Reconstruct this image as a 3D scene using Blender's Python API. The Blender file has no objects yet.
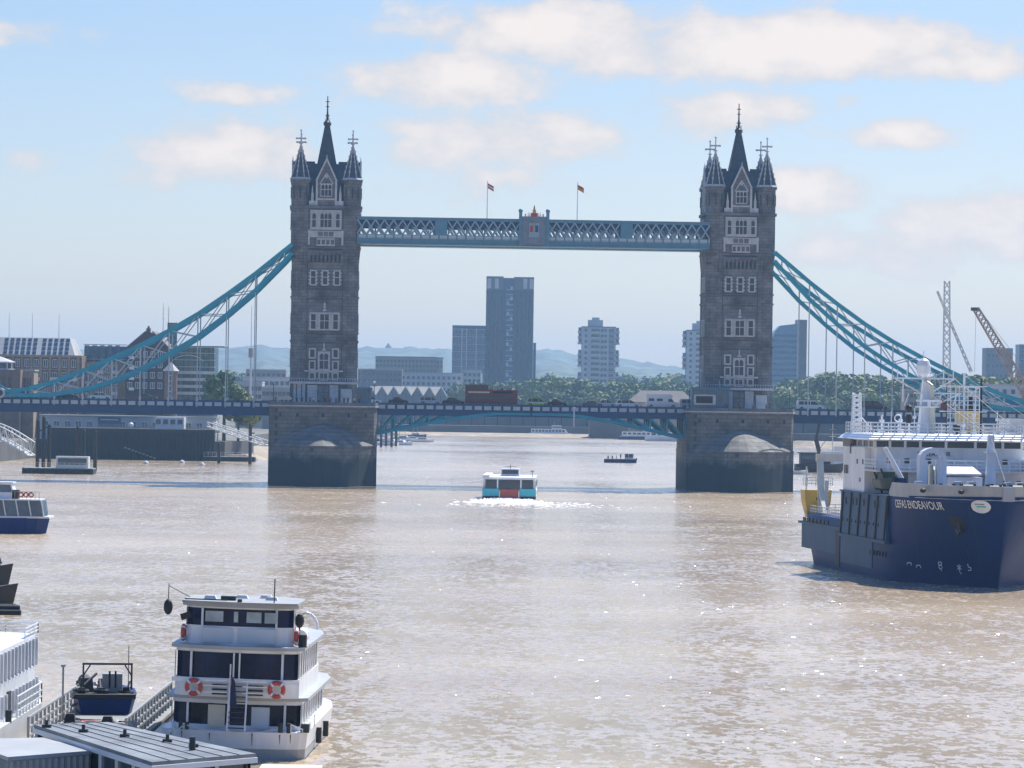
import bpy, bmesh, math, random
from mathutils import Vector, Matrix, noise as mnoise
random.seed(7)
R = math.radians
C = bpy.context.scene.collection
SC = bpy.context.scene
# ---------------------------------------------------------------- camera
F = 4040.0; CAMH = 17.0; PITCH = math.atan(17.5/F); ROLL = R(0.85)
cam = bpy.data.cameras.new('camera'); camo = bpy.data.objects.new('camera', cam); C.objects.link(camo)
cam.sensor_width = 36.0; cam.lens = 36.0*F/1024.0; cam.clip_start = 1.0; cam.clip_end = 30000
camo.matrix_world = Matrix.Translation((0, 0, CAMH)) @ Matrix.Rotation(R(90)+PITCH, 4, 'X') @ Matrix.Rotation(ROLL, 4, 'Z')
SC.camera = camo
SC.render.resolution_x = 1024; SC.render.resolution_y = 768
SC.view_settings.view_transform = 'Standard'; SC.view_settings.look = 'None'
SC.view_settings.exposure = 0.95; SC.view_settings.gamma = 1.0
SC.cycles.use_denoising = True
SC.cycles.max_bounces = 6; SC.cycles.diffuse_bounces = 3; SC.cycles.glossy_bounces = 3
SC.cycles.transmission_bounces = 4; SC.cycles.volume_bounces = 0; SC.cycles.transparent_max_bounces = 12
SC.cycles.sample_clamp_indirect = 4.0
# ---------------------------------------------------------------- sun and sky
SUN_EL = R(52); SUN_AZ = R(30)           # azimuth measured from +Y towards +X
sd = Vector((math.cos(SUN_EL)*math.sin(SUN_AZ), math.cos(SUN_EL)*math.cos(SUN_AZ), math.sin(SUN_EL)))
sl = bpy.data.lights.new('sun', 'SUN'); sl.energy = 3.9; sl.angle = R(0.5); sl.color = (1.0, 0.95, 0.87)
so = bpy.data.objects.new('sun', sl); C.objects.link(so); so.location = (200, 0, 300)
so.rotation_euler = sd.to_track_quat('Z', 'Y').to_euler()

def ray(px, py):
    dx, dy = px-512.0, 384.0-py
    u = dx*math.cos(ROLL)-dy*math.sin(ROLL); v = dx*math.sin(ROLL)+dy*math.cos(ROLL)
    return Vector((u, F*math.cos(PITCH)-v*math.sin(PITCH), v*math.cos(PITCH)+F*math.sin(PITCH)))
def at(px, py, Y):
    r = ray(px, py); t = Y/r.y
    return Vector((r.x*t, Y, CAMH+r.z*t))
def atx(px, py, Y): return at(px, py, Y).x
def atz(px, py, Y): return at(px, py, Y).z
def onwater(px, py, z=0.0):
    r = ray(px, py); t = (z-CAMH)/r.z
    return Vector((r.x*t, r.y*t, z))

w = bpy.data.worlds.new('World'); SC.world = w; w.use_nodes = True
nt = w.node_tree; N = nt.nodes; L = nt.links; N.clear()
def nd(tree, typ, **kw):
    n = tree.nodes.new(typ)
    for k, v in kw.items():
        if k.startswith('i_'): n.inputs[k[2:].replace('_', ' ')].default_value = v
        else: setattr(n, k, v)
    return n
def mth(tree, op, a, b=None, c=None, clamp=False):
    n = tree.nodes.new('ShaderNodeMath'); n.operation = op; n.use_clamp = clamp
    for i, x in enumerate((a, b, c)):
        if x is None: continue
        if isinstance(x, (int, float)): n.inputs[i].default_value = x
        else: tree.links.new(x, n.inputs[i])
    return n.outputs[0]
tc = nd(nt, 'ShaderNodeTexCoord'); sep = nd(nt, 'ShaderNodeSeparateXYZ'); L.new(tc.outputs['Generated'], sep.inputs[0])
dx_, dy_, dz_ = sep.outputs
# the low sky of a summer noon turns blue quickly above the horizon: read the sky model a little higher than the view
zz = mth(nt, 'ADD', mth(nt, 'MULTIPLY', dz_, 1.5), 0.0)
cmb = nd(nt, 'ShaderNodeCombineXYZ'); L.new(dx_, cmb.inputs[0]); L.new(dy_, cmb.inputs[1]); L.new(zz, cmb.inputs[2])
sky = nd(nt, 'ShaderNodeTexSky', sky_type='NISHITA', sun_disc=False, sun_elevation=SUN_EL, sun_rotation=SUN_AZ, altitude=0.0, air_density=1.0, dust_density=1.2, ozone_density=2.0)
L.new(cmb.outputs[0], sky.inputs[0])
# clouds: ellipses in sky direction (azimuth slope, elevation slope) broken up by noise
az = mth(nt, 'ARCTAN2', dx_, dy_)
cv = nd(nt, 'ShaderNodeCombineXYZ'); L.new(mth(nt, 'MULTIPLY', az, 60.0), cv.inputs[0]); L.new(mth(nt, 'MULTIPLY', dz_, 105.0), cv.inputs[1])
n1 = nd(nt, 'ShaderNodeTexNoise', i_Scale=0.8, i_Detail=9.0, i_Roughness=0.62); L.new(cv.outputs[0], n1.inputs['Vector'])
n2 = nd(nt, 'ShaderNodeTexNoise', i_Scale=0.32, i_Detail=3.0, i_Roughness=0.5); L.new(cv.outputs[0], n2.inputs['Vector'])
CL = [(215,150,95,40,1.0),(165,178,70,24,.6),(290,165,55,34,.75),(450,78,105,36,1.0),(560,30,180,34,1.1),(780,48,250,36,1.2),(940,64,120,18,.95),(650,60,120,26,.9),
      (720,112,115,28,.8),(905,133,52,18,.9),(850,98,20,12,.6),(500,138,140,34,.95),(470,180,150,30,.6),(230,95,65,16,.65),(25,32,60,18,.7),(100,36,38,13,.55),
      (35,160,48,16,.45),(800,190,80,26,1.0),(985,228,110,34,1.05),(880,250,190,34,.7),(420,150,60,30,.8),(850,0,90,9,.5),(650,20,80,20,.7)]
acc = None
for (cx, cy, rw, rh, s) in CL:
    r = ray(cx, cy).normalized(); a0 = math.atan2(r.x, r.y); z0 = r.z
    ex = mth(nt, 'MULTIPLY', mth(nt, 'SUBTRACT', az, a0), F/rw); ez = mth(nt, 'MULTIPLY', mth(nt, 'SUBTRACT', dz_, z0), F/rh)
    d2 = mth(nt, 'ADD', mth(nt, 'MULTIPLY', ex, ex), mth(nt, 'MULTIPLY', ez, ez))
    g = mth(nt, 'MULTIPLY', mth(nt, 'EXPONENT', mth(nt, 'MULTIPLY', d2, -0.9)), s)
    acc = g if acc is None else mth(nt, 'MAXIMUM', acc, g)
den = mth(nt, 'ADD', acc, mth(nt, 'MULTIPLY', mth(nt, 'SUBTRACT', n1.outputs[0], 0.5), 1.75))
den = mth(nt, 'ADD', den, mth(nt, 'MULTIPLY', mth(nt, 'SUBTRACT', n2.outputs[0], 0.5), 0.6))
mr = nd(nt, 'ShaderNodeMapRange', interpolation_type='SMOOTHSTEP'); L.new(den, mr.inputs[0])
mr.inputs[1].default_value = 0.26; mr.inputs[2].default_value = 0.74; mr.inputs[3].default_value = 0; mr.inputs[4].default_value = 0.86
# elsewhere in the sky: scattered cloud by noise alone, so the sky goes on beyond the picture
cmix = nd(nt, 'ShaderNodeMix', data_type='RGBA'); L.new(mr.outputs[0], cmix.inputs[0])
tint = nd(nt, 'ShaderNodeMix', data_type='RGBA', blend_type='MULTIPLY'); tint.inputs[0].default_value = 1.0
L.new(sky.outputs[0], tint.inputs[6]); trp = nd(nt, 'ShaderNodeValToRGB'); L.new(dz_, trp.inputs[0]); te = trp.color_ramp.elements; te[0].position = 0.0; te[0].color = (.70, .64, .65, 1); te[1].position = .09; te[1].color = (.55, .585, .64, 1); e3 = te.new(.35); e3.color = (.46, .70, 1.0, 1); L.new(trp.outputs[0], tint.inputs[7])
L.new(tint.outputs[2], cmix.inputs[6])
ccol = nd(nt, 'ShaderNodeMix', data_type='RGBA'); cf = nd(nt, 'ShaderNodeMapRange'); L.new(mth(nt, 'ADD', den, mth(nt, 'MULTIPLY', n1.outputs[0], .8)), cf.inputs[0]); cf.inputs[1].default_value = .85; cf.inputs[2].default_value = 1.55; L.new(cf.outputs[0], ccol.inputs[0]); ccol.inputs[6].default_value = (4.0, 3.75, 3.65, 1); ccol.inputs[7].default_value = (5.5, 4.8, 4.25, 1)
L.new(ccol.outputs[2], cmix.inputs[7])
bg = nd(nt, 'ShaderNodeBackground'); bg.inputs[1].default_value = 0.10; L.new(cmix.outputs[2], bg.inputs[0])
ow = nd(nt, 'ShaderNodeOutputWorld'); L.new(bg.outputs[0], ow.inputs[0])

# ---------------------------------------------------------------- materials
def srgb(h):
    if isinstance(h, str): v = [int(h[i:i+2], 16)/255 for i in (0, 2, 4)]
    else: v = [x/255 for x in h]
    return tuple(x/12.92 if x <= .04045 else ((x+.055)/1.055)**2.4 for x in v)
M = {}
def mat(name, col, rough=0.6, metal=0.0, var=0.18, scale=0.8, bump=0.0, bscale=6.0, spec=0.5, streak=0.0):
    m = bpy.data.materials.new(name); m.use_nodes = True; t = m.node_tree; b = t.nodes['Principled BSDF']
    b.inputs['Roughness'].default_value = rough; b.inputs['Metallic'].default_value = metal; b.inputs['Specular IOR Level'].default_value = spec
    co = nd(t, 'ShaderNodeTexCoord'); nz = nd(t, 'ShaderNodeTexNoise', i_Scale=scale, i_Detail=6.0, i_Roughness=0.6)
    src = co.outputs['Object']
    if streak:
        mp = nd(t, 'ShaderNodeMapping'); mp.inputs['Scale'].default_value = (1, 1, streak); t.links.new(src, mp.inputs[0]); src = mp.outputs[0]
    t.links.new(src, nz.inputs['Vector'])
    cr = nd(t, 'ShaderNodeValToRGB'); t.links.new(nz.outputs[0], cr.inputs[0])
    a = tuple(max(0, c*(1-var)) for c in col); c2 = tuple(min(1, c*(1+var)) for c in col)
    cr.color_ramp.elements[0].position = 0.3; cr.color_ramp.elements[0].color = a+(1,)
    cr.color_ramp.elements[1].position = 0.7; cr.color_ramp.elements[1].color = c2+(1,)
    t.links.new(cr.outputs[0], b.inputs['Base Color'])
    if bump:
        nb = nd(t, 'ShaderNodeTexNoise', i_Scale=bscale, i_Detail=4.0); t.links.new(co.outputs['Object'], nb.inputs['Vector'])
        bp = nd(t, 'ShaderNodeBump', i_Strength=bump, i_Distance=0.1); t.links.new(nb.outputs[0], bp.inputs['Height']); t.links.new(bp.outputs[0], b.inputs['Normal'])
    M[name] = m; return m
def brickmat(name, c1, c2, mortar, bw=1.2, bh=0.45, msz=0.03, rough=0.85, stain=None, var=0.25):
    m = bpy.data.materials.new(name); m.use_nodes = True; t = m.node_tree; b = t.nodes['Principled BSDF']; b.inputs['Roughness'].default_value = rough
    co = nd(t, 'ShaderNodeTexCoord'); s = nd(t, 'ShaderNodeSeparateXYZ'); t.links.new(co.outputs['Object'], s.inputs[0])
    cb = nd(t, 'ShaderNodeCombineXYZ'); t.links.new(mth(t, 'ADD', s.outputs[0], s.outputs[1]), cb.inputs[0]); t.links.new(s.outputs[2], cb.inputs[1])
    br = nd(t, 'ShaderNodeTexBrick', i_Scale=1.0); br.inputs['Brick Width'].default_value = bw; br.inputs['Row Height'].default_value = bh; br.inputs['Mortar Size'].default_value = msz
    br.inputs['Color1'].default_value = c1+(1,); br.inputs['Color2'].default_value = c2+(1,); br.inputs['Mortar'].default_value = mortar+(1,)
    t.links.new(cb.outputs[0], br.inputs['Vector'])
    nz = nd(t, 'ShaderNodeTexNoise', i_Scale=0.35, i_Detail=8.0, i_Roughness=0.65); t.links.new(co.outputs['Object'], nz.inputs['Vector'])
    mx = nd(t, 'ShaderNodeMix', data_type='RGBA', blend_type='MULTIPLY'); mx.inputs[0].default_value = 1
    cr = nd(t, 'ShaderNodeValToRGB'); cr.color_ramp.elements[0].position = .3; cr.color_ramp.elements[1].position = .72
    cr.color_ramp.elements[0].color = (1-var*1.6,)*3+(1,); cr.color_ramp.elements[1].color = (1+var*.3,)*3+(1,)
    t.links.new(nz.outputs[0], cr.inputs[0]); t.links.new(br.outputs[0], mx.inputs[6]); t.links.new(cr.outputs[0], mx.inputs[7])
    out = mx.outputs[2]
    if stain:
        z0, z1, sc = stain
        n3 = nd(t, 'ShaderNodeTexNoise', i_Scale=0.16, i_Detail=7.0, i_Roughness=0.6); t.links.new(co.outputs['Object'], n3.inputs['Vector'])
        zz = mth(t, 'ADD', s.outputs[2], mth(t, 'MULTIPLY', mth(t, 'SUBTRACT', n3.outputs[0], 0.5), 6.0))
        mr = nd(t, 'ShaderNodeMapRange'); t.links.new(zz, mr.inputs[0]); mr.inputs[1].default_value = z0; mr.inputs[2].default_value = z1; mr.inputs[3].default_value = 1; mr.inputs[4].default_value = 0
        m2 = nd(t, 'ShaderNodeMix', data_type='RGBA'); t.links.new(mr.outputs[0], m2.inputs[0]); t.links.new(out, m2.inputs[6]); m2.inputs[7].default_value = sc+(1,)
        out = m2.outputs[2]
    t.links.new(out, b.inputs['Base Color'])
    bp = nd(t, 'ShaderNodeBump', i_Strength=0.35, i_Distance=0.06); t.links.new(nz.outputs[0], bp.inputs['Height']); t.links.new(bp.outputs[0], b.inputs['Normal'])
    M[name] = m; return m
def glassmat(name, col, rough=0.08, metal=0.0, var=0.5, scale=0.6):
    m = mat(name, col, rough, metal, var, scale); m.node_tree.nodes['Principled BSDF'].inputs['Specular IOR Level'].default_value = 0.8; return m

# ---------------------------------------------------------------- mesh builder
class MB:
    def __init__(s): s.v = []; s.f = []; s.m = []; s.cur = 0; s.mats = []
    def use(s, name):
        if name not in s.mats: s.mats.append(name)
        s.cur = s.mats.index(name); return s
    def face(s, pts):
        i = len(s.v); s.v += [tuple(p) for p in pts]; s.f.append(tuple(range(i, i+len(pts)))); s.m.append(s.cur)
    def hexa(s, p):            # 8 points: bottom ring 0-3 (ccw from above), top ring 4-7
        i = len(s.v); s.v += [tuple(q) for q in p]
        for f in ((0,3,2,1),(4,5,6,7),(0,1,5,4),(1,2,6,5),(2,3,7,6),(3,0,4,7)):
            s.f.append(tuple(i+k for k in f)); s.m.append(s.cur)
        return s
    def box(s, x0, x1, y0, y1, z0, z1):
        if x0 > x1: x0, x1 = x1, x0
        if y0 > y1: y0, y1 = y1, y0
        if z0 > z1: z0, z1 = z1, z0
        return s.hexa([(x0,y0,z0),(x1,y0,z0),(x1,y1,z0),(x0,y1,z0),(x0,y0,z1),(x1,y0,z1),(x1,y1,z1),(x0,y1,z1)])
    def frus(s, cx, cy, a0, b0, z0, a1, b1, z1):      # rectangular frustum, half sizes
        return s.hexa([(cx-a0,cy-b0,z0),(cx+a0,cy-b0,z0),(cx+a0,cy+b0,z0),(cx-a0,cy+b0,z0),(cx-a1,cy-b1,z1),(cx+a1,cy-b1,z1),(cx+a1,cy+b1,z1),(cx-a1,cy+b1,z1)])
    def bar(s, p, q, w=0.1, h=None):
        p, q = Vector(p), Vector(q); h = h or w; d = (q-p)
        if d.length < 1e-6: return s
        d.normalize(); u = Vector((0,0,1)) if abs(d.z) < .95 else Vector((0,1,0))
        a = d.cross(u).normalized(); b = a.cross(d).normalized(); a *= w/2; b *= h/2
        return s.hexa([p-a-b, p+a-b, q+a-b, q-a-b, p-a+b, p+a+b, q+a+b, q-a+b])
    def tube(s, p, q, r0, r1=None, n=8, caps=True):
        p, q = Vector(p), Vector(q); r1 = r0 if r1 is None else r1; d = (q-p).normalized()
        u = Vector((0,0,1)) if abs(d.z) < .95 else Vector((0,1,0)); a = d.cross(u).normalized(); b = d.cross(a).normalized(); i = len(s.v)
        for (c, r) in ((p, r0), (q, max(r1, 1e-3))):
            for k in range(n):
                t = 2*math.pi*k/n; s.v.append(tuple(c+a*(r*math.cos(t))+b*(r*math.sin(t))))
        for k in range(n):
            j = (k+1) % n; s.f.append((i+k, i+j, i+n+j, i+n+k)); s.m.append(s.cur)
        if caps:
            s.f.append(tuple(i+k for k in range(n-1, -1, -1))); s.m.append(s.cur)
            s.f.append(tuple(i+n+k for k in range(n))); s.m.append(s.cur)
        return s
    def cyl(s, x, y, z0, z1, r0, r1=None, n=12, rot=0.0):
        r1 = r0 if r1 is None else r1; i = len(s.v)
        for (z, r) in ((z0, r0), (z1, max(r1, 1e-3))):
            for k in range(n):
                t = 2*math.pi*k/n+rot; s.v.append((x+r*math.cos(t), y+r*math.sin(t), z))
        for k in range(n):
            j = (k+1) % n; s.f.append((i+k, i+j, i+n+j, i+n+k)); s.m.append(s.cur)
        s.f.append(tuple(i+k for k in range(n-1, -1, -1))); s.m.append(s.cur); s.f.append(tuple(i+n+k for k in range(n))); s.m.append(s.cur)
        return s
    def lathe(s, x, y, prof, n=12):
        i = len(s.v); rows = len(prof)
        for (r, z) in prof:
            for k in range(n):
                t = 2*math.pi*k/n; s.v.append((x+max(r,1e-3)*math.cos(t), y+max(r,1e-3)*math.sin(t), z))
        for q in range(rows-1):
            for k in range(n):
                j = (k+1) % n; s.f.append((i+q*n+k, i+q*n+j, i+(q+1)*n+j, i+(q+1)*n+k)); s.m.append(s.cur)
        s.f.append(tuple(i+k for k in range(n-1, -1, -1))); s.m.append(s.cur); s.f.append(tuple(i+(rows-1)*n+k for k in range(n))); s.m.append(s.cur)
        return s
    def prism(s, poly, z0, z1, top=None, zt=None):   # poly ccw list (x,y); top optional other polygon; zt optional per-vertex top z
        n = len(poly); i = len(s.v); top = top or poly
        s.v += [(x, y, z0) for x, y in poly]; s.v += [(x, y, (zt[k] if zt else z1)) for k, (x, y) in enumerate(top)]
        for k in range(n):
            j = (k+1) % n; s.f.append((i+k, i+j, i+n+j, i+n+k)); s.m.append(s.cur)
        s.f.append(tuple(i+k for k in range(n-1, -1, -1))); s.m.append(s.cur); s.f.append(tuple(i+n+k for k in range(n))); s.m.append(s.cur)
        return s
    def xz(s, poly, y0, y1):      # polygon in x,z (ccw seen from -y) extruded in y
        n = len(poly); i = len(s.v); s.v += [(x, y0, z) for x, z in poly]+[(x, y1, z) for x, z in poly]
        for k in range(n):
            j = (k+1) % n; s.f.append((i+k, i+n+k, i+n+j, i+j)); s.m.append(s.cur)
        s.f.append(tuple(i+k for k in range(n))); s.m.append(s.cur); s.f.append(tuple(i+n+k for k in range(n-1, -1, -1))); s.m.append(s.cur)
        return s
    def yz(s, poly, x0, x1):
        n = len(poly); i = len(s.v); s.v += [(x0, y, z) for y, z in poly]+[(x1, y, z) for y, z in poly]
        for k in range(n):
            j = (k+1) % n; s.f.append((i+k, i+n+k, i+n+j, i+j)); s.m.append(s.cur)
        s.f.append(tuple(i+k for k in range(n))); s.m.append(s.cur); s.f.append(tuple(i+n+k for k in range(n-1, -1, -1))); s.m.append(s.cur)
        return s
    def loft(s, rings, cap=True):   # list of rings (same count) of 3d points, closed
        n = len(rings[0]); i = len(s.v)
        for rg in rings: s.v += [tuple(p) for p in rg]
        for q in range(len(rings)-1):
            for k in range(n):
                j = (k+1) % n; s.f.append((i+q*n+k, i+q*n+j, i+(q+1)*n+j, i+(q+1)*n+k)); s.m.append(s.cur)
        if cap:
            s.f.append(tuple(i+k for k in range(n-1, -1, -1))); s.m.append(s.cur); e = i+(len(rings)-1)*n
            s.f.append(tuple(e+k for k in range(n))); s.m.append(s.cur)
        return s
    def ball(s, x, y, z, r, n=8, sz=1.0):
        prof = [(r*math.sin(math.pi*k/n), z-r*sz*math.cos(math.pi*k/n)) for k in range(n+1)]
        return s.lathe(x, y, prof, n+2)
    def torus(s, c, R_, r, axis='y', n=20, m=6):
        i = len(s.v); c = Vector(c)
        for a in range(n):
            t = 2*math.pi*a/n
            for b in range(m):
                u = 2*math.pi*b/m; rr = R_+r*math.cos(u); w_ = r*math.sin(u)
                p = {'y': Vector((rr*math.cos(t), w_, rr*math.sin(t))), 'x': Vector((w_, rr*math.cos(t), rr*math.sin(t))), 'z': Vector((rr*math.cos(t), rr*math.sin(t), w_))}[axis]
                s.v.append(tuple(c+p))
        for a in range(n):
            for b in range(m):
                s.f.append((i+a*m+b, i+((a+1)%n)*m+b, i+((a+1)%n)*m+(b+1)%m, i+a*m+(b+1)%m)); s.m.append(s.cur)
        return s
    def xf(s, fn): s.v = [tuple(fn(Vector(p))) for p in s.v]; return s
    def build(s, name, parent=None, loc=(0,0,0), rotz=0.0, smooth=False):
        me = bpy.data.meshes.new(name); me.from_pydata(s.v, [], s.f)
        for n_ in s.mats: me.materials.append(M[n_])
        me.polygons.foreach_set('material_index', s.m)
        bm = bmesh.new(); bm.from_mesh(me); bmesh.ops.recalc_face_normals(bm, faces=bm.faces); bm.to_mesh(me); bm.free()
        if smooth:
            me.polygons.foreach_set('use_smooth', [True]*len(me.polygons))
        me.update()
        o = bpy.data.objects.new(name, me); C.objects.link(o); o.location = loc; o.rotation_euler = (0, 0, rotz)
        if parent is not None: o.parent = parent
        return o
def build_each(s, name, parent=None, loc=(0,0,0)):
    # every separate piece becomes a mesh object of its own
    par = list(range(len(s.v)))
    def fd(i):
        while par[i] != i: par[i] = par[par[i]]; i = par[i]
        return i
    for f in s.f:
        for k in f[1:]: par[fd(k)] = fd(f[0])
    grp = {}
    for f, m_ in zip(s.f, s.m): grp.setdefault(fd(f[0]), []).append((f, m_))
    for fs in grp.values():
        q = MB(); q.mats = s.mats; ix = {}
        for f, m_ in fs:
            for k in f:
                if k not in ix: ix[k] = len(q.v); q.v.append(s.v[k])
            q.f.append(tuple(ix[k] for k in f)); q.m.append(m_)
        o = q.build(name, parent, loc)
    return o
MB.build_each = build_each
def mb(m): return MB().use(m)
def tag(o, label=None, cat=None, group=None, kind=None):
    if label: o['label'] = label
    if cat: o['category'] = cat
    if group: o['group'] = group
    if kind: o['kind'] = kind
    return o
def thing(name, label, cat, loc=(0,0,0), rotz=0.0, group=None):
    o = bpy.data.objects.new(name, None); C.objects.link(o); o.location = loc; o.rotation_euler = (0, 0, rotz); o.empty_display_size = 0.5
    return tag(o, label, cat, group)
def copy_tree(o, parent=None):
    c = o.copy(); C.objects.link(c)
    if parent is not None: c.parent = parent
    for ch in [x for x in SC.objects if x.parent == o]: copy_tree(ch, c)
    return c
def dup(o, loc, rotz=None, label=None, group=None):
    c = copy_tree(o); c.location = loc
    if rotz is not None: c.rotation_euler = (0, 0, rotz)
    if label: c['label'] = label
    if group: c['group'] = group
    return c

mat('blue_paint', (0.007, 0.06, 0.165), 0.45, var=.12, scale=.5)
mat('teal_paint', (0.008, 0.30, 0.41), 0.45, var=.15, scale=.4)
mat('lattice_paint', (.26,.38,.46), .5, var=.1)
mat('crest_grey', (.17,.22,.28), .6)
mat('walk_paint', (0.085, 0.235, 0.33), 0.45, var=.12)
mat('pale_paint', (0.42, 0.50, 0.54), 0.5, var=.1)
mat('white_paint', (0.72, 0.74, 0.74), 0.45, var=.07, scale=.7)
mat('cream_paint', (0.62, 0.58, 0.46), 0.5, var=.1)
mat('white_dirty', (0.62, 0.62, 0.60), 0.55, var=.14, scale=.9, streak=.2)
mat('grey_paint', (0.30, 0.31, 0.31), 0.5, var=.12)
mat('dark_metal', (0.025, 0.028, 0.032), 0.5, var=.2)
mat('black', (0.012, 0.012, 0.014), 0.6, var=.2)
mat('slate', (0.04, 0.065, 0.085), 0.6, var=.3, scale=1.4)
mat('gold', (0.5, 0.33, 0.08), 0.35, 0.6)
mat('red_paint', (0.42, 0.035, 0.02), 0.45)
mat('asphalt', (0.05, 0.05, 0.052), 0.9)
mat('timber', (0.016, 0.018, 0.022), 0.85, var=.35, scale=1.5, streak=.15)
glassmat('glass_dark', (0.010, 0.017, 0.030), .3)
glassmat('glass_blue', (0.05, 0.10, 0.15), 0.12)
brickmat('granite', (.25,.255,.26), (.175,.185,.20), (.105,.115,.13), 1.4, .62, .035, var=.4)
brickmat('pier_stone', (.27,.26,.235), (.19,.185,.175), (.10,.10,.10), 1.9, .75, .04, stain=(4.8, 6.4, (.022,.042,.055)), var=.35)
mat('portland', (.48,.50,.51), .8, var=.2, scale=1.2)
mat('land_top', (.16,.15,.12), .95, var=.35, scale=.02)
mat('wall_stone', (.085,.085,.085), .9, var=.35, scale=.1)

# ---------------------------------------------------------------- water, land, hills, haze
def water():
    m = bpy.data.materials.new('river_water'); m.use_nodes = True; t = m.node_tree; b = t.nodes['Principled BSDF']
    co = nd(t, 'ShaderNodeTexCoord')
    def noi(scale, sx, sy, det, rough=.5):
        mp = nd(t, 'ShaderNodeMapping'); mp.inputs['Scale'].default_value = (sx, sy, 1); mp.inputs['Rotation'].default_value = (0, 0, R(12)); t.links.new(co.outputs['Object'], mp.inputs[0])
        n = nd(t, 'ShaderNodeTexNoise', i_Scale=scale, i_Detail=det, i_Roughness=rough); t.links.new(mp.outputs[0], n.inputs['Vector']); return n.outputs[0]
    big = noi(.010, 1, .55, 4); patch = mth(t, 'ADD', mth(t, 'MULTIPLY', noi(.03, .6, 1.0, 5, .6), .55), mth(t, 'MULTIPLY', noi(1.3, 1.3, .5, 4, .65), .45))
    cr = nd(t, 'ShaderNodeValToRGB'); e = cr.color_ramp.elements; e[0].position = .36; e[0].color = (.375,.28,.18,1); e[1].position = .64; e[1].color = (.53,.425,.29,1)
    t.links.new(patch, cr.inputs[0]); t.links.new(cr.outputs[0], b.inputs['Base Color'])
    b.inputs['IOR'].default_value = 1.33
    rr = nd(t, 'ShaderNodeMapRange'); t.links.new(big, rr.inputs[0]); rr.inputs[1].default_value = .35; rr.inputs[2].default_value = .65; rr.inputs[3].default_value = .10; rr.inputs[4].default_value = .22
    t.links.new(rr.outputs[0], b.inputs['Roughness'])
    def nvec(scale, sx, sy, det, amp, rough=.6):
        mp = nd(t, 'ShaderNodeMapping'); mp.inputs['Scale'].default_value = (sx, sy, 1); mp.inputs['Rotation'].default_value = (0, 0, R(8)); t.links.new(co.outputs['Object'], mp.inputs[0])
        n = nd(t, 'ShaderNodeTexNoise', i_Scale=scale, i_Detail=det, i_Roughness=rough); t.links.new(mp.outputs[0], n.inputs['Vector'])
        a = nd(t, 'ShaderNodeVectorMath', operation='SUBTRACT'); t.links.new(n.outputs['Color'], a.inputs[0]); a.inputs[1].default_value = (.5, .5, .5)
        b_ = nd(t, 'ShaderNodeVectorMath', operation='MULTIPLY'); t.links.new(a.outputs[0], b_.inputs[0]); b_.inputs[1].default_value = (amp, amp, 0); return b_.outputs[0]
    def vadd(a, c): n = nd(t, 'ShaderNodeVectorMath', operation='ADD'); t.links.new(a, n.inputs[0]); t.links.new(c, n.inputs[1]); return n.outputs[0]
    sl = vadd(vadd(nvec(1.9, 1.0, .42, 4, 1.25), nvec(.6, 1.2, .45, 3, .65)), nvec(.11, 1.2, .5, 3, .5))
    # now and then a steep wavelet that catches the sun
    gl = noi(1.0, 1.5, .75, 2, .5); gr = nd(t, 'ShaderNodeMapRange'); t.links.new(gl, gr.inputs[0]); gr.inputs[1].default_value = .695; gr.inputs[2].default_value = .75
    gv = nd(t, 'ShaderNodeVectorMath', operation='SCALE'); gv.inputs[0].default_value = (.36, -.55, 0); t.links.new(gr.outputs[0], gv.inputs['Scale']); sl = vadd(sl, gv.outputs[0])
    amp = nd(t, 'ShaderNodeMapRange'); t.links.new(big, amp.inputs[0]); amp.inputs[1].default_value = .3; amp.inputs[2].default_value = .7; amp.inputs[3].default_value = .6; amp.inputs[4].default_value = 1.15
    sc_ = nd(t, 'ShaderNodeVectorMath', operation='SCALE'); t.links.new(sl, sc_.inputs[0]); t.links.new(amp.outputs[0], sc_.inputs['Scale'])
    up = nd(t, 'ShaderNodeVectorMath', operation='ADD'); t.links.new(sc_.outputs[0], up.inputs[0]); up.inputs[1].default_value = (0, 0, 1)
    nn = nd(t, 'ShaderNodeVectorMath', operation='NORMALIZE'); t.links.new(up.outputs[0], nn.inputs[0]); t.links.new(nn.outputs[0], b.inputs['Normal'])
    M['river_water'] = m
    g = mb('river_water'); g.face([(-1500,-300,0),(1500,-300,0),(1500,2600,0),(-1500,2600,0)])
    tag(g.build('river_water'), kind='structure')
water()
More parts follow.
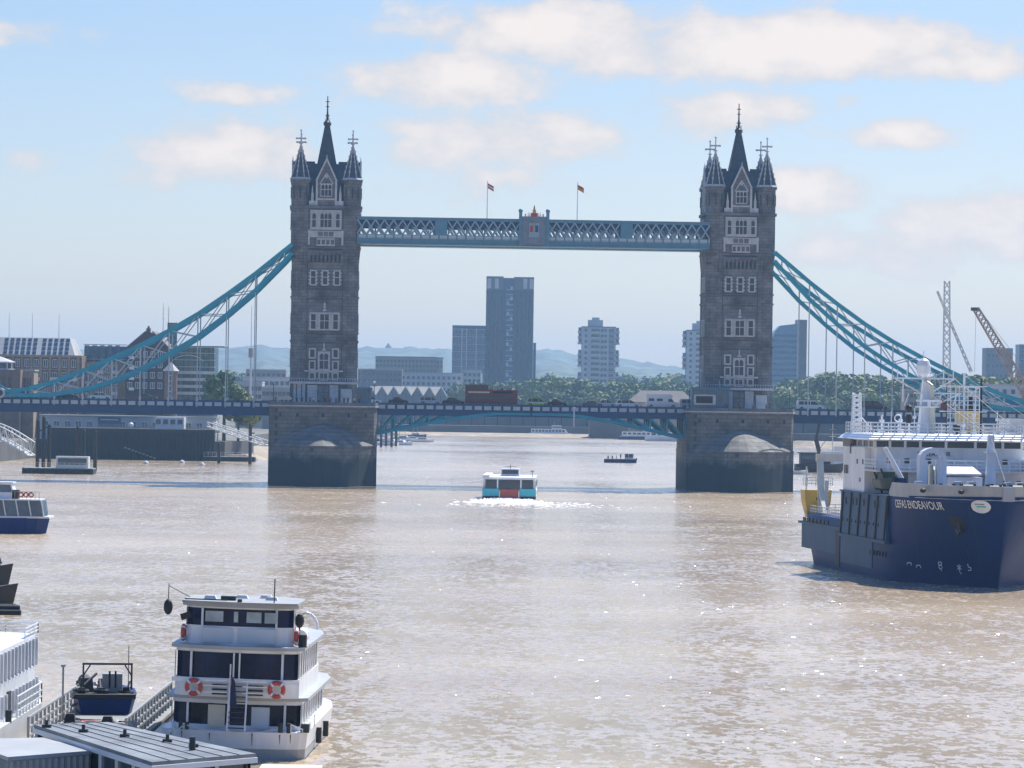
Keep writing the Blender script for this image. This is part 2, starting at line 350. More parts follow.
def terrain():
    # one sheet of land: a U round the river, walls down into the water
    poly = [(-3000,-300),(-170,-300),(-140,700),(-130,900),(-127,1088),(-77.5,1094),(-72,1130),(-84,1250),(-80,1500),(-86,1960),(60,1985),(95,1965),(122,1745),(175,1690),(190,1200),(170,700),(190,-300),(3000,-300),(5500,9500),(-5500,9500)]
    g = mb('wall_stone'); n = len(poly); z1 = 5.0
    for k in range(n-1):
        a, b = poly[k], poly[(k+1) % n]; g.face([(a[0],a[1],-4),(b[0],b[1],-4),(b[0],b[1],z1),(a[0],a[1],z1)])
    g.use('land_top'); g.face([(x, y, z1) for x, y in poly])
    o = g.build('ground'); tag(o, kind='structure')
    # sandy foreshore where the tide is out
    mat('foreshore', (.33,.27,.2), .95, var=.3, scale=.15, bump=.5)
    f = mb('foreshore'); f.prism([(-88,1925),(62,1942),(62,1990),(-88,1965)], -1, 1.6, top=[(-88,1950),(62,1975),(62,1990),(-88,1965)])
    f.prism([(70,1905),(128,1700),(182,1650),(182,1700),(122,1750),(95,1970)], -1, 2.0, top=[(80,1935),(128,1720),(182,1680),(182,1700),(122,1750),(95,1970)])
    f.prism([(-80,1096),(-66,1096),(-62,1140),(-72,1260),(-70,1480),(-84,1480),(-86,1250),(-74,1130)], -1, 1.4, top=[(-80,1098),(-72,1098),(-68,1135),(-80,1255),(-78,1480),(-84,1480),(-86,1250),(-74,1130)])
    tag(f.build('foreshore'), kind='structure')
terrain()
def hills():
    mat('hill_wood', (.07,.10,.095), .95, var=.85, scale=.022)
    for nm, Y0, prof in (('hills', 6200, [(-500,352),(150,350),(215,349),(260,346),(300,350),(370,348),(430,349),(470,351),(520,350),(545,349),(565,352),(600,357),(640,362),(680,368),(720,373),(800,380),(1100,384),(1500,386)]),
                         ('hills', 4600, [(-500,372),(210,368),(260,362),(330,366),(400,367),(460,371),(540,366),(600,364),(640,370),(700,378),(800,384),(1500,386)])):
        g = mb('hill_wood'); nx = 420; rows = 12; i0 = 0; V = []
        for j in range(rows+1):
            for i in range(nx+1):
                px = -500+2000*i/nx
                for k in range(len(prof)-1):
                    if prof[k][0] <= px <= prof[k+1][0]: t = (px-prof[k][0])/(prof[k+1][0]-prof[k][0]); py = prof[k][1]*(1-t)+prof[k+1][1]*t
                p = at(px, py, Y0); hh = p.z+4.0*mnoise.noise(Vector((px*.06, Y0, 0)))+2.4*mnoise.noise(Vector((px*.35, Y0, 3)))
                s = j/rows; prof_h = math.sin(min(1, s/.6)*math.pi/2) if s < .6 else 1-(s-.6)*.5
                y = Y0-1100+s*1800; V.append((p.x*(y/Y0), y, 4+(hh-4)*prof_h+(9*mnoise.noise(Vector((px*.05, s*6, 1)))*(1-abs(s-.6)) if s < .58 else 0)))
        g.v = V
        for j in range(rows):
            for i in range(nx):
                a = j*(nx+1)+i; g.f.append((a, a+1, a+nx+2, a+nx+1)); g.m.append(0)
        tag(g.build(nm, smooth=True), kind='structure')
hills()
def haze():
    m = bpy.data.materials.new('haze'); m.use_nodes = True; t = m.node_tree; t.nodes.clear()
    v = nd(t, 'ShaderNodeVolumePrincipled'); v.inputs['Color'].default_value = (0.45, 0.71, 1.0, 1); v.inputs['Density'].default_value = HAZE_D; v.inputs['Anisotropy'].default_value = 0.2
    o = nd(t, 'ShaderNodeOutputMaterial'); t.links.new(v.outputs[0], o.inputs['Volume']); M['haze'] = m
    g = mb('haze'); g.box(-5600, 5600, -400, 9700, -5, 160)
    tag(g.build('haze'), kind='stuff')
HAZE_D = 0.00010
haze()
# ================================================================ BRIDGE
BY = 808.0; BX = 3.55; BROT = R(2.67)
bridge = thing('suspension_bridge', 'blue and grey bascule and suspension bridge with twin gothic stone towers across the river', 'bridge', (BX, BY, 0), BROT)
TX = 41.2
def win(x, z0, z1, w, lights=2, fr=.22, y=-7.36, quoin=False, arch=False, transom=True):
    g = mb('portland')
    f = .18
    if fr:
        g.box(x-w/2-fr, x-w/2, y-f, y+.1, z0-fr, z1+fr); g.box(x+w/2, x+w/2+fr, y-f, y+.1, z0-fr, z1+fr)
        g.box(x-w/2, x+w/2, y-f, y+.1, z1, z1+fr); g.box(x-w/2, x+w/2, y-f-.08, y+.1, z0-fr, z0)
        if quoin:
            k = z0
            while k < z1-.3:
                for s in (-1, 1): g.box(x+s*(w/2+fr), x+s*(w/2+fr+.2), y-f+.02, y+.1, k, k+.35)
                k += .7
    for i in range(1, lights):
        xx = x-w/2+w*i/lights; g.box(xx-.06, xx+.06, y-.1, y+.08, z0, z1)
    if transom: g.box(x-w/2, x+w/2, y-.09, y+.07, (z0*.45+z1*.55)-.07, (z0*.45+z1*.55)+.07)
    if arch:
        for i in range(lights):
            a = x-w/2+w*i/lights; b = a+w/lights; c = (a+b)/2
            g.xz([(a, z1-.35), (a+.01, z1), (c, z1)], y-.08, y+.06); g.xz([(b, z1-.35), (c, z1), (b-.01, z1)], y-.08, y+.06)
    g.use('glass_dark'); g.box(x-w/2, x+w/2, y-.02, y+.05, z0, z1)
    return g
def side_of(g, ang):   # turn a front-face piece round the tower
    dd = {1: (6.2-7.36)}
    c, s_ = math.cos(ang), math.sin(ang)
    return g
def make_tower():
    g = mb('granite')
    TCX, TCY = 5.15, 5.85
    # core walls
    g.box(-5.0, 5.0, -7.3, 7.3, 16.0, 43.6); g.box(-6.55, 6.55, -5.6, 5.6, 16.0, 43.6)
    g.box(-5.1, 5.1, -7.5, 7.5, 46.4, 55.2); g.box(-6.8, 6.8, -5.7, 5.7, 46.4, 55.2)
    g.frus(0, 0, 5.0, 7.3, 43.6, 5.1, 7.5, 46.4); g.frus(0, 0, 6.55, 5.6, 43.6, 6.8, 5.7, 46.4)
    tower = g.build('tower', bridge, (-TX, 0, 0))
    for sx in (-1, 1):
        for sy in (-1, 1):
            t = mb('granite'); x, y = sx*TCX, sy*TCY; a = R(22.5)
            t.cyl(x, y, 16.0, 43.6, 1.62, n=8, rot=a); t.cyl(x, y, 43.6, 46.4, 1.62, 1.88, n=8, rot=a); t.cyl(x, y, 46.4, 60.3, 1.88, n=8, rot=a)
            for (z, h, r) in ((20.0, .5, 1.95), (28.2, .35, 1.8), (29.9, .35, 1.8), (36.9, .35, 1.8), (38.8, .35, 1.8), (46.7, .35, 2.02), (54.6, .55, 2.2), (59.9, .5, 2.15)):
                t.cyl(x, y, z, z+h, r, n=8, rot=a)
            t.use('portland'); t.cyl(x, y, 60.4, 60.75, 2.28, 2.05, n=8, rot=a)
            for k in range(8):      # blind panels and little gables round the turret head
                an = a+R(22.5)+k*R(45); c, s_ = math.cos(an), math.sin(an); r = 1.76
                t.use('glass_dark'); p = Vector((x+c*r, y+s_*r, 0)); q = Vector((-s_, c, 0))
                t.bar(p+Vector((0,0,56.6)), p+Vector((0,0,58.8)), .28, .28)
            o = t.build('turret', tower)
            t = mb('slate'); t.cyl(x, y, 60.7, 66.9, 1.92, .18, n=8, rot=a)
            t.use('portland')
            for k in range(8):
                an = a+k*R(45); c, s_ = math.cos(an), math.sin(an)
                t.bar((x+c*1.93, y+s_*1.93, 60.75), (x+c*.2, y+s_*.2, 66.8), .16)
                for j in range(1, 6):
                    u = j/6; r = 1.93*(1-u)+.2*u; t.box(x+c*r-.14, x+c*r+.14, y+s_*r-.14, y+s_*r+.14, 60.75+u*6.1, 61.15+u*6.1)
            t.cyl(x, y, 66.7, 67.3, .34, .16, n=8); t.cyl(x, y, 67.3, 70.1, .13, .1, n=6)
            t.box(x-.85, x+.85, y-.13, y+.13, 68.35, 68.65); t.box(x-.13, x+.13, y-.85, y+.85, 68.35, 68.65)
            t.ball(x-.85, y, 68.5, .24, 5); t.ball(x+.85, y, 68.5, .24, 5); t.ball(x, y, 70.1, .22, 5); t.cyl(x, y, 67.4, 67.6, .4, n=8)
            t.build('turret_spire', tower)
    # string courses
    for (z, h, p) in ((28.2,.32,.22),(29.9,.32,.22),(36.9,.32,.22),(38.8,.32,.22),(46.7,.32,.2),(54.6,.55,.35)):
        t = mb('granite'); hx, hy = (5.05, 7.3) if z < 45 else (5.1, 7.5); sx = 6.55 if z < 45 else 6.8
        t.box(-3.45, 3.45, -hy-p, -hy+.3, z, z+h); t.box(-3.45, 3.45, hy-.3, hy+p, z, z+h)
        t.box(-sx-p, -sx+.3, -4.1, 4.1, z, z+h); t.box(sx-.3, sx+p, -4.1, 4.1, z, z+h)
        t.use('slate'); t.box(-3.45, 3.45, -hy-.06, -hy+.3, z-.2, z-.003); t.box(-3.45, 3.45, hy-.3, hy+.06, z-.2, z-.003); t.build('string_course', tower)  # slate strip below each course paints its dark shadow line
    t = mb('portland'); t.box(-6.9, 6.9, -8.6, -7.25, 19.9, 20.35)     # entrance canopy
    for k in range(28): t.box(-6.8+k*.5, -6.7+k*.5, -8.5, -8.4, 20.35, 20.95)
    t.box(-6.9, 6.9, -8.55, -8.4, 20.95, 21.05); t.build('balcony', tower)
    # corbel arcade
    t = mb('granite')
    for k in range(9):
        x = -3.2+k*.8; t.xz([(x-.14,43.9),(x+.14,43.9),(x+.14,46.2),(x-.14,46.2)], -7.95, -7.25)
        t.xz([(x-.14,43.9),(x-.14,45.4),(x+.66,45.9),(x+.66,46.3),(x-.14,46.3)] if k < 8 else [(x-.1,45),(x+.1,45),(x+.1,46.2),(x-.1,46.2)], -7.9, -7.3)
    for x in (-4.9,-4.1,4.1,4.9): t.box(x-.12, x+.12, -7.75, -7.3, 43.4, 46.2)
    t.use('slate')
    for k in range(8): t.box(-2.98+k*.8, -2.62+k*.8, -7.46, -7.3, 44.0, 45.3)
    t.build('corbel_arcade', tower)
    t = mb('slate')  # dark strips paint the shade in the joints between turrets and wall
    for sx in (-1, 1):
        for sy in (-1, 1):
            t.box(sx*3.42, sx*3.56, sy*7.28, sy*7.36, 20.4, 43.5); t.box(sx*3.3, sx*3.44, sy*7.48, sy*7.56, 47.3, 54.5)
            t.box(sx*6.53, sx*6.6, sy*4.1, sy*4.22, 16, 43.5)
    t.build('corner_shade_strip', tower)
    def both(args, kw):   # front and back
        for s in (1, -1):
            g = win(*args, **kw)
            if s < 0: g.xf(lambda p: Vector((-p.x, -p.y, p.z)))
            g.build('window', tower)
    Yu = -7.54
    # level 4
    t = mb('portland'); t.box(-3.1, 3.1, -7.62, -7.45, 50.4, 54.3); t.box(-3.4, 3.4, -7.75, -7.45, 48.9, 50.2); t.box(-1.8, 1.8, -7.78, -7.45, 47.2, 48.75)
    t.box(-3.5, -3.1, -7.85, -7.45, 47.4, 50.3); t.box(3.1, 3.5, -7.85, -7.45, 47.4, 50.3)
    t.use('granite'); t.box(-1.5, -.6, -7.85, -7.7, 49.1, 50.0); t.box(-.4, .4, -7.85, -7.7, 49.1, 50.0); t.box(.6, 1.5, -7.85, -7.7, 49.1, 50.0)
    for x in (-1.35,-.45,.45,1.35): t.box(x-.3, x+.3, -7.86, -7.72, 47.5, 48.4)
    t.build('carved_panel', tower)
    both((0, 50.9, 53.7, 2.2, 3), dict(y=-7.66, arch=True, fr=.12)); both((-2.35, 50.9, 53.7, .7, 1), dict(y=-7.66, arch=True, fr=.12)); both((2.35, 50.9, 53.7, .7, 1), dict(y=-7.66, arch=True, fr=.12))
    # level 3
    for x in (-2.35, 0, 2.35): both((x, 39.6, 42.2, .85, 1), dict(quoin=True, fr=.24))
    # level 2
    t = mb('portland'); t.box(-3.0, 3.0, -7.40, -7.25, 30.5, 34.1)
    t.box(-.12, .12, -7.6, -7.3, 34.5, 36.0); t.box(-.35, .35, -7.55, -7.3, 34.3, 34.7); t.ball(0, -7.5, 35.7, .26, 5); t.box(-.3, .3, -7.55, -7.3, 35.1, 35.3); t.build('carved_panel', tower)
    both((0, 30.8, 33.7, 1.7, 2), dict(y=-7.44, quoin=True)); both((-2.2, 30.8, 33.7, .9, 1), dict(y=-7.44, quoin=True)); both((2.2, 30.8, 33.7, .9, 1), dict(y=-7.44, quoin=True))
    # level 1
    for x in (-2.3, 2.3):
        both((x, 25.2, 26.7, .85, 1), dict(fr=.28, transom=False)); both((x, 22.9, 24.3, .85, 1), dict(fr=.24, transom=False)); both((x, 20.9, 22.0, .8, 1), dict(fr=.24, transom=False))
    both((0, 22.9, 26.0, 1.7, 2), dict(fr=.35, arch=True)); both((0, 20.8, 22.0, 1.4, 2), dict(fr=.24, transom=False))
    for x in (-1.3, 1.3): both((x, 20.9, 22.1, .45, 1), dict(fr=.1, transom=False))
    t = mb('portland'); t.box(-3.8, 3.8, -7.7, -7.25, 22.3, 22.62); t.box(-.12, .12, -7.6, -7.3, 26.6, 28.0); t.box(-.4, .4, -7.58, -7.3, 26.5, 26.8); t.ball(0, -7.5, 27.7, .24, 5); t.build('carved_panel', tower)
    # entrance
    t = mb('portland'); t.box(-5.9, -3.6, -7.9, -7.2, 16.0, 19.9); t.box(-3.2, -1.2, -7.8, -7.25, 16.0, 19.7); t.box(1.2, 2.9, -7.8, -7.25, 16.0, 19.7); t.box(3.4, 5.6, -8.0, -7.2, 16.0, 19.0)
    t.use('granite'); t.box(-5.4, -5.2, -8.0, -7.5, 16, 19.8); t.box(-4.4, -4.2, -8.0, -7.5, 16, 19.8)
    t.build_each('porch_block', tower)
    t = mb('glass_blue'); t.box(-1.15, 1.15, -7.7, -7.2, 16.0, 19.6); t.use('dark_metal')
    for x in (-1.15, -.05, 1.05): t.box(x, x+.1, -7.76, -7.5, 16, 19.6)
    t.box(-1.15, 1.15, -7.77, -7.5, 18.2, 18.35); t.build('door', tower)
    # side windows (towards the river and the banks)
    for sx in (-1, 1):
        for (z0, z1, ys, wd) in ((50.9, 53.7, (-2, 0, 2), 1.0), (39.6, 42.2, (-2.2, 0, 2.2), .9), (30.8, 33.7, (-2.2, 0, 2.2), 1.0), (23.5, 26.5, (-2, 2), 1.0)):
            for yy in ys:
                g = win(yy, z0, z1, wd, 1, quoin=False, y=(-6.61 if z0 < 46 else -6.86)); g.xf(lambda p, sx=sx: Vector((-p.y*sx, p.x*sx, p.z))); g.build('window', tower)
    # roof
    t = mb('slate'); t.frus(0, 0, 4.7, 6.6, 55.1, 3.9, 2.4, 63.6); t.use('portland'); t.box(-3.95, 3.95, -.2, .2, 63.6, 63.9); t.build('roof', tower)
    t = mb('slate'); t.frus(0, 0, 3.4, 4.4, 55.15, .42, .45, 71.6); t.use('dark_metal')
    for sx in (-1, 1):
        for sy in (-1, 1): t.bar((sx*3.4, sy*4.4, 55.2), (sx*.43, sy*.46, 71.6), .12)
    t.cyl(0, 0, 71.5, 72.1, .75, .8, n=8); t.cyl(0, 0, 72.1, 72.5, .8, .4, n=8); t.cyl(0, 0, 72.5, 74.0, .28, .2, n=8); t.cyl(0, 0, 74.0, 77.4, .16, .09, n=6)
    for z, r in ((73.4, .45), (75.2, .35), (76.2, .4)): t.box(-r, r, -.08, .08, z, z+.16); t.box(-.08, .08, -r, r, z, z+.16)
    for k in range(4):
        a = k*math.pi/2+.785; t.cyl(.62*math.cos(a), .62*math.sin(a), 72.1, 73.0, .09, .03, n=5)
    t.build('spire', tower)
    # dormers (front and back large, sides)
    for k in range(4):
        ang = k*math.pi/2; base = 7.45 if k % 2 == 0 else 6.75
        t = mb('granite'); y = -base
        t.xz([(-1.9, 54.9), (1.9, 54.9), (1.9, 60.2), (0, 64.3), (-1.9, 60.2)], y, y+4.2)
        t.use('portland'); t.bar((-2.05, y-.05, 60.0), (0, y-.05, 64.45), .3); t.bar((2.05, y-.05, 60.0), (0, y-.05, 64.45), .3)
        t.box(-2.1, -1.7, y-.2, y+.1, 54.9, 60.4); t.box(1.7, 2.1, y-.2, y+.1, 54.9, 60.4); t.cyl(0, y, 64.3, 65.3, .14, .04, n=6)
        t.bar((-1.35, y-.06, 59.4), (0, y-.06, 61.6), .18); t.bar((1.35, y-.06, 59.4), (0, y-.06, 61.6), .18); t.cyl(0, y+.1, 60.6, 61.2, .3, n=8); t.box(-1.7, 1.7, y-.1, y+.1, 56.3, 56.6)
        for s in (-1, 1):
            t.use('portland'); t.box(s*2.75-.25, s*2.75+.25, y, y+.5, 55.1, 57.6); t.cyl(s*2.75, y+.25, 57.6, 59.2, .26, .03, n=4, rot=R(45)); t.box(s*2.1, s*3.4, y-.02, y+.3, 55.1, 56.1)
        t.use('slate'); t.xz([(-2.0, 60.2), (0, 64.32), (2.0, 60.2), (1.9, 60.1), (0, 64.1), (-1.9, 60.1)], y+.1, y+4.4)
        t.xf(lambda p, a=ang: Matrix.Rotation(a, 3, 'Z') @ p); dm = t.build('dormer', tower)
        g = win(0, 57.1, 59.4, 2.0, 3, y=y-.06, fr=.15, arch=True); g.xf(lambda p, a=ang: Matrix.Rotation(a, 3, 'Z') @ p); g.build('window', tower)
    return tower
tower_l = make_tower()
tower_r = copy_tree(tower_l, bridge); tower_r.location = (TX, 0, 0)

# piers
def make_pier():
    hw = 10.65
    def outline(tip, start, n=9, hw=hw):   # half rounded end towards -y
        P = []
        for k in range(n+1):
            t = k/n*math.pi; P.append((-hw*math.cos(t), -(start+(tip-start)*math.sin(t)**.8)))
        return P
    g = mb('pier_stone')
    fr = outline(16.2, 10.5); bk = [(-x, -y) for x, y in fr]
    g.prism(fr+bk, -3, 15.4)
    g.use('portland'); fr2 = outline(16.6, 10.5, hw=hw+.25); bk2 = [(-x, -y) for x, y in fr2]; g.prism(fr2+bk2, 15.4, 15.7)
    pier = g.build('pier', bridge, (-TX, 0, 0))
    # parapet round the top
    p = mb('pier_stone'); ring = outline(16.2, 10.5)+[(-x, -y) for x, y in outline(16.2, 10.5)]
    nn = len(ring)
    for k in range(nn):
        a, b = ring[k], ring[(k+1) % nn]
        if abs(a[0]-b[0]) < .3 and abs(a[1]) < 11: continue     # the road passes here
        d = Vector((b[0]-a[0], b[1]-a[1], 0)).normalized(); p.bar((a[0]-d.x*.1, a[1]-d.y*.1, 16.0), (b[0]+d.x*.1, b[1]+d.y*.1, 16.0), .4, .62)
    p.build('parapet', pier)
    # cutwaters, pointed, with domed caps
    for s in (-1, 1):
        c = mb('pier_stone'); n = 12
        def gothic(sc, tip):
            P = []
            for k in range(n+1):
                t = -1+2*k/n; P.append((hw*sc*t*1.0, -(11.5+(tip-11.5)*(1-abs(t)**1.7))))
            return P
        base = gothic(1.0, 27.5)
        rings = []
        for (sc, tip, z) in ((1.0,27.5,-3),(1.0,27.5,7.6),(1.005,27.7,7.61),(1.005,27.7,7.9),(.93,26.0,8.7),(.8,23.3,9.9),(.6,20.4,11.0),(.35,18.2,11.7),(.1,16.4,12.0)):
            P = gothic(sc, tip); P = P+[(hw*sc, -9.0), (-hw*sc, -9.0)]
            rings.append([(x, y, z) for x, y in P])
        c.loft(rings)
        if s > 0: c.xf(lambda q: Vector((-q.x, -q.y, q.z)))
        c.build('cutwater', pier)
    v = mb('black')
    for x in (-8.3,-5,0,5,8.3):
        tt = math.acos(-x/hw); y = -(10.5+5.7*math.sin(tt)**.8)
        v.box(x-.22, x+.22, y-.08, y+.5, 13.4, 14.1)
    v.build_each('vent', pier)
    return pier
pier_l = make_pier(); pier_r = copy_tree(pier_l, bridge); pier_r.location = (TX, 0, 0)

# roadway
def parapet(name, x0, x1, yf, parent, zt=16.35, depth=2.2, pitch=1.85):
    for s in (-1, 1):
        g = mb('blue_paint'); y = yf*s
        g.box(x0, x1, y-.12, y+.12, zt-1.42, zt-.0); g.box(x0, x1, y-.26, y+.26, zt-.16, zt+.02)
        g.box(x0, x1, y-.3, y+.3, zt-1.6, zt-1.35)
        n = max(1, int(abs(x1-x0)/pitch)); st = (x1-x0)/n
        for k in range(n+1): g.box(x0+k*st-.16, x0+k*st+.16, y-.24, y+.24, zt-1.4, zt+.1)
        g.use('pale_paint')
        for k in range(n): g.box(x0+k*st+.25, x0+(k+1)*st-.25, y-.17, y+.17, zt-1.12, zt-.36)
        g.build(name, parent)
def side_span(s):
    x0, x1 = 31.0+20.6, 140.0
    g = mb('asphalt'); a, b = sorted((s*x0, s*x1))
    g.box(a, b, -7.7, 7.7, 15.0, 16.1)
    g.use('blue_paint'); g.box(a, b, -8.15, -7.8, 13.7, 15.0); g.box(a, b, 7.8, 8.15, 13.7, 15.0); g.box(a, b, -8.4, -7.6, 13.5, 13.72); g.box(a, b, 7.6, 8.4, 13.5, 13.72)
    k = a
    while k < b: g.box(k, k+.3, -7.8, 7.8, 13.8, 14.9); g.box(k, k+.2, -8.3, -8.15, 13.72, 15.0); k += 5.6
    o = g.build('side_span', bridge); parapet('parapet', a, b, 8.0, o)
    return o
span_l = side_span(-1); span_r = side_span(1)
def zb(x): return 14.6-4.3*max(0, (abs(x)-6)/24.2)**1.35
for s in (-1, 1):
    g = mb('asphalt'); a, b = sorted((s*.06, s*30.6)); g.box(a, b, -7.4, 7.4, 15.1, 16.1)
    o = g.build('bascule_leaf', bridge); parapet('parapet', a, b, 7.6, o)
    for y in (-7.6, -2.5, 2.5, 7.6):
        t = mb('blue_paint'); t.box(a, b, y-.2, y+.2, 13.95, 15.0); t.use('teal_paint')
        nn = 9; xs = [s*(.2+30.2*k/nn) for k in range(nn+1)]
        for k in range(nn):
            t.bar((xs[k], y, zb(xs[k])), (xs[k+1], y, zb(xs[k+1])), .45, .6)
            if abs(xs[k+1]) > 9: t.bar((xs[k+1], y, zb(xs[k+1])), (xs[k+1], y, 14.1), .3, .4); t.bar((xs[k], y, 14.0), (xs[k+1], y, zb(xs[k+1])), .22, .34)
        t.build('girder', o)
    t = mb('blue_paint')
    for k in range(9): x = s*(2+3.4*k); t.box(x-.12, x+.12, -7.4, 7.4, 14.3, 15.05)
    for k in range(3,9): x = s*(.2+30.2*(k+1)/9); t.bar((x, -7.4, zb(x)), (x, 7.4, zb(x)), .25)
    t.build('cross_beam', o)
# piece of road over the piers, with balustrade
for s in (-1, 1):
    g = mb('asphalt'); a, b = sorted((s*30.7, s*51.5)); g.box(a, b, -7.0, 7.0, 15.72, 16.1); g.build('pier_roadway', bridge)
# suspension chains
TOP = [(6.6,47.4),(10,44.6),(14.1,41.2),(20.1,36.7),(25.3,33.1),(30.5,30.0),(38.3,25.9),(48.8,21.2),(54,19.2),(59,17.9),(63.5,17.3)]
BOT = [(6.6,45.7),(10,41.9),(14.1,37.8),(20.1,32.6),(25.3,28.6),(33.2,23.7),(38.3,21.2),(43.6,19.0),(49,17.6),(54,16.9),(59,16.8),(63.5,17.1)]
def interp(T, s):
    for k in range(len(T)-1):
        if T[k][0] <= s <= T[k+1][0]: u = (s-T[k][0])/(T[k+1][0]-T[k][0]); return T[k][1]*(1-u)+T[k+1][1]*u
    return T[-1][1] if s > T[-1][0] else T[0][1]
for side in (-1, 1):
    for yy in (-8.6, 8.6):
        X = lambda s: side*(TX+s)
        nodes = [8.1+5.6*k for k in range(0, 10)]
        t = mb('teal_paint')
        for T in (TOP, BOT):
            pts = [6.6]+nodes+[63.5]
            for k in range(len(pts)-1):
                for dy in (-.28, .28): t.bar((X(pts[k]), yy+dy, interp(T, pts[k])), (X(pts[k+1]), yy+dy, interp(T, pts[k+1])), .2, .78)
                t.use('pale_paint'); t.bar((X(pts[k]), yy, interp(T, pts[k])), (X(pts[k+1]), yy, interp(T, pts[k+1])), .46, .3); t.use('teal_paint')
        # chain on to the shore tower
        t.bar((X(63.5), yy, 17.3), (X(84), yy, 29.5), .5, 1.3); t.bar((X(63.5), yy, 17.0), (X(84), yy, 27.0), .5, .8)
        ch = t.build('chain', bridge)
        t = mb('pale_paint')
        for k, s in enumerate(nodes):
            a, b = interp(TOP, s), interp(BOT, s)
            if a-b > .9: t.bar((X(s), yy, b), (X(s), yy, a), .26)
            if k+1 < len(nodes):
                s2 = nodes[k+1]; a2, b2 = interp(TOP, s2), interp(BOT, s2)
                if a2-b2 > .8: t.bar((X(s), yy, a), (X(s2), yy, b2), .2); t.bar((X(s), yy, b), (X(s2), yy, a2), .2)
        t.build('bracing', ch)
        t = mb('pale_paint'); t.tube((X(63.5), yy-.7, 17.2), (X(63.5), yy+.7, 17.2), 1.0, n=20); t.use('dark_metal'); t.tube((X(63.5), yy-.75, 17.2), (X(63.5), yy+.75, 17.2), .6, n=16); t.build('pin', ch)
        for s in nodes[1:-1]:
            b = interp(BOT, s)
            if b-16.4 > .6: t = mb('pale_paint'); t.bar((X(s), yy, 15.0), (X(s), yy, b), .2); t.cyl(X(s), yy, 16.2, 16.9, .22, n=6); t.build('hanger', ch)
# cross bracing between the two chains on top
# high-level walkways
def walkway(yc, front):
    g = mb('walk_paint'); x0, x1 = -35.0, 35.0; hw = 1.9
    z0, z1 = 47.9, 53.1
    def zc(x): return .25*(1-(x/35)**2)
    g.box(x0, x1, yc-hw, yc+hw, 48.0, 49.0); g.box(x0, x1, yc-hw-.25, yc+hw+.25, 47.75, 48.05)
    g.box(x0, x1, yc-hw-.15, yc+hw+.15, 52.55, 52.95); g.use('grey_paint'); g.box(x0, x1, yc-hw+.1, yc+hw-.1, 52.95, 53.2)
    wk = g.build('walkway', bridge)
    g = mb('blue_paint'); g.box(x0, x1, yc-hw+.5, yc-hw+.56, 51.5, 52.5); g.box(x0, x1, yc+hw-.56, yc+hw-.5, 51.5, 52.5); 
    g.use('glass_blue'); g.build('handrail', wk)
    for fy in (yc-hw-.05, yc+hw+.05):
        g = mb('pale_paint'); g.box(x0, x1, fy-.16, fy+.16, 48.95, 49.75)
        g.use('walk_paint'); g.box(x0, x1, fy-.19, fy+.19, 49.05, 49.12); g.box(x0, x1, fy-.19, fy+.19, 49.6, 49.67)
        k = x0
        while k < x1: g.box(k, k+.3, fy-.2, fy+.2, 48.95, 49.75); k += 1.78
        g.build('fascia', wk)
        g = mb('lattice_paint'); n = 39; st = (x1-x0)/n
        for k in range(n):
            a = x0+k*st; b = a+st; c = (a+b)/2
            if abs(c) < 3.2 or 17.2 < abs(c) < 19.6: continue
            g.bar((a, fy-.06, 49.75), (b, fy-.06, 52.6), .1, .27); g.bar((a, fy+.06, 52.6), (b, fy+.06, 49.75), .1, .27)
        g.build('lattice', wk)
        g = mb('walk_paint'); n = 14
        for s in (-1, 1): g.box(s*18.4-1.2, s*18.4+1.2, fy-.22, fy+.22, 49.7, 52.7)
        g.build('panel', wk)
    # glazing of the enclosed footway
    g = mb('glass_blue'); g.box(x0, x1, yc-.9, yc-.84, 51.3, 52.6); 
    g.use('walk_paint'); k = x0
    while k < x1: g.box(k, k+.16, yc-1.0, yc+1.0, 49.0, 52.6); k += 3.6
    g.build('glazing', wk)
    if front:
        g = mb('crest_grey'); y = yc-hw-.35
        g.box(-2.6, 2.6, y-.15, y+.3, 48.1, 53.7); g.use('lattice_paint'); g.box(-1.0, 1.0, y-.3, y-.1, 49.6, 52.4)
        g.use('walk_paint'); g.box(-3.0, -2.4, y-.4, y+.5, 47.8, 54.6); g.box(2.4, 3.0, y-.4, y+.5, 47.8, 54.6); g.ball(-2.7, y, 54.8, .45, 6); g.ball(2.7, y, 54.8, .45, 6)
        g.use('portland'); g.box(-1.9, -1.6, y-.2, y+.1, 53.7, 54.2); g.box(1.6, 1.9, y-.2, y+.1, 53.7, 54.2); g.use('red_paint'); g.box(-.7, .7, y-.2, y+.1, 53.7, 54.4)
        g.use('gold'); g.box(-.35, .35, y-.2, y+.1, 54.4, 55.0); g.cyl(0, y, 55.0, 55.9, .22, .1, n=8); g.use('portland')
        for x in (-1.2, -.9, .9, 1.2): g.cyl(x, y, 53.7, 54.5, .12, .04, n=6)
        g.use('red_paint'); g.box(-.8, -.2, y-.36, y-.29, 50.6, 51.9); g.use('blue_paint'); g.box(.2, .8, y-.36, y-.29, 50.6, 51.9); g.use('gold'); g.cyl(0, y-.33, 52.1, 52.5, .3, n=8)
        g.build('crest', wk)
walkway(-5.6, True); walkway(5.6, False)
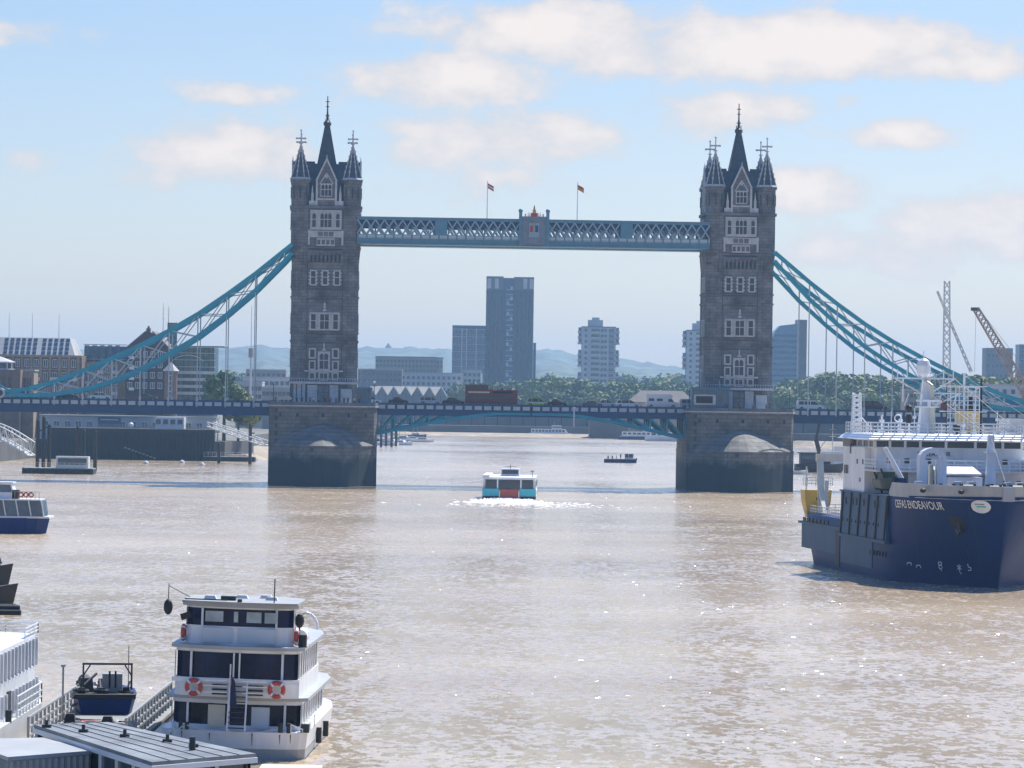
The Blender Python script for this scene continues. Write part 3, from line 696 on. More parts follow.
# ================================================================ CITY
brickmat('brick_brown', (.27,.175,.13), (.21,.14,.11), (.22,.18,.15), .6, .25, .02)
brickmat('brick_yellow', (.48,.36,.25), (.40,.30,.2), (.25,.22,.18), .6, .25, .02)
brickmat('brick_dark', (.11,.075,.075), (.08,.06,.065), (.07,.06,.06), .6, .25, .02)
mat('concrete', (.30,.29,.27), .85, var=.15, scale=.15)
mat('concrete_pale', (.52,.54,.55), .8, var=.12, scale=.15)
mat('cladding_blue', (.04,.11,.19), .4, var=.15, scale=.1)
mat('cladding_grey', (.15,.16,.17), .6, var=.15, scale=.1)
mat('roof_brown', (.15,.12,.105), .8, var=.2, scale=.2)
mat('roof_pale', (.42,.42,.41), .7, var=.15, scale=.1)
mat('steel_blue', (.05,.16,.27), .4, var=.15)
glassmat('glass_green', (.08,.20,.20), .1)
glassmat('glass_city', (.035,.055,.08), .15)
def unit(mbx, name):   # mesh shared by copies
    o = mbx.build(name); me = o.data; bpy.data.objects.remove(o); return me
def put(me, name, parent, loc, rotz=0.0):
    o = bpy.data.objects.new(name, me); C.objects.link(o); o.parent = parent; o.location = loc; o.rotation_euler = (0, 0, rotz); return o
def wmesh(w, h, frame='white_paint', glass='glass_city', bars=1, t=.12):
    g = mb(glass); g.box(-w/2, w/2, -.05, .1, -h/2, h/2); g.use(frame)
    g.box(-w/2-t, -w/2, -.14, .1, -h/2-t, h/2+t); g.box(w/2, w/2+t, -.14, .1, -h/2-t, h/2+t); g.box(-w/2, w/2, -.14, .1, h/2, h/2+t); g.box(-w/2, w/2, -.2, .1, -h/2-t, -h/2)
    for k in range(1, bars+1): x = -w/2+w*k/(bars+1); g.box(x-.05, x+.05, -.1, .05, -h/2, h/2)
    return unit(g, 'window')
def grid(parent, me, x0, x1, z0, z1, nx, nz, y, skip=()):
    for j in range(nz):
        for i in range(nx):
            if (i, j) in skip: continue
            put(me, 'window', parent, (x0+(x1-x0)*(i+.5)/nx, y, z0+(z1-z0)*(j+.5)/nz))
def block(name, label, cat, px0, px1, pyt, D, wall, depth=16, roof='cladding_grey', zb_=5.0, group=None, par=.6):
    a, b = at(px0, pyt, D), at(px1, pyt, D); cx = (a.x+b.x)/2; w = b.x-a.x; h = (a.z+b.z)/2-zb_
    t = thing(name, label, cat, (cx, D, zb_), 0, group)
    g = mb(wall); g.box(-w/2, w/2, 0, depth, -2, h); wl = g.build('wall', t)
    g = mb(roof); g.box(-w/2-.1, w/2+.1, -.12, depth+.1, h, h+par); g.build('roof', t)
    return t, w, h

# tall dark glass and metal tower
t, w_, h = block('residential_tower', 'tallest slim blue-glass tower with a notched crown in the middle of the skyline', 'tower', 486.5, 534, 279, 2300, 'cladding_blue', 24)
g = mb('cladding_blue')
nS = 12
for i in range(nS):
    x = -w_/2+w_*(i+.5)/nS
    if i in (5, 6): continue
    s = mb('glass_city'); s.box(x-.62, x+.62, -.12, .2, 2, h-7); s.build('glazing_strip', t)
    for sg in (-1, 1): g.box(x+sg*1.0-.16, x+sg*1.0+.16, -.55, .1, 0, h-6.5)
g.build_each('fin', t)
g = mb('concrete_pale')
for k in range(26): g.box(-w_/2+w_*5.1/nS, -w_/2+w_*6.9/nS, -.35, .2, 3+k*2.9, 3.45+k*2.9)
for k in range(26):
    if k % 3: g.box(-w_/2+w_*(5.2+.9*(k%2))/nS, -w_/2+w_*(5.8+.9*(k%2))/nS, -.4, .2, 3.4+k*2.9, 5.0+k*2.9)
g.build_each('balcony', t)
g = mb('cladding_grey'); g.box(-w_/2, -w_*.14, -.4, 12, h-6.2, h+1.4); g.box(w_*.08, w_/2, -.4, 12, h-6.2, h+1.2)
g.use('concrete_pale')
for x in (-w_*.44, -w_*.28, w_*.32, w_*.45): g.box(x-1.1, x+1.1, -.5, 0, h-5.5, h+.2)
g.build('crown_screen', t)
t, w_, h = block('annexe', 'narrow dark slab clinging to the right edge of the tallest tower', 'building', 533.5, 536, 344, 2312, 'cladding_blue', 14)
# slab block left of it
t, w_, h = block('office_block', 'dark blue gridded slab block beside the tallest tower', 'building', 452.5, 486, 326.5, 2290, 'cladding_blue', 18)
grid(t, wmesh(1.6, 2.2, 'concrete_pale'), -w_/2+.4, w_/2-.4, 6, h-1.5, 7, 11, -.05)
g = mb('concrete_pale')
for k in range(12): g.box(-w_/2, w_/2, -.25, 0, 5.8+k*(h-7.5)/11, 6.1+k*(h-7.5)/11)
for k in (2, 3, 5): g.box(-w_/2+w_*k/7-.25, -w_/2+w_*k/7+.25, -.3, 0, 4, h-1)
g.build_each('floor_band', t)
# white apartment towers
def white_tower(px0, px1, pyt, D, label):
    t, w_, h = block('apartment_tower', label, 'tower', px0+4, px1-4, pyt+7, D, 'concrete_pale', 20)
    g = mb('concrete_pale'); nf = 17; fh = h/nf
    for sx in (-1, 1):
        for k in range(nf):
            if k in (4, 9, 13): continue
            g.box(sx*(w_/2-.2), sx*(w_/2+2.3), 1.5, 12, k*fh, k*fh+1.25)
            g.box(sx*(w_/2-.2), sx*(w_/2+.3), 1.5, 12, k*fh, (k+1)*fh)
        
    g.build_each('balcony', t)
    g = mb('cladding_grey')
    for sx in (-1, 1):
        for k in range(nf):
            if k in (4, 9, 13): continue
            g.box(sx*(w_/2), sx*(w_/2+1.9), 2.4, 11, k*fh+1.25, (k+1)*fh)
    g.build_each('balcony_recess', t)
    mw = wmesh(w_*.24, 1.7, 'concrete_pale', bars=3); ms = wmesh(w_*.075, 1.6, 'concrete_pale', bars=0); mm = wmesh(w_*.14, 1.7, 'concrete_pale', bars=1)
    for k in range(nf):
        for (u, m_) in ((.12, ms), (.40, mw), (.60, ms), (.70, ms), (.87, mm)): put(m_, 'window', t, (-w_/2+w_*u, -.05, (k+.5)*fh))
    g = mb('concrete_pale')
    for k in range(nf): g.box(-w_*.24, w_*.04, -1.3, 0, k*fh-.1, k*fh+1.0)
    g.build_each('balcony', t)
    g = mb('cladding_grey')
    for k in range(nf): g.box(w_*.29, w_/2, -.3, 0, k*fh-.15, k*fh+.25)
    g.build_each('floor_band', t)
    g = mb('concrete_pale'); g.box(-w_*.32, w_*.12, 3, 12, h, h+4.5); g.box(-w_*.2, w_*.02, 4, 10, h+4.5, h+6); g.build('plant_room', t)
white_tower(578, 620, 320.5, 2400, 'white concrete apartment tower with side balconies standing alone above the trees')
white_tower(683, 724, 324, 2380, 'white balconied apartment tower half hidden behind the right bridge tower')
# slanted blue glass block
a, b = at(771, 322, 2200), at(807, 322, 2200)
t = thing('glass_tower', 'pale blue glass slab with a sloping shoulder right of the right bridge tower', 'tower', (a.x, 2200, 5))
W_ = b.x-a.x; H_ = b.z-5
mat('cladding_pale', (.15,.27,.38), .4)
g = mb('cladding_pale'); g.xz([(0,0),(W_-5.2,0),(W_-5.2,H_-1),(5,H_-2.2),(2.5,H_-5),(0,H_-12)], 0, 20); g.build('wall', t)
g = mb('cladding_grey'); g.box(W_-5.2, W_, -.5, 18, 0, H_+1.2); g.use('concrete_pale'); g.box(W_-5.3, W_-4.8, -.8, 0, 0, H_+1.2); g.build('stair_core', t)
for k in range(16):
    s = mb('glass_blue'); z = 3+k*(H_-8)/16; x0 = 0 if z < H_-12 else (z-(H_-12))*.5; s.box(x0, W_-5.3, -.25, .1, z, z+1.1); s.build('spandrel', t)
# right-hand far blocks
t, w_, h = block('office_block', 'dark square block seen behind the leaning crane jib', 'building', 986, 1013, 349, 2500, 'cladding_grey', 20)
grid(t, wmesh(1.3, 1.8, 'cladding_grey', bars=0), -w_/2+.5, w_/2-.5, 4, h-1, 6, 7, -.05)
t, w_, h = block('office_block', 'block cut by the right edge of the picture, behind the crane', 'building', 1019.5, 1050, 345.5, 2520, 'cladding_blue', 20)
grid(t, wmesh(1.5, 1.8, 'concrete_pale', bars=0), -w_/2+.5, w_/2-.5, 4, h-1, 7, 8, -.05)
# flat blocks between the bridge towers
t, w_, h = block('office_block', 'long brown flat-roofed block on the skyline left of the dark slab', 'building', 375.5, 437, 357.5, 2350, 'concrete', 14)
grid(t, wmesh(1.2, 1.5, 'concrete', bars=0), -w_/2, w_/2, h-9, h-.8, 17, 3, -.05)
t, w_, h = block('annexe', 'small pale block at the end of the long brown flat-roofed block', 'building', 437, 443, 358.5, 2352, 'roof_pale', 12)
grid(t, wmesh(.9, 1.4, 'concrete', bars=0), -w_/2, w_/2, h-6, h-.8, 2, 2, -.05)
specs = [(360, 482, 373.5, 2150, 'concrete_pale', 'long pale low warehouse stretching behind the zigzag roof', 24, 3),
         (358, 402, 370, 2100, 'cladding_grey', 'low grey block close to the right side of the left bridge tower', 10, 2),
         (463, 481, 370.5, 2120, 'concrete_pale', 'short pale block in front of the dark slab', 4, 2),
         (243, 290, 378, 1700, 'concrete_pale', 'white long shed left of the left bridge tower', 9, 2),
         (236, 262, 383, 1600, 'roof_pale', 'low pale warehouse beside the round-crowned tree', 6, 2),
         (262, 290, 388, 1560, 'concrete', 'low grey warehouse touching the left bridge tower', 7, 2),
         (246, 286, 370.5, 1950, 'concrete', 'distant flat block above the white shed', 8, 2),
         (975, 1060, 386, 1500, 'concrete_pale', 'pale flat-roofed block beneath the leaning crane', 10, 2),
         (905, 965, 391, 1650, 'brick_yellow', 'yellow brick terrace glimpsed behind the ship mast', 14, 2),
         (800, 846, 398, 1850, 'brick_yellow', 'low terrace among trees right of the right bridge tower', 10, 2)]
for (x0, x1, y, D, mt, lb, nx, nz) in specs:
    t, w_, h = block('warehouse', lb, 'building', x0, x1, y, D, mt, 18, roof='roof_pale')
    hh = min(h-1, nz*3.2); grid(t, wmesh(1.3, 1.5, 'concrete', bars=0), -w_/2, w_/2, h-hh-.6, h-.6, nx, nz, -.05)
# zigzag roofed warehouse
a, b = at(364, 386, 2015), at(447, 386, 2015)
t = thing('sawtooth_warehouse', 'long warehouse with a zigzag row of pale gables behind the bascule', 'warehouse', (a.x, 2015, 5))
W_ = b.x-a.x; n = 7; st = W_/n; zt = a.z-5
g = mb('cladding_grey'); g.box(0, W_, 0, 26, -2, zt-4.6)
for k in range(n): g.xz([(k*st, zt-4.6), ((k+1)*st, zt-4.6), ((k+.5)*st, zt)], .2, 26)
g.build('wall', t)
for k in range(n-1):
    g = mb('concrete'); x = (k+1)*st; g.face([(x, -.1, zt-4.5), (x+st*.47, 8.0, zt+.15), (x-st*.47, 8.0, zt+.15)]); g.face([(x, -.1, zt-4.8), (x-st*.47, 8.0, zt-.15), (x+st*.47, 8.0, zt-.15)]); g.build('roof_light', t)
g = mb('dark_metal')
for k in range(12): g.box(k*W_/12+.3, k*W_/12+.6, -.1, 0, -1, zt-3.6)
g.build_each('post', t)
# house with a broad hipped roof
a, b = at(628, 391, 1900), at(697, 391, 1900)
t = thing('pavilion', 'long low building with broad brown hipped roof behind the camper van', 'building', ((a.x+b.x)/2, 1900, 5))
w_ = (b.x-a.x)/2; z = a.z-5
g = mb('brick_yellow'); g.box(-w_+.8, w_-.8, .8, 17, -2, z-5); g.build('wall', t)
g = mb('roof_brown'); g.frus(0, 9, w_, 9, z-5, w_-6.5, .3, z+.4); g.build('roof', t)
# river walls
for (x0, x1, pyt, D, lb, m_) in ((380, 700, 411.5, 1992, 'dark embankment wall running along the far bank between the piers', 'wall_stone'), (786, 930, 416.5, 1757, 'dark embankment wall right of the right pier', 'wall_stone')):
    a, b = at(x0, pyt, D), at(x1, pyt, D)
    t = thing('river_wall', lb, 'wall', ((a.x+b.x)/2, D, 5)); hw = (b.x-a.x)/2
    g = mb(m_); g.box(-hw, hw, 0, 3, -3, a.z-5); g.build('wall', t)
    g = mb('concrete'); g.box(-hw, hw, -.2, 3.2, a.z-5, a.z-4.4); g.build('coping', t)
    g = mb('timber'); k = -hw+1
    while k < hw: g.box(k, k+.5, -.3, 0, -3, a.z-5.5); k += 6.3
    g.build_each('fender', t)
# pale stepped quay in the middle bank
for (x0, x1, y0, y1, lb) in ((590, 640, 413, 423, 'dark stone slipway block on the far bank'),):
    a, b = at(x0, y0, 1930), at(x1, y1, 1930)
    t = thing('jetty_block', lb, 'jetty', ((a.x+b.x)/2, 1930, 0)); hw = (b.x-a.x)/2
    g = mb('wall_stone'); g.box(-hw, hw, 0, 30, -1, a.z-3); g.build('deck', t)
    g = mb('concrete'); g.box(-hw*.8, hw*.5, 3, 12, a.z-3, a.z); g.build('shed', t)

# ---- left bank, near
def roofed(name, label, px0, px1, pye, pyr, D, wall, roofm, depth=22, zb_=5.0, ridge=.5):
    a, b = at(px0, pye, D), at(px1, pye, D); r = at(px0, pyr, D).z-zb_
    w = b.x-a.x; h = (a.z+b.z)/2-zb_; t = thing(name, label, 'building', ((a.x+b.x)/2, D, zb_))
    g = mb(wall); g.box(-w/2, w/2, 0, depth, -2, h); g.build('wall', t)
    return t, w, h, r
t, w_, h, r = roofed('brick_warehouse', 'big brown brick warehouse with pale mansard roof full of skylights at the left edge', -60, 82, 354.5, 336, 1125, 'brick_brown', 'roof_pale')
g = mb('roof_pale'); g.hexa([(-w_/2+2,0.2,h),(w_/2-2,0.2,h),(w_/2-2,22,h),(-w_/2+2,22,h),(-w_/2+2,5,r),(w_/2-4,5,r),(w_/2-4,17,r),(-w_/2+2,17,r)]); rf = g.build('roof', t)
for j in range(4):
    for i in range(11):
        u = (j+.5)/4; x = w_/2-4.4-i*1.62-(0.9 if i > 4 else 0); y = .2+4.8*u; z = h+(r-h)*u
        q = mb('glass_city'); q.hexa([(x-.5,y-.52,z-.4),(x+.5,y-.52,z-.4),(x+.5,y-.3,z-.4),(x-.5,y-.3,z-.4),(x-.5,y+.28,z+.42),(x+.5,y+.28,z+.42),(x+.5,y+.5,z+.42),(x-.5,y+.5,z+.42)]); q.build('skylight', rf)
g = mb('brick_yellow')
for i in range(13): x = w_/2-1-i*2.6; g.box(x-.35, x+.35, -.45, 0, 0, h)
g.box(-w_/2, w_/2, -.5, 0, h-.6, h); g.box(-w_/2, w_/2, -.3, 0, h-4.2, h-3.8); g.build_each('pilaster', t)
me = wmesh(1.1, 2.0, 'white_paint', bars=1)
for j in range(3):
    for i in range(12): put(me, 'window', t, (w_/2-2.3-i*2.6, -.05, h-2.3-j*3.6))
for i in range(0, 12, 2):
    q = mb('white_dirty'); q.box(-1.2, 1.2, -1.3, 0, 0, .15); q.box(-1.2, 1.2, -1.3, -1.22, .15, 1.0); q.build('balcony', t, (w_/2-2.3-i*2.6, 0, h-7.2))
for (x, px) in ((-2, 0), (4.5, 0), (12, 0)):
    q = mb('grey_paint'); q.cyl(0, 0, 0, 7, .09, .04, n=5); q.build('aerial', t, (x, 11, r))
t, w_, h, r = roofed('brick_lodge', 'squat brown brick lodge topped by a white glazed lantern at the left edge', -20, 20.5, 369.5, 360, 1100, 'brick_brown', 'roof_pale', 12)
g = mb('white_paint'); 
for k in range(8):
    a_ = k*math.pi/4; g.box(-1+3.4*math.cos(a_)-.15, -1+3.4*math.cos(a_)+.15, 6+3.4*math.sin(a_)-.15, 6+3.4*math.sin(a_)+.15, h, h+1.9)
g.cyl(-1, 6, h, h+.3, 4.2, n=8); g.cyl(-1, 6, h+1.9, h+2.2, 4.3, n=8); g.use('roof_pale'); g.cyl(-1, 6, h+2.2, h+3.6, 4.3, .3, n=8); g.build('lantern', t)
g = mb('glass_city'); g.cyl(-1, 6, h+.3, h+1.9, 3.3, n=8); g.build('lantern_glass', t)
me = wmesh(.55, 2.4, 'brick_dark', bars=0)
for i in range(5): put(me, 'window', t, (-w_/2+1.2+i*1.75, -.05, h-3.4))
for i in range(5): put(me, 'window', t, (-w_/2+1.2+i*1.75, -.05, h-8.6))
t, w_, h, r = roofed('brick_lodge', 'narrow yellow brick block squeezed between lodge and warehouse', 20.7, 34, 371, 371, 1106, 'brick_yellow', 'roof_pale', 10)
g = mb('roof_pale'); g.box(-w_/2-.2, w_/2+.2, -.2, 10, h, h+.4); g.build('roof', t)
me = wmesh(.5, 2.4, 'brick_brown', bars=0)
for j in range(2):
    for i in range(4): put(me, 'window', t, (-w_/2+.5+i*.72, -.05, h-3.2-j*5.5))
# steel and glass penthouse building
t, w_, h, r = roofed('loft_block', 'pale brick loft block crowned by blue steel and glass gables', 82.2, 126, 362, 342, 1135, 'brick_yellow', 'steel_blue', 20)
g = mb('steel_blue'); g.box(-w_/2, w_/2, 5, 15, h, h+4.5); fr_ = g.build('penthouse', t)
for k in range(5):
    x = -w_/2+1.0+k*2.15; q = mb('steel_blue'); q.bar((x-.9,3,h),(x-.5,3,h+4.8),.16); q.bar((x+.9,3,h),(x+.5,3,h+4.8),.16); q.bar((x-.7,3,h+2.2),(x+.7,3,h+2.2),.14); q.bar((x-.5,3,h+4.8),(x+.5,3,h+4.8),.25); q.use('glass_blue'); q.box(x-.6,x+.6,3.1,3.3,h,h+4.6); q.build('gable', fr_)
q = mb('pale_paint'); q.bar((-w_/2,2.8,h+4.9),(w_/2,2.8,h+4.9),.22); q.bar((-w_/2,2.8,h+.8),(w_/2,2.8,h+.8),.2); q.build('rail', fr_)
me = wmesh(1.0, 1.9, 'white_paint', bars=1)
for j in range(4):
    for i in range(5): put(me, 'window', t, (-w_/2+1.1+i*2.05, -.05, h-2-j*3.0))
for j in range(3):
    for i in (0, 2, 4): q = mb('white_dirty'); q.box(-.9, .9, -1.2, 0, 0, .12); q.box(-.9, .9, -1.2, -1.12, .12, .95); q.build('balcony', t, (-w_/2+1.1+i*2.05, 0, h-3.3-j*3.0))
# dark gabled brick
t, w_, h, r = roofed('gabled_house', 'dark brick gabled building with tall chimney behind the left chain', 126.5, 169, 348, 331, 1130, 'brick_dark', 'slate', 18)
g = mb('brick_dark'); g.xz([(-w_/2, h), (w_/2, h), (1.5, r-.4), (-1, r-.4)], 0, 18); g.build('gable', t)
g = mb('roof_brown'); g.bar((-w_/2-.3, 9, h-.2), (-.6, 9, r), 18.4, .35); g.bar((w_/2+.3, 9, h-.2), (1.2, 9, r), 18.4, .35); g.build('roof', t)
g = mb('brick_brown'); g.box(-.6, .6, 1, 2.4, r-3, r+.9); g.use('slate'); g.cyl(0, 1.7, r+.9, r+1.5, .3, n=8); g.build('chimney', t)
me = wmesh(1.0, 1.5, 'white_paint', bars=1)
for j in range(4):
    for i in range(5): put(me, 'window', t, (-w_/2+1.1+i*2.1, -.05, h-1.8-j*2.9))
for j in range(4): q = mb('white_paint'); q.box(-.7, .7, -1.0, 0, 0, .8); q.build('balcony', t, (-w_/2+1.6, 0, h-3.2-j*2.9))
# turret with conical roof
p = at(171, 371, 1105); t = thing('round_turret', 'small brick turret with a pale conical roof between brick gable and glass block', 'turret', (p.x, 1105, 5))
g = mb('brick_brown'); g.cyl(0, 0, -2, p.z-5, 1.8, n=12); g.build('wall', t); g = mb('roof_pale'); g.cyl(0, 0, p.z-5, p.z-2.6, 2.3, .1, n=12); g.build('roof', t)
me = wmesh(.5, 1.4, 'white_paint', bars=0)
for j in range(3): put(me, 'window', t, (0, -1.8, p.z-7-j*2.8))
# green glass block
t, w_, h, r = roofed('glass_apartments', 'stepped green glass apartment block with curved canopies and white balconies', 174, 214, 347.5, 343, 1140, 'glass_green', 'glass_green', 18)
g = mb('white_dirty')
for j in range(7):
    z = h-1.5-j*1.95; g.box(-w_/2-.3, w_/2+.5, -1.3, 0, z-.16, z); g.box(-w_/2-.3, w_/2+.5, -1.32, -1.26, z, z+.7) if j > 2 else None
g.build_each('balcony', t)
g = mb('glass_green'); g.box(-w_/2-.8, w_/2+3.0, -2.4, 12, h+.1, h+.45); g.build('canopy', t)
g = mb('cream_paint')
for k in range(8):
    a0 = math.pi*(.15+.7*k/8); a1 = math.pi*(.15+.7*(k+1)/8)
    g.bar((-1.5-5*math.cos(a0), -1.5, h-5.4+3.2*math.sin(a0)), (-1.5-5*math.cos(a1), -1.5, h-5.4+3.2*math.sin(a1)), .35, .25)
g.build('arched_canopy', t)
g = mb('dark_metal')
for k in range(9): g.box(-w_/2+k*w_/8-.08, -w_/2+k*w_/8+.08, -.16, 0, 0, h)
g.build('mullions', t)
a, b = at(168, 323, 1162), at(176.5, 323, 1162)
t = thing('glass_lift_tower', 'slim green glass lift tower rising above the left chain', 'tower', ((a.x+b.x)/2, 1162, 5)); w_ = b.x-a.x; h = a.z-5
g = mb('glass_green'); g.box(-w_/2, w_/2, 0, 3, 0, h); g.build('glazing', t)
g = mb('dark_metal')
for x in (-w_/2, w_/2): g.box(x-.12, x+.12, -.15, 0, 0, h+.2)
for k in range(9): g.box(-w_/2, w_/2, -.14, 0, h*k/8-.1, h*k/8+.1)
g.build('frame', t)
for (px, y0, y1, D, lb) in ((163, 303, 335, 1020, 'thin aerial mast left of the green lift tower'), (168.5, 306, 323, 1032, 'thin aerial on top of the green lift tower')):
    p = at(px, y0, D); q = at(px, y1, D); t = mb('grey_paint'); t.cyl(0, 0, 0, p.z-q.z, .1, .04, n=5)
    for k in range(3): t.box(-.35, .35, -.03, .03, (p.z-q.z)*(.5+.15*k), (p.z-q.z)*(.5+.15*k)+.06)
    tag(t.build('aerial_mast', None, (q.x, D, q.z)), lb, 'mast')
p = at(251.5, 321, 1300); q = at(251.5, 374, 1300)
t = thing('radio_mast', 'slender pale mast with a drum halfway up, behind the left hangers', 'mast', (p.x, 1300, 5)); H_ = p.z-5
g = mb('white_dirty'); g.cyl(0, 0, 0, H_*.72, .45, .3, n=6); g.cyl(0, 0, H_*.72, H_+5, .14, .08, n=5); g.build('pole', t); g = mb('grey_paint'); g.cyl(0, 0, H_*.68, H_*.76, .8, n=8); g.build('drum', t)
# ridge churches
for (px, pyt, lb) in ((388.5, 343, 'hazy domed church tower on the far ridge, the bigger'), (405.5, 346.5, 'hazy little spire on the far ridge, the smaller')):
    p = at(px, pyt, 6150); q = at(px, 351, 6150); hh = p.z-q.z; t = thing('hilltop_church', lb, 'church', (p.x, 6150, q.z-3))
    g = mb('concrete'); g.box(-9, 9, -8, 8, 0, hh*.45); g.build('nave', t); g = mb('cladding_grey'); g.cyl(0, 0, hh*.4, hh*.8, 5.5, 4.5, n=10); g.cyl(0, 0, hh*.8, hh+3, 4.5, .4, n=10); g.build('dome', t)
# scattered far houses at the foot of the hills
mh = []
for k in range(3):
    g = mb(('concrete_pale', 'concrete', 'brick_yellow')[k]); g.box(-9-3*k, 9+3*k, 0, 12, 0, 9); mh.append(unit(g, 'wall'))
g = mb('roof_pale'); g.xz([(-10,9),(10,9),(7,12),(-7,12)], -.5, 12.5); rfm = unit(g, 'roof')
rr = random.Random(3)
for k in range(95):
    px = rr.uniform(-20, 1050); D = rr.uniform(3000, 4100); 
    if 300 < px < 345 or 712 < px < 770: continue
    t = thing('distant_house', 'pale hazy house among the distant trees below the hills', 'house', (atx(px, 380, D), D, 5+rr.uniform(0, (D-3000)*.018)), rr.uniform(-.4, .4), 'hazy distant houses below the hills')
    put(mh[k%3], 'wall', t, (0,0,0)); put(rfm, 'roof', t, (0,0,0))
# ---- trees
for nm, c in (('leaf_a', (.11,.17,.035)), ('leaf_b', (.06,.115,.03)), ('leaf_c', (.18,.215,.045)), ('bark', (.06,.05,.04))): mat(nm, c, .8, var=.35, scale=.25)
def tree_meshes(seed, Hh, Rr, leaf, nleaf=1100, ls=.6):
    rr = random.Random(seed); g = mb('bark'); g.tube((0,0,-1), (0,0,Hh*.45), Hh*.028, Hh*.018, 7)
    lobes = []
    for k in range(9):
        a = rr.uniform(0, 6.28); d = Rr*rr.uniform(.25, .62); z = Hh*rr.uniform(.38, .8); r = Rr*rr.uniform(.34, .52)
        lobes.append((d*math.cos(a), d*math.sin(a), z, r)); g.tube((0,0,Hh*.33), (d*math.cos(a)*.9, d*math.sin(a)*.9, z), Hh*.012, Hh*.005, 5)
    lobes.append((0, 0, Hh*.84, Rr*.42)); lobes.append((0, 0, Hh*.55, Rr*.6))
    trunk = unit(g, 'trunk'); c = mb(leaf)
    for k in range(nleaf):
        lx, ly, lz, lr = lobes[rr.randrange(len(lobes))]
        v = Vector((rr.gauss(0,1), rr.gauss(0,1), rr.gauss(0,1))).normalized(); rad = lr*(rr.random()**.25)*rr.uniform(.85, 1.12)
        p = Vector((lx, ly, lz))+Vector((v.x*rad, v.y*rad, v.z*rad*.85))
        n_ = (v+Vector((rr.gauss(0,.28), rr.gauss(0,.28), rr.gauss(0,.28)))).normalized(); a = n_.orthogonal().normalized(); b = n_.cross(a); s = ls*rr.uniform(.6, 1.3); th = rr.uniform(0, 6.28)
        a2 = a*math.cos(th)+b*math.sin(th); b2 = -a*math.sin(th)+b*math.cos(th)
        c.face([p-a2*s, p-b2*s*.7+n_*s*.2, p+a2*s, p+b2*s*.8-n_*s*.15])
    return trunk, unit(c, 'crown')
TM = [tree_meshes(11, 13, 6.0, 'leaf_a'), tree_meshes(12, 15, 6.8, 'leaf_b'), tree_meshes(13, 12, 5.6, 'leaf_c'), tree_meshes(14, 14, 5.2, 'leaf_a')]
def tree(kind, label, x, y, z=5.0, s=1.0, group=None, rot=0.0):
    t = thing('tree', label, 'tree', (x, y, z), rot, group); t.scale = (s, s, s)
    put(TM[kind][0], 'trunk', t, (0,0,0)); put(TM[kind][1], 'crown', t, (0,0,0)); return t
KL = ['mid green', 'dark green', 'yellow green', 'upright green']
rr = random.Random(21)
def belt(px0, px1, ytop, D0, D1, n, where, grp, hs=1.0):
    for k in range(n):
        u = (k+.5)/n; px = px0+(px1-px0)*u+rr.uniform(-4, 4); D = rr.uniform(D0, D1); kd = rr.randrange(4)
        if isinstance(ytop, list):
            for q in range(len(ytop)-1):
                if ytop[q][0] <= px <= ytop[q+1][0]: v = (px-ytop[q][0])/(ytop[q+1][0]-ytop[q][0]); yt = ytop[q][1]*(1-v)+ytop[q+1][1]*v; break
            else: yt = ytop[-1][1]
        else: yt = ytop
        z = at(px, yt+rr.uniform(-1.5, 5)*hs, D).z; Hh = (13, 15, 12, 14)[kd]; s = max(.5, (z-5)/Hh)
        tree(kd, f'{KL[kd]} tree {where}', atx(px, 390, D), D, 5.0, s, f'{KL[kd]} {grp}', rr.uniform(0, 6))
belt(528, 715, [(520,378),(545,377),(580,379),(640,381),(720,383)], 2010, 2160, 34, 'in the belt between tall tower and right bridge tower', 'trees of the middle belt')
belt(425, 540, [(420,396),(440,388),(470,379),(500,381),(545,379)], 2030, 2110, 17, 'behind the open-top bus', 'trees behind the bus')
belt(535, 700, 390, 2003, 2022, 20, 'in the front row on the far embankment', 'embankment trees', .8)
belt(772, 925, [(770,384),(800,377),(840,370),(860,373),(905,378),(930,380)], 1800, 2000, 32, 'right of the right bridge tower', 'trees right of the bridge')
belt(772, 930, 391, 1765, 1790, 22, 'along the bank right of the right pier', 'low trees on the right bank', .8)
belt(925, 1040, [(920,380),(950,372),(975,374),(990,378),(1040,375)], 1560, 1700, 17, 'behind ship mast and cranes', 'trees behind the cranes')
belt(236, 292, 377, 1700, 1900, 9, 'above the white shed left of the bridge tower', 'trees behind the white shed', .8)
belt(772, 1030, 376, 2600, 2900, 26, 'in the distant belt on the right', 'distant trees on the right', .8)
belt(440, 700, 373, 2700, 2950, 26, 'in the distant belt behind the middle blocks', 'distant trees in the middle', .8)
belt(215, 300, 372, 2600, 2800, 10, 'in the distant belt on the left', 'distant trees on the left', .8)
tk = tree_meshes(33, 12, 4.2, 'leaf_b', 1500, .35); TM.append(tk)
p = at(225, 367, 1112); t = tree(4, 'round dark green tree at the end of the green glass block', p.x, 1112, 5.0, (p.z-5)/12.0)
p = at(239, 388, 1116); t = tree(2, 'small pale green tree beside the round dark tree', p.x, 1116, 5.0, (p.z-5)/12.0)

# ---- riverside structures on the left
D = 1080.0
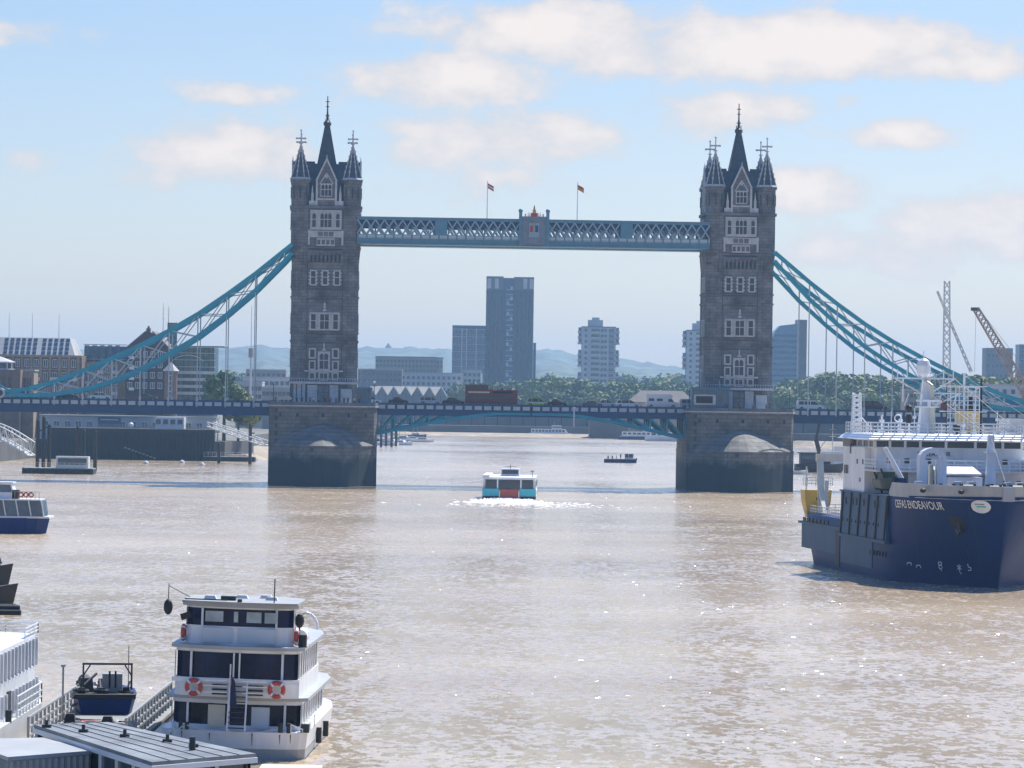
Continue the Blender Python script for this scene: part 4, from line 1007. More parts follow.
# building under/behind the deck on the jetty
a, b = at(40, 415.5, 1097), at(216, 415.5, 1097)
t = thing('quay_building', 'long low white riverside restaurant on the dark timber jetty', 'building', (a.x, 1097, 5)); W_ = b.x-a.x; h = a.z-5
g = mb('concrete_pale'); g.box(0, W_, 0, 10, -2, h); g.build('wall', t); g = mb('roof_pale'); g.box(-.3, W_+.3, -.6, 10.3, h, h+.3); g.build('roof', t)
g = mb('cladding_blue'); g.box(W_*.33, W_*.46, -.3, 0, h-2.6, h-.2); g.use('white_paint'); g.box(W_*.345, W_*.445, -.36, -.3, h-1.0, h-.75); g.build('sign_board', t)
me = wmesh(1.4, 1.2, 'white_paint')
for k in range(16): put(me, 'window', t, (W_*(k+.5)/16, -.05, h-2.1))
a, b = at(155, 417, 1088), at(184, 417, 1088)
t = thing('white_pavilion', 'white glazed pavilion with balustrade on the end of the timber jetty', 'building', (a.x, 1088, 5)); W_ = b.x-a.x; h = a.z-5
g = mb('white_paint'); g.box(0, W_, 0, 7, 0, h); g.build('wall', t)
for k in range(4): q = mb('glass_city'); q.box(W_*(k+.12)/4, W_*(k+.8)/4, -.06, .1, h-1.9, h-.6); q.build('window', t)
q = mb('white_paint')
for k in range(16): q.box(W_*k/16, W_*k/16+.1, -.9, -.8, 1.2, 2.4)
q.box(0, W_, -.92, -.78, 2.4, 2.5); q.build('balustrade', t)
a, b = at(48, 427.5, 1073), at(214, 427.5, 1073)
t = thing('timber_jetty', 'dark timber-piled jetty standing in the river left of the left pier', 'jetty', (a.x, 1073, 0)); W_ = b.x-a.x; zt = a.z
g = mb('timber'); g.box(0, W_, 0, 22, zt-.9, zt); g.box(0, W_, 3.2, 3.5, 0, zt); g.build('deck', t)
k = 0
while k < 46:
    x = k*W_/45; q = mb('timber'); q.box(x-.2, x+.2, -.15+.2*(k%2), .35, -2, zt-.05); q.build('pile', t); k += 1
g = mb('timber'); g.box(0, W_, -.25, 0, zt-2.2, zt-1.8); g.box(0, W_, -.25, 0, 2.2, 2.6); g.build('waling', t)
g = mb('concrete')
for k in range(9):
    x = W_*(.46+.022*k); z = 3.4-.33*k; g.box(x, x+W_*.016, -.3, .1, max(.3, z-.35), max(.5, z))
g.build_each('step', t)  # pale blocks stand in for bright water seen through gaps in the jetty
g = mb('timber')
for k in range(12):
    x = W_*k/12; g.bar((x+.3, -.2, .8), (x+W_/12-.3, -.2, zt-1.2), .18)
g.build_each('brace', t)
g = mb('grey_paint')
for k in range(60): g.box(W_*k/60, W_*k/60+.08, 0, .08, zt, zt+1.1)
g.box(0, W_, 0, .08, zt+1.05, zt+1.12); g.build('railing', t)
for (px, py, lb) in ((131, 426, 'white satellite dome on the jetty edge'),):
    p = at(px, py, 1075); g = mb('white_paint'); g.cyl(0, 0, 0, .5, .4, n=8); g.ball(0, 0, .9, .75, 8); tag(g.build('radar_dome', None, (p.x, 1075, zt)), lb, 'dome')
# pontoons and gangways
def gangway(p, q, label, hgt=2.0, w=2.0, arch=0.0, n=14):
    t = thing('gangway', label, 'gangway', tuple(p)); d = Vector(q)-Vector(p); dn = Vector((d.x, d.y, 0)).normalized(); sid = Vector((-dn.y, dn.x, 0))*w/2
    P = lambda u, z, s: d*u+Vector((0,0,z+arch*math.sin(math.pi*u)))+sid*s
    g = mb('grey_paint')
    for k in range(n): g.bar(P(k/n,0,0), P((k+1)/n,0,0), w, .18)
    g.build('walkway', t)
    for s in (-1, 1):
        g = mb('white_dirty')
        for k in range(n):
            u, v = k/n, (k+1)/n; g.bar(P(u,hgt,s), P(v,hgt,s), .22); g.bar(P(u,.1,s), P(v,.1,s), .28); g.bar(P(u,0,s), P(u,hgt,s), .12)
            g.bar(P(u,0,s), P(v,hgt,s), .1) if k%2 else g.bar(P(u,hgt,s), P(v,0,s), .1)
        g.build('side_truss', t)
gangway(at(-22, 432, 905), at(31, 456, 893), 'white trussed gangway sloping down to the pontoon at the left edge', 3.0, 2.2, .8)
gangway(at(210, 427, 1062), at(265, 446, 1020), 'pale gangway sloping from jetty end towards the left pier', 1.3, 1.6)
def pontoon(px0, px1, pyb, label, L_=None, rot=0.0, dep=6.0):
    a, b = onwater(px0, pyb), onwater(px1, pyb); W_ = (b-a).x
    t = thing('pontoon', label, 'pontoon', (a.x, a.y, 0), rot)
    g = mb('timber'); g.box(0, W_, 0, dep, -.5, 1.1); g.build('float', t); g = mb('grey_paint'); g.box(0, W_, -.05, dep, 1.1, 1.3); g.build('deck', t)
    k = 0
    while k < W_: q = mb('black'); q.box(k, k+.5, -.25, 0, .2, 1.15); q.build('fender', t); k += 1.6
    g = mb('white_dirty'); k = .2
    while k < W_: g.box(k, k+.07, .3, .37, 1.3, 2.4); k += 1.1
    g.box(.2, W_, .3, .37, 2.35, 2.42); g.box(.2, W_, .3, .37, 1.85, 1.9); g.build('railing', t)
    return t, W_
t, W_ = pontoon(22, 99, 473.5, 'floating pier pontoon with white shelter at the foot of the left gangway')
g = mb('white_paint'); g.box(7, 14, 2, 5, 1.3, 3.8); g.use('glass_city'); g.box(7.4, 13.6, 1.93, 2, 2.0, 3.4); g.build('shelter', t)
t2, W2 = pontoon(203, 258, 461, 'small distant pontoon near the left pier', dep=5)
for (px, pyt, pyb, D, lb) in ((38,421,470,888,'first of the dark mooring piles by the pontoon, left of its twin'),(44,418,471,889,'tallest dark mooring pile by the pontoon'),(49.5,426,471,890,'third dark mooring pile by the pontoon'),(78,428,461,905,'thin dark pile in the middle of the pontoon'),(84,431,461,906,'thin dark pile right of the pontoon shelter'),(95.5,432,463,905,'dark pile at the right end of the pontoon'),(250.5,425,460,1030,'stout lone dark pile beside the sloping pale gangway'),(219,444,458,1040,'short dark pile on the small distant pontoon')):
    p = at(px, pyt, D); g = mb('black'); g.cyl(0, 0, -3, p.z, .42, n=8); g.use('timber'); g.cyl(0, 0, p.z, p.z+.4, .5, .2, n=8)
    if pyt < 430: g.use('black'); g.box(-.2, 1.1, -.2, .2, p.z-2.2, p.z-1.9)
    tag(g.build('mooring_pile', None, (p.x, D, 0)), lb, 'pile')
for (px, py) in ((146,464),(182,463),(202,465.5)):
    p = onwater(px, py); g = mb('white_dirty'); g.lathe(0, 0, [(.05,-.3),(.55,-.2),(.75,.2),(.5,.6),(.1,.75)], 10); g.cyl(0,0,.7,1.1,.06,n=5); tag(g.build('mooring_buoy', None, (p.x, p.y, 0)), 'small pale buoy floating in front of the timber jetty', 'buoy', 'buoys in front of the timber jetty')
# ---- cranes
def lattice_jib(p, q, w0, w1, m='white_dirty', n=16, LW=.36):
    g = mb(m); p, q = Vector(p), Vector(q); d = (q-p).normalized(); a = d.cross(Vector((0,1,0))).normalized(); b = Vector((0,1,0))
    def c(u, i, j): ww = (w0*(1-u)+w1*u)/2; return p.lerp(q, u)+a*ww*i+b*ww*j
    for i, j in ((-1,-1),(1,-1),(1,1),(-1,1)): g.bar(c(0,i,j), c(1,i,j), LW)
    for k in range(n):
        u, v = k/n, (k+1)/n
        for (A, B) in (((-1,-1),(1,-1)),((1,1),(-1,1)),((-1,-1),(-1,1)),((1,-1),(1,1))):
            g.bar(c(u,*A), c(v,*B), LW*.65); g.bar(c(v,*A), c(u,*B), LW*.65)
    return g
D = 1500
a, b = at(947, 281, D), at(947, 392, D); base = (b.x, D, 5)
t = thing('crawler_crane', 'upright pale lattice crane with thin raised jib behind the ship', 'crane', base)
g = lattice_jib((0,0,0), (a.x-b.x,0,a.z-5), 3.0, 1.9, n=20); g.build('lattice_mast', t)
c1, c2 = at(972, 372, D), at(938, 291, D); g = lattice_jib((c1.x-b.x,2.5,c1.z-5), (c2.x-b.x,2.5,c2.z-5), .9, .5, n=14); g.build('jib', t)
g = mb('grey_paint'); g.box(-3, 4, -2, 3, -.5, 3); g.build('cab', t)
D = 1300
a, b = at(976, 309, D), at(1030, 398, D)
t = thing('crawler_crane', 'rust and cream lattice crane jib leaning left at the right edge', 'crane', (b.x, D, 5))
mat('rusty', (.34,.24,.17), .7, var=.45, scale=.3)
g = lattice_jib((0,0,b.z-5), (a.x-b.x,0,a.z-5), 3.2, 1.8, 'rusty', n=22); jb = g.build('jib', t)
g = mb('black'); g.box(-1.6, .9, -.8, .8, -.6, .5); g.build('jib_head', jb, (a.x-b.x, 0, a.z-5))
g = mb('grey_paint'); g.bar((a.x-b.x,0,a.z-6), (a.x-b.x-.2,0,at(976,372,D).z-5), .1); g.bar((a.x-b.x+1,0,a.z-5), (3,0,a.z-30), .12); g.build('cable', t)
g = mb('rusty'); g.box(-4, 4, -3, 3, -2, b.z-5); g.build('cab', t)
# ================================================================ PEOPLE, VEHICLES, FLAGS ON THE BRIDGE
def onplane(px, py, z):
    r = ray(px, py); t = (z-CAMH)/r.z; return Vector((r.x*t, r.y*t, z))
mat('skin', (.45,.28,.2), .6); mat('hair', (.04,.025,.018), .7)
for nm, c in (('cloth_navy', (.02,.03,.07)), ('cloth_white', (.6,.6,.58)), ('cloth_red', (.35,.04,.03)), ('cloth_orange', (.6,.2,.03)), ('cloth_grey', (.12,.12,.13)), ('cloth_black', (.02,.02,.02))): mat(nm, c, .85)
def person_mesh(top, bottom, pose='stand'):
    """one skinned body 1.72 m tall standing at the origin, facing -y"""
    V = [(0,0,.93),(0,.0,1.15),(0,.01,1.38),(0,0,1.47),(0,-.02,1.57),(0,-.02,1.68)]
    E = [(0,1),(1,2),(2,3),(3,4),(4,5)]; Rd = [(.15,.11),(.135,.1),(.15,.1),(.055,.055),(.085,.1),(.07,.085)]
    def add(pts, rad, root):
        i = len(V); V.extend(pts); Rd.extend(rad); E.append((root, i)); E.extend((i+k, i+k+1) for k in range(len(pts)-1))
    sit = pose == 'sit'
    for s in (-1, 1):
        if pose == 'lean': add([(s*.2,0,1.4),(s*.27,-.1,1.15),(s*.2,-.33,1.1),(s*.19,-.42,1.12)], [(.05,.05),(.042,.042),(.032,.032),(.035,.03)], 2)
        elif sit: add([(s*.2,0,1.4),(s*.25,-.08,1.14),(s*.16,-.3,1.02),(s*.14,-.4,1.0)], [(.05,.05),(.042,.042),(.032,.032),(.035,.03)], 2)
        else: add([(s*.2,0,1.4),(s*.26,.01,1.12),(s*.27,-.05,.87),(s*.27,-.07,.78)], [(.05,.05),(.042,.042),(.032,.032),(.035,.03)], 2)
        if sit: add([(s*.1,-.05,.9),(s*.12,-.45,.92),(s*.12,-.47,.5),(s*.12,-.62,.46)], [(.09,.09),(.065,.065),(.045,.045),(.04,.035)], 0)
        else: add([(s*.1,0,.86),(s*.11,-.02,.48),(s*.12,.02,.09),(s*.13,-.13,.04)], [(.09,.09),(.062,.062),(.045,.045),(.042,.03)], 0)
    me = bpy.data.meshes.new('tmp'); me.from_pydata(V, E, []); o = bpy.data.objects.new('tmp', me); C.objects.link(o)
    sk = o.modifiers.new('s', 'SKIN'); me.skin_vertices or None
    if not me.skin_vertices:
        pass
    for i, v in enumerate(me.skin_vertices[0].data): v.radius = Rd[i]; v.use_root = (i == 0)
    sb = o.modifiers.new('b', 'SUBSURF'); sb.levels = 1; sb.render_levels = 1
    dg = bpy.context.evaluated_depsgraph_get(); m2 = bpy.data.meshes.new_from_object(o.evaluated_get(dg)); bpy.data.objects.remove(o)
    m2.name = 'person'; m2.materials.clear()
    for n_ in (bottom, top, 'skin', 'hair'): m2.materials.append(M[n_])
    for p in m2.polygons:
        c = p.center; armlow = abs(c.x) > .2 and c.z < 1.1 and not c.z < .7
        p.material_index = 3 if (c.z > 1.64 or (c.z > 1.53 and c.y > .02)) else 2 if (c.z > 1.44 or (abs(c.x) > .17 and .7 < c.z < 1.2)) else 1 if c.z > .95 else 0
        p.use_smooth = True
    return m2
PM = {}
def person(loc, rotz, pose, top, bottom, label, group=None):
    k = (pose, top, bottom)
    if k not in PM: PM[k] = person_mesh(top, bottom, pose)
    o = bpy.data.objects.new('person', PM[k]); C.objects.link(o); o.location = loc; o.rotation_euler = (0, 0, rotz); tag(o, label, 'person', group); return o
def br2w(x, y, z):     # bridge frame to world
    c, s = math.cos(BROT), math.sin(BROT); return Vector((BX+x*c-y*s, BY+x*s+y*c, z))
rr = random.Random(5)
CN = {'cloth_navy': 'navy', 'cloth_white': 'white', 'cloth_red': 'red', 'cloth_grey': 'grey', 'cloth_black': 'black'}
for k in range(17):
    x = -TX-9.4+k*1.1+rr.uniform(-.3, .3); cc = rr.choice(list(CN)); tt = math.acos(max(-1, min(1, -(x+TX)/10.65))); y = -(10.5+5.7*math.sin(tt)**.8)+.75+rr.uniform(0, .6)
    person(br2w(x, y, 15.72), rr.uniform(-.6, .6), rr.choice(('lean', 'stand')), cc, 'cloth_navy', f'person in {CN[cc]} top among the crowd along the left pier parapet', f'people in {CN[cc]} tops on the left pier')
for k in range(4):
    x = TX-3+k*2.6; person(br2w(x, -14.6+k*.1, 15.72), rr.uniform(-.6, .6), 'stand', 'cloth_grey', 'cloth_navy', 'person in grey standing behind the right pier parapet', 'people in grey on the right pier')

def wheels(t, xs, ys, r, z0=0):
    for x in xs:
        for y in ys:
            g = mb('black'); g.tube((x, y-.11, z0+r), (x, y+.11, z0+r), r, n=14); w_ = g.build('wheel', t)
            g = mb('grey_paint'); g.tube((x, y-.13, z0+r), (x, y+.13, z0+r), r*.55, n=10); g.build('rim', w_)
for nm, c, rg in (('car_black', (.015,.016,.018), .25), ('car_silver', (.5,.52,.54), .25), ('car_white', (.75,.76,.76), .3), ('car_grey', (.12,.13,.14), .25), ('car_lime', (.42,.58,.07), .35), ('car_blue', (.03,.06,.12), .25), ('bus_maroon', (.16,.028,.03), .35)): mat(nm, c, rg, var=.05)
def car(paint, label, X, yb, L=4.4, H=1.5, W=1.8, est=False, group=None, flip=False):
    p = br2w(X, yb, 16.12); t = thing('car', label, 'car', p, BROT+(math.pi if flip else 0), group); h = H
    g = mb(paint); hl = L/2
    prof = [(-hl,.35),(-hl+.1,.25),(hl-.1,.25),(hl,.4),(hl-.05,.7),(hl-.9,.88),(-hl+.1,.92),(-hl,.75)]
    g.xz(prof, -W/2, W/2)
    tail = -hl+.12 if est else -hl+.75
    g.use(paint); roof = [(tail+.25,h-.06),(hl-1.9,h),(hl-2.0,h-.07),(tail+.3,h-.13)]; g.xz(roof[::-1], -W/2+.16, W/2-.16)
    g.build('body', t)
    q = mb('glass_dark'); q.xz([(tail,.9),(hl-1.0,.88),(hl-1.95,h-.05),(tail+.3,h-.1)], -W/2+.12, W/2-.12); q.build('window', t)
    q = mb(paint); 
    for x in (tail+.9, -.1+.2*est): q.box(x, x+.1, -W/2+.09, W/2-.09, .9, h-.08)
    q.build('door_pillar', t)
    wheels(t, (-hl+.8, hl-.85), (-W/2+.08, W/2-.08), .32)
    for s in (-1, 1):
        q = mb('white_paint'); q.box(hl-.08, hl+.02, s*.65-.18, s*.65+.18, .55, .7); q.build('headlight', t); q = mb('red_paint'); q.box(-hl-.02, -hl+.05, s*.65-.15, s*.65+.15, .6, .78); q.build('tail_light', t)
    return t
def bxl(px): return (px-531.5)/5.05+ .35      # rough position along the bridge read off the photograph
car('car_white', 'white car beside the blue cabin on the left end of the bascule', bxl(369), -4.2)
car('car_black', 'small black hatchback second from the left bridge tower', bxl(397), -4.2, 4.0, 1.45)
car('car_silver', 'dark-windowed silver car just left of the open-top bus', bxl(429), -4.2, 4.6, 1.55, est=True)
car('car_black', 'black car directly right of the lime green car', bxl(556), -4.2, 3.9, 1.45)
car('car_grey', 'low dark grey car midway between lime car and white estate', bxl(592), -4.2, 4.2, 1.25)
car('car_white', 'white estate car with dark windows left of the camper van', bxl(628), -4.2, 4.9, 1.55, est=True)
car('car_blue', 'dark blue car on the roadway at the far left by the chain foot', -TX-58.5, -4.2, 4.5, 1.45)
car('car_black', 'black car second from the left edge under the chain', -TX-50.5, -4.2, 4.3, 1.4)
car('car_white', 'white car among traffic under the lowest part of the left chain', -TX-44, -4.2, 4.4, 1.45)
car('car_grey', 'grey car on the left span nearer to the bridge tower', -TX-35, -4.2, 4.3, 1.4)
car('car_silver', 'silver hatchback just ahead of the dark grey car on the bascule', bxl(606), -4.2, 4.1, 1.5)
car('car_black', 'black saloon close behind the open-top bus', bxl(452), -4.2, 4.4, 1.5)
# lime green patrol car with light bar
t = car('car_lime', 'lime green emergency car with roof light bar right of the bus', bxl(537), -4.2, 4.6, 1.62, est=True)
q = mb('steel_blue'); q.box(-.9, -.5, -.6, .6, 1.6, 1.74); q.build('light_bar', t); q = mb('white_paint'); q.box(-1.9, 1.6, -.93, -.9, .55, .8); q.build('side_stripe', t)
def van(paint, label, X, yb, L, H, kind):
    t = thing('van', label, 'van', br2w(X, yb, 16.12), BROT); hl = L/2; W = 2.0
    g = mb(paint)
    if kind == 'camper': g.xz([(-hl,.4),(hl,.4),(hl,1.0),(hl-.7,1.25),(hl-1.2,1.9),(hl-1.0,2.1),(hl-1.2,H),(-hl,H)], -W/2, W/2)
    else: g.xz([(-hl,.35),(hl,.35),(hl,.95),(hl-.9,1.15),(hl-1.8,H),(-hl+.15,H),(-hl,H-.3)], -W/2, W/2)
    g.build('body', t); q = mb('glass_dark')
    if kind == 'camper':
        for (a, b, c, d) in ((-hl+.4,-hl+1.5,1.4,1.9),(-hl+2.0,-hl+3.2,1.4,1.9)): q.box(a, b, -W/2-.02, W/2+.02, c, d)
        q.xz([(hl-.75,1.25),(hl-1.15,1.85),(hl-1.9,1.85),(hl-1.9,1.25)], -W/2-.02, W/2+.02)
    else: q.xz([(-hl+.3,1.1),(hl-1.0,1.12),(hl-1.85,H-.15),(-hl+.35,H-.15)], -W/2-.02, W/2+.02)
    q.build('window', t)
    if kind != 'camper':
        q = mb(paint)
        for x in (-hl+1.3, -hl+2.6): q.box(x, x+.12, -W/2-.04, W/2+.04, 1.0, H)
        q.build('door_pillar', t)
    wheels(t, (-hl+.9, hl-.9), (-W/2+.1, W/2-.1), .35); return t
van('car_white', 'white high-roofed camper van beside the right bridge tower', bxl(662), -4.2, 6.2, 2.75, 'camper')
van('car_silver', 'silver van following the camper van, touching the tower cabin', bxl(692), -4.2, 4.8, 1.9, 'van')
van('car_white', 'white minibus on the right span next to the bridge tower', TX+(816-741)/5.0-.3, -4.2, 5.4, 1.95, 'van')
van('car_black', 'black van with dark windows on the right span above the ship rail', TX+(882-741)/5.0-1, -4.2, 5.6, 2.0, 'van')
# red lorry behind the ship mast
t = thing('lorry', 'red lorry with pale box on the right span behind the ship mast', 'lorry', br2w(TX+(947-741)/5.0-1.5, -4.2, 16.1), BROT)
g = mb('red_paint'); g.xz([(1.2,.5),(3.2,.5),(3.2,1.4),(2.9,2.6),(1.2,2.6)], -1.1, 1.1); g.build('cab', t); g = mb('white_dirty'); g.box(-3.4, 1.0, -1.2, 1.2, .9, 3.3); g.build('box', t); g = mb('glass_dark'); g.box(1.6, 2.7, -1.12, 1.12, 1.6, 2.3); g.build('window', t); wheels(t, (-2.4, 2.3), (-1, 1), .48)
# open-top bus
t = thing('double_decker_bus', 'maroon double-decker tour bus, open-topped towards its rear half', 'bus', br2w(bxl(490), -4.2, 16.1), BROT)
g = mb('bus_maroon'); g.box(-5.2, 5.2, -1.25, 1.25, .35, 2.25); g.box(-5.2, 5.2, -1.25, -1.17, 2.25, 3.15); g.box(-5.2, 5.2, 1.17, 1.25, 2.25, 3.15); g.box(5.1, 5.2, -1.17, 1.17, 2.25, 3.15); g.box(-5.2, -5.1, -1.17, 1.17, 2.25, 3.1); g.build('body', t)
g = mb('bus_maroon'); g.box(-5.25, -.6, -1.25, 1.25, 4.0, 4.15)
for x in (-5.2, -3.7, -2.2, -.7): g.box(x, x+.12, -1.24, 1.24, 3.15, 4.0)
g.build('upper_roof', t); g = mb('glass_dark'); g.box(-5.1, -.65, -1.15, 1.15, 3.15, 4.0); g.build('upper_window', t)
for k in range(6): q = mb('glass_dark'); q.box(-4.9+k*1.62, -3.5+k*1.62, -1.28, 1.28, 1.15, 2.0); q.build('window', t)
q = mb('cream_paint'); q.box(-4.6, -.4, -1.27, -1.25, 2.5, 2.8); q.build('side_stripe', t); q = mb('cloth_black'); q.box(.3, 4.2, -1.285, -1.25, 2.45, 2.9); q.build('side_panel', t)
wheels(t, (-3.3, 3.0), (-1.1, 1.1), .48)
for k in range(4):
    q = mb('cloth_grey'); x = .4+k*1.15; q.box(x-.2, x+.25, -1.0, 1.0, 2.7, 2.8); q.box(x-.25, x-.18, -1.0, 1.0, 2.75, 3.3); q.build('seat', t)
for k in range(6):
    p = br2w(bxl(490)+.5+(k//2)*1.5+.2*(k%2), -4.2+(-.75 if k%2 else .5), 16.1+2.2); c_ = ('cloth_white','cloth_red','cloth_navy','cloth_grey','cloth_white','cloth_black')[k]
    person(p, math.pi/2+BROT, 'sit', c_, 'cloth_navy', f'passenger in {c_[6:]} seated on the open upper deck of the bus', f'passengers in {c_[6:]} on the open-top bus')
# flags and lamp posts
def flagpole(px, label, cols, group=None):
    x = bxl(px)-1.0; t = thing('flagpole', label, 'flagpole', br2w(x, -5.6, 53.15), BROT)
    g = mb('white_paint'); g.cyl(0, 0, 0, 7.4, .1, .07, n=6); g.ball(0, 0, 7.45, .12, 5); g.build('pole', t)
    g = MB(); n = 8
    for k in range(n):
        for j in range(3):
            a, b = k/n, (k+1)/n; f = lambda u, v: (u*1.25, .22*math.sin(u*6), 7.2-v*1.0-u*.75)
            g.use(cols[j]); p = [f(a, j/3), f(b, j/3), f(b, (j+1)/3), f(a, (j+1)/3)]
            g.hexa([(q[0], q[1]-.02, q[2]) for q in (p[3], p[2])]+[(q[0], q[1]+.02, q[2]) for q in (p[2], p[3])]+[(q[0], q[1]-.02, q[2]) for q in (p[0], p[1])]+[(q[0], q[1]+.02, q[2]) for q in (p[1], p[0])])
    g.build('flag', t)
flagpole(488, 'flagpole with red and white flag on walkway, left of the crest', ('red_paint','white_paint','red_paint'))
flagpole(578.5, 'flagpole with orange-red flag on walkway, right of the crest', ('red_paint','cloth_orange','gold'))
def cabin(name, label, X, w_, h):
    t = thing(name, label, 'cabin', br2w(X, -12.2, 15.72), BROT)
    g = mb('steel_blue'); g.box(-w_/2, w_/2, -1.5, 1.5, 0, 1.1); g.box(-w_/2-.2, w_/2+.2, -1.7, 1.7, h-.35, h)
    for x in (-w_/2, -w_/6, w_/6, w_/2-.18): g.box(x, x+.18, -1.52, 1.52, 1.1, h-.35)
    g.build('frame', t); g = mb('glass_blue'); g.box(-w_/2+.1, w_/2-.1, -1.4, 1.4, 1.1, h-.35); g.build('window', t)
    g = mb('pale_paint'); g.cyl(-w_/4, 0, h, h+3.4, .07, n=5); g.ball(-w_/4, 0, h+3.4, .25, 5); g.cyl(w_/4, 0, h, h+1.5, .07, n=5); g.build('mast', t); return t
cabin('control_cabin', 'small blue glazed control cabin on the right end of the left pier', -TX+8.0, 2.8, 3.6)
t = cabin('control_cabin', 'long blue glazed control cabin on the left half of the right pier', TX-6.2, 7.4, 4.6)
g = mb('portland'); g.box(-3.3, 1.0, -1.8, -1.55, 1.2, 3.2); g.use('black'); g.box(-2.9, .4, -1.85, -1.8, 1.5, 2.9); g.build('sign_board', t)
def lamp(X, yb, label, group, z=15.7):
    t = thing('street_lamp', label, 'street lamp', br2w(X, yb, z), BROT, group)
    g = mb('blue_paint'); g.cyl(0, 0, 0, .9, .2, .13, n=8); g.cyl(0, 0, .9, 4.4, .09, .07, n=6); g.box(-.5, .5, -.04, .04, 3.9, 3.98); g.build('post', t)
    g = mb('white_paint'); g.ball(0, 0, 4.65, .28, 6); g.build('lamp_globe', t)
for X in (-TX-9.8, -TX+10.0): lamp(X, -9.5, 'blue lamp post at the roadside on the left pier', 'lamp posts on the left pier')
for X in (TX+9.9, TX-10.0): lamp(X, -9.5, 'blue lamp post at the roadside on the right pier', 'lamp posts on the right pier')
g = mb('white_paint'); g.cyl(0, 0, 0, 3.6, .16, n=8); g.cyl(0, 0, 3.6, 3.9, .3, n=8)
tag(g.build('river_signal', None, br2w(bxl(572.5), -8.0, 12.2), BROT), 'short white signal post hanging from the bascule middle', 'signal post')

# ================================================================ BOATS
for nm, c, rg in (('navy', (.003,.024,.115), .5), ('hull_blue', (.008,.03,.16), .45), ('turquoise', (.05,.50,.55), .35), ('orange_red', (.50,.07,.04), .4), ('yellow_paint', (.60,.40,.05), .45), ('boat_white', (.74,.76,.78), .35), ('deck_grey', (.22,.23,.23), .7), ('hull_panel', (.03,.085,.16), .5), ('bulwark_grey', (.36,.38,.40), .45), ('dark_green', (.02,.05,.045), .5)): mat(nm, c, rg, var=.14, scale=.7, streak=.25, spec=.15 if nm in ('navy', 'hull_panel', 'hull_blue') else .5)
def hull(g, L, B, H, bow=.3, sheer=.35, taper=.7, z0=-.6, stern=.85, n=12, fl=.75):
    """closed hull, stern at x=0, bow at x=L, beam along y"""
    rings = []
    for k in range(n+1):
        u = k/n; x = L*u
        if u < .2: b = B/2*(stern+(1-stern)*u/.2)
        elif u > 1-bow: v = (u-(1-bow))/bow; b = B/2*max(.03, (1-v**1.8))
        else: b = B/2
        z = H+sheer*max(0, (u-.55)/.45)**2; rake = .05*L*max(0, (u-.6)/.4)**2
        rings.append([(x-rake, b*fl*.7, z0), (x-rake*.6, b*fl, 0.0), (x, b, z), (x, -b, z), (x-rake*.6, -b*fl, 0.0), (x-rake, -b*fl*.7, z0)])
    g.loft(rings); return g
def heading_thing(name, label, cat, px, py, ang, group=None):
    p = onwater(px, py); return thing(name, label, cat, (p.x, p.y, 0), ang, group)
# --- catamaran ferry seen from the stern
t = heading_thing('river_ferry', 'turquoise and white catamaran ferry heading away with orange-red stern and foaming wake', 'ferry', 509, 500.5, R(89)); D_ = 694
for s in (-1, 1):
    g = mb('boat_white'); hull(g, 30, 2.6, 1.6, z0=-.5); g.xf(lambda p, s=s: p+Vector((0, s*3.3, 0))); g.build('hull', t)
    g = mb('turquoise'); g.box(-.12, 1.2, s*4.6, s*1.7, .75, 2.0); g.build('stern_panel', t); g = mb('black'); g.box(-.15, .8, s*4.6, s*1.75, -.2, .72); g.build('stern_fender', t)
g = mb('orange_red'); g.box(-.05, .6, -1.6, 1.6, .2, 1.9); g.build('gate', t)
g = mb('boat_white'); g.xz([(1,1.6),(28,1.6),(25,4.0),(1.5,4.05),(.6,3.9)], -4.5, 4.5); g.build('cabin', t)
g = mb('glass_dark'); g.box(.3, 1.2, -4.1, 4.1, 2.1, 3.5); g.box(2.5, 24, -4.56, 4.56, 2.3, 3.3); g.build('window', t)
g = mb('boat_white'); 
for y in (-2.0, 2.0): g.box(.2, .32, y-.12, y+.12, 2.0, 3.6)
g.box(.1, 2.5, -4.5, 4.5, 3.6, 3.95); g.box(.2, 26, 3.4, 4.62, 3.9, 4.3); g.build('stern_frame', t)
g = mb('boat_white'); g.box(8, 13, -1.6, 1.6, 4.0, 5.3); g.use('glass_dark'); g.box(7.9, 13.1, -1.4, 1.4, 4.4, 5.1); g.use('grey_paint'); g.cyl(10, 0, 5.3, 6.0, .1, n=5); g.box(9.9,10.1,-1,1,5.6,5.7); g.build('wheelhouse', t)
g = mb('grey_paint'); g.cyl(3, -3.9, 4.0, 5.2, .08, n=5); g.box(2.8, 3.2, -4.2, -3.6, 4.9, 5.1); g.build('aerial', t)
mat('foam', (.78,.75,.72), .9, var=.12, scale=.9)
def foam(name, label, pts, seed, n=420, hz=.28, s0=.45):
    rr = random.Random(seed); g = mb('foam')
    for k in range(n):
        u = rr.random()**1.3; w_ = pts[0]*(1-u)+pts[1]*u; x = -u*pts[2]; y = rr.gauss(0, .38)*w_; s = s0*(1.2-u*.8)*rr.uniform(.5, 1.5); h = hz*(1-u*.85)*rr.uniform(.3, 1.2)
        a = rr.uniform(0, 6.3)
        P = [(x+s*1.3*math.cos(a+i*1.2566)*rr.uniform(.7, 1.2), y+s*math.sin(a+i*1.2566)*rr.uniform(.7, 1.2), .01) for i in range(5)]
        for i in range(5): g.face([P[i], P[(i+1)%5], (x, y, h)])
    return g
g = foam('wake', '', (5.0, 9.0, 20), 4, 700, .5, .75); o = g.build('wake_foam', None, t.location.copy()+Vector((0,-1,0)), R(89)); tag(o, kind='stuff')
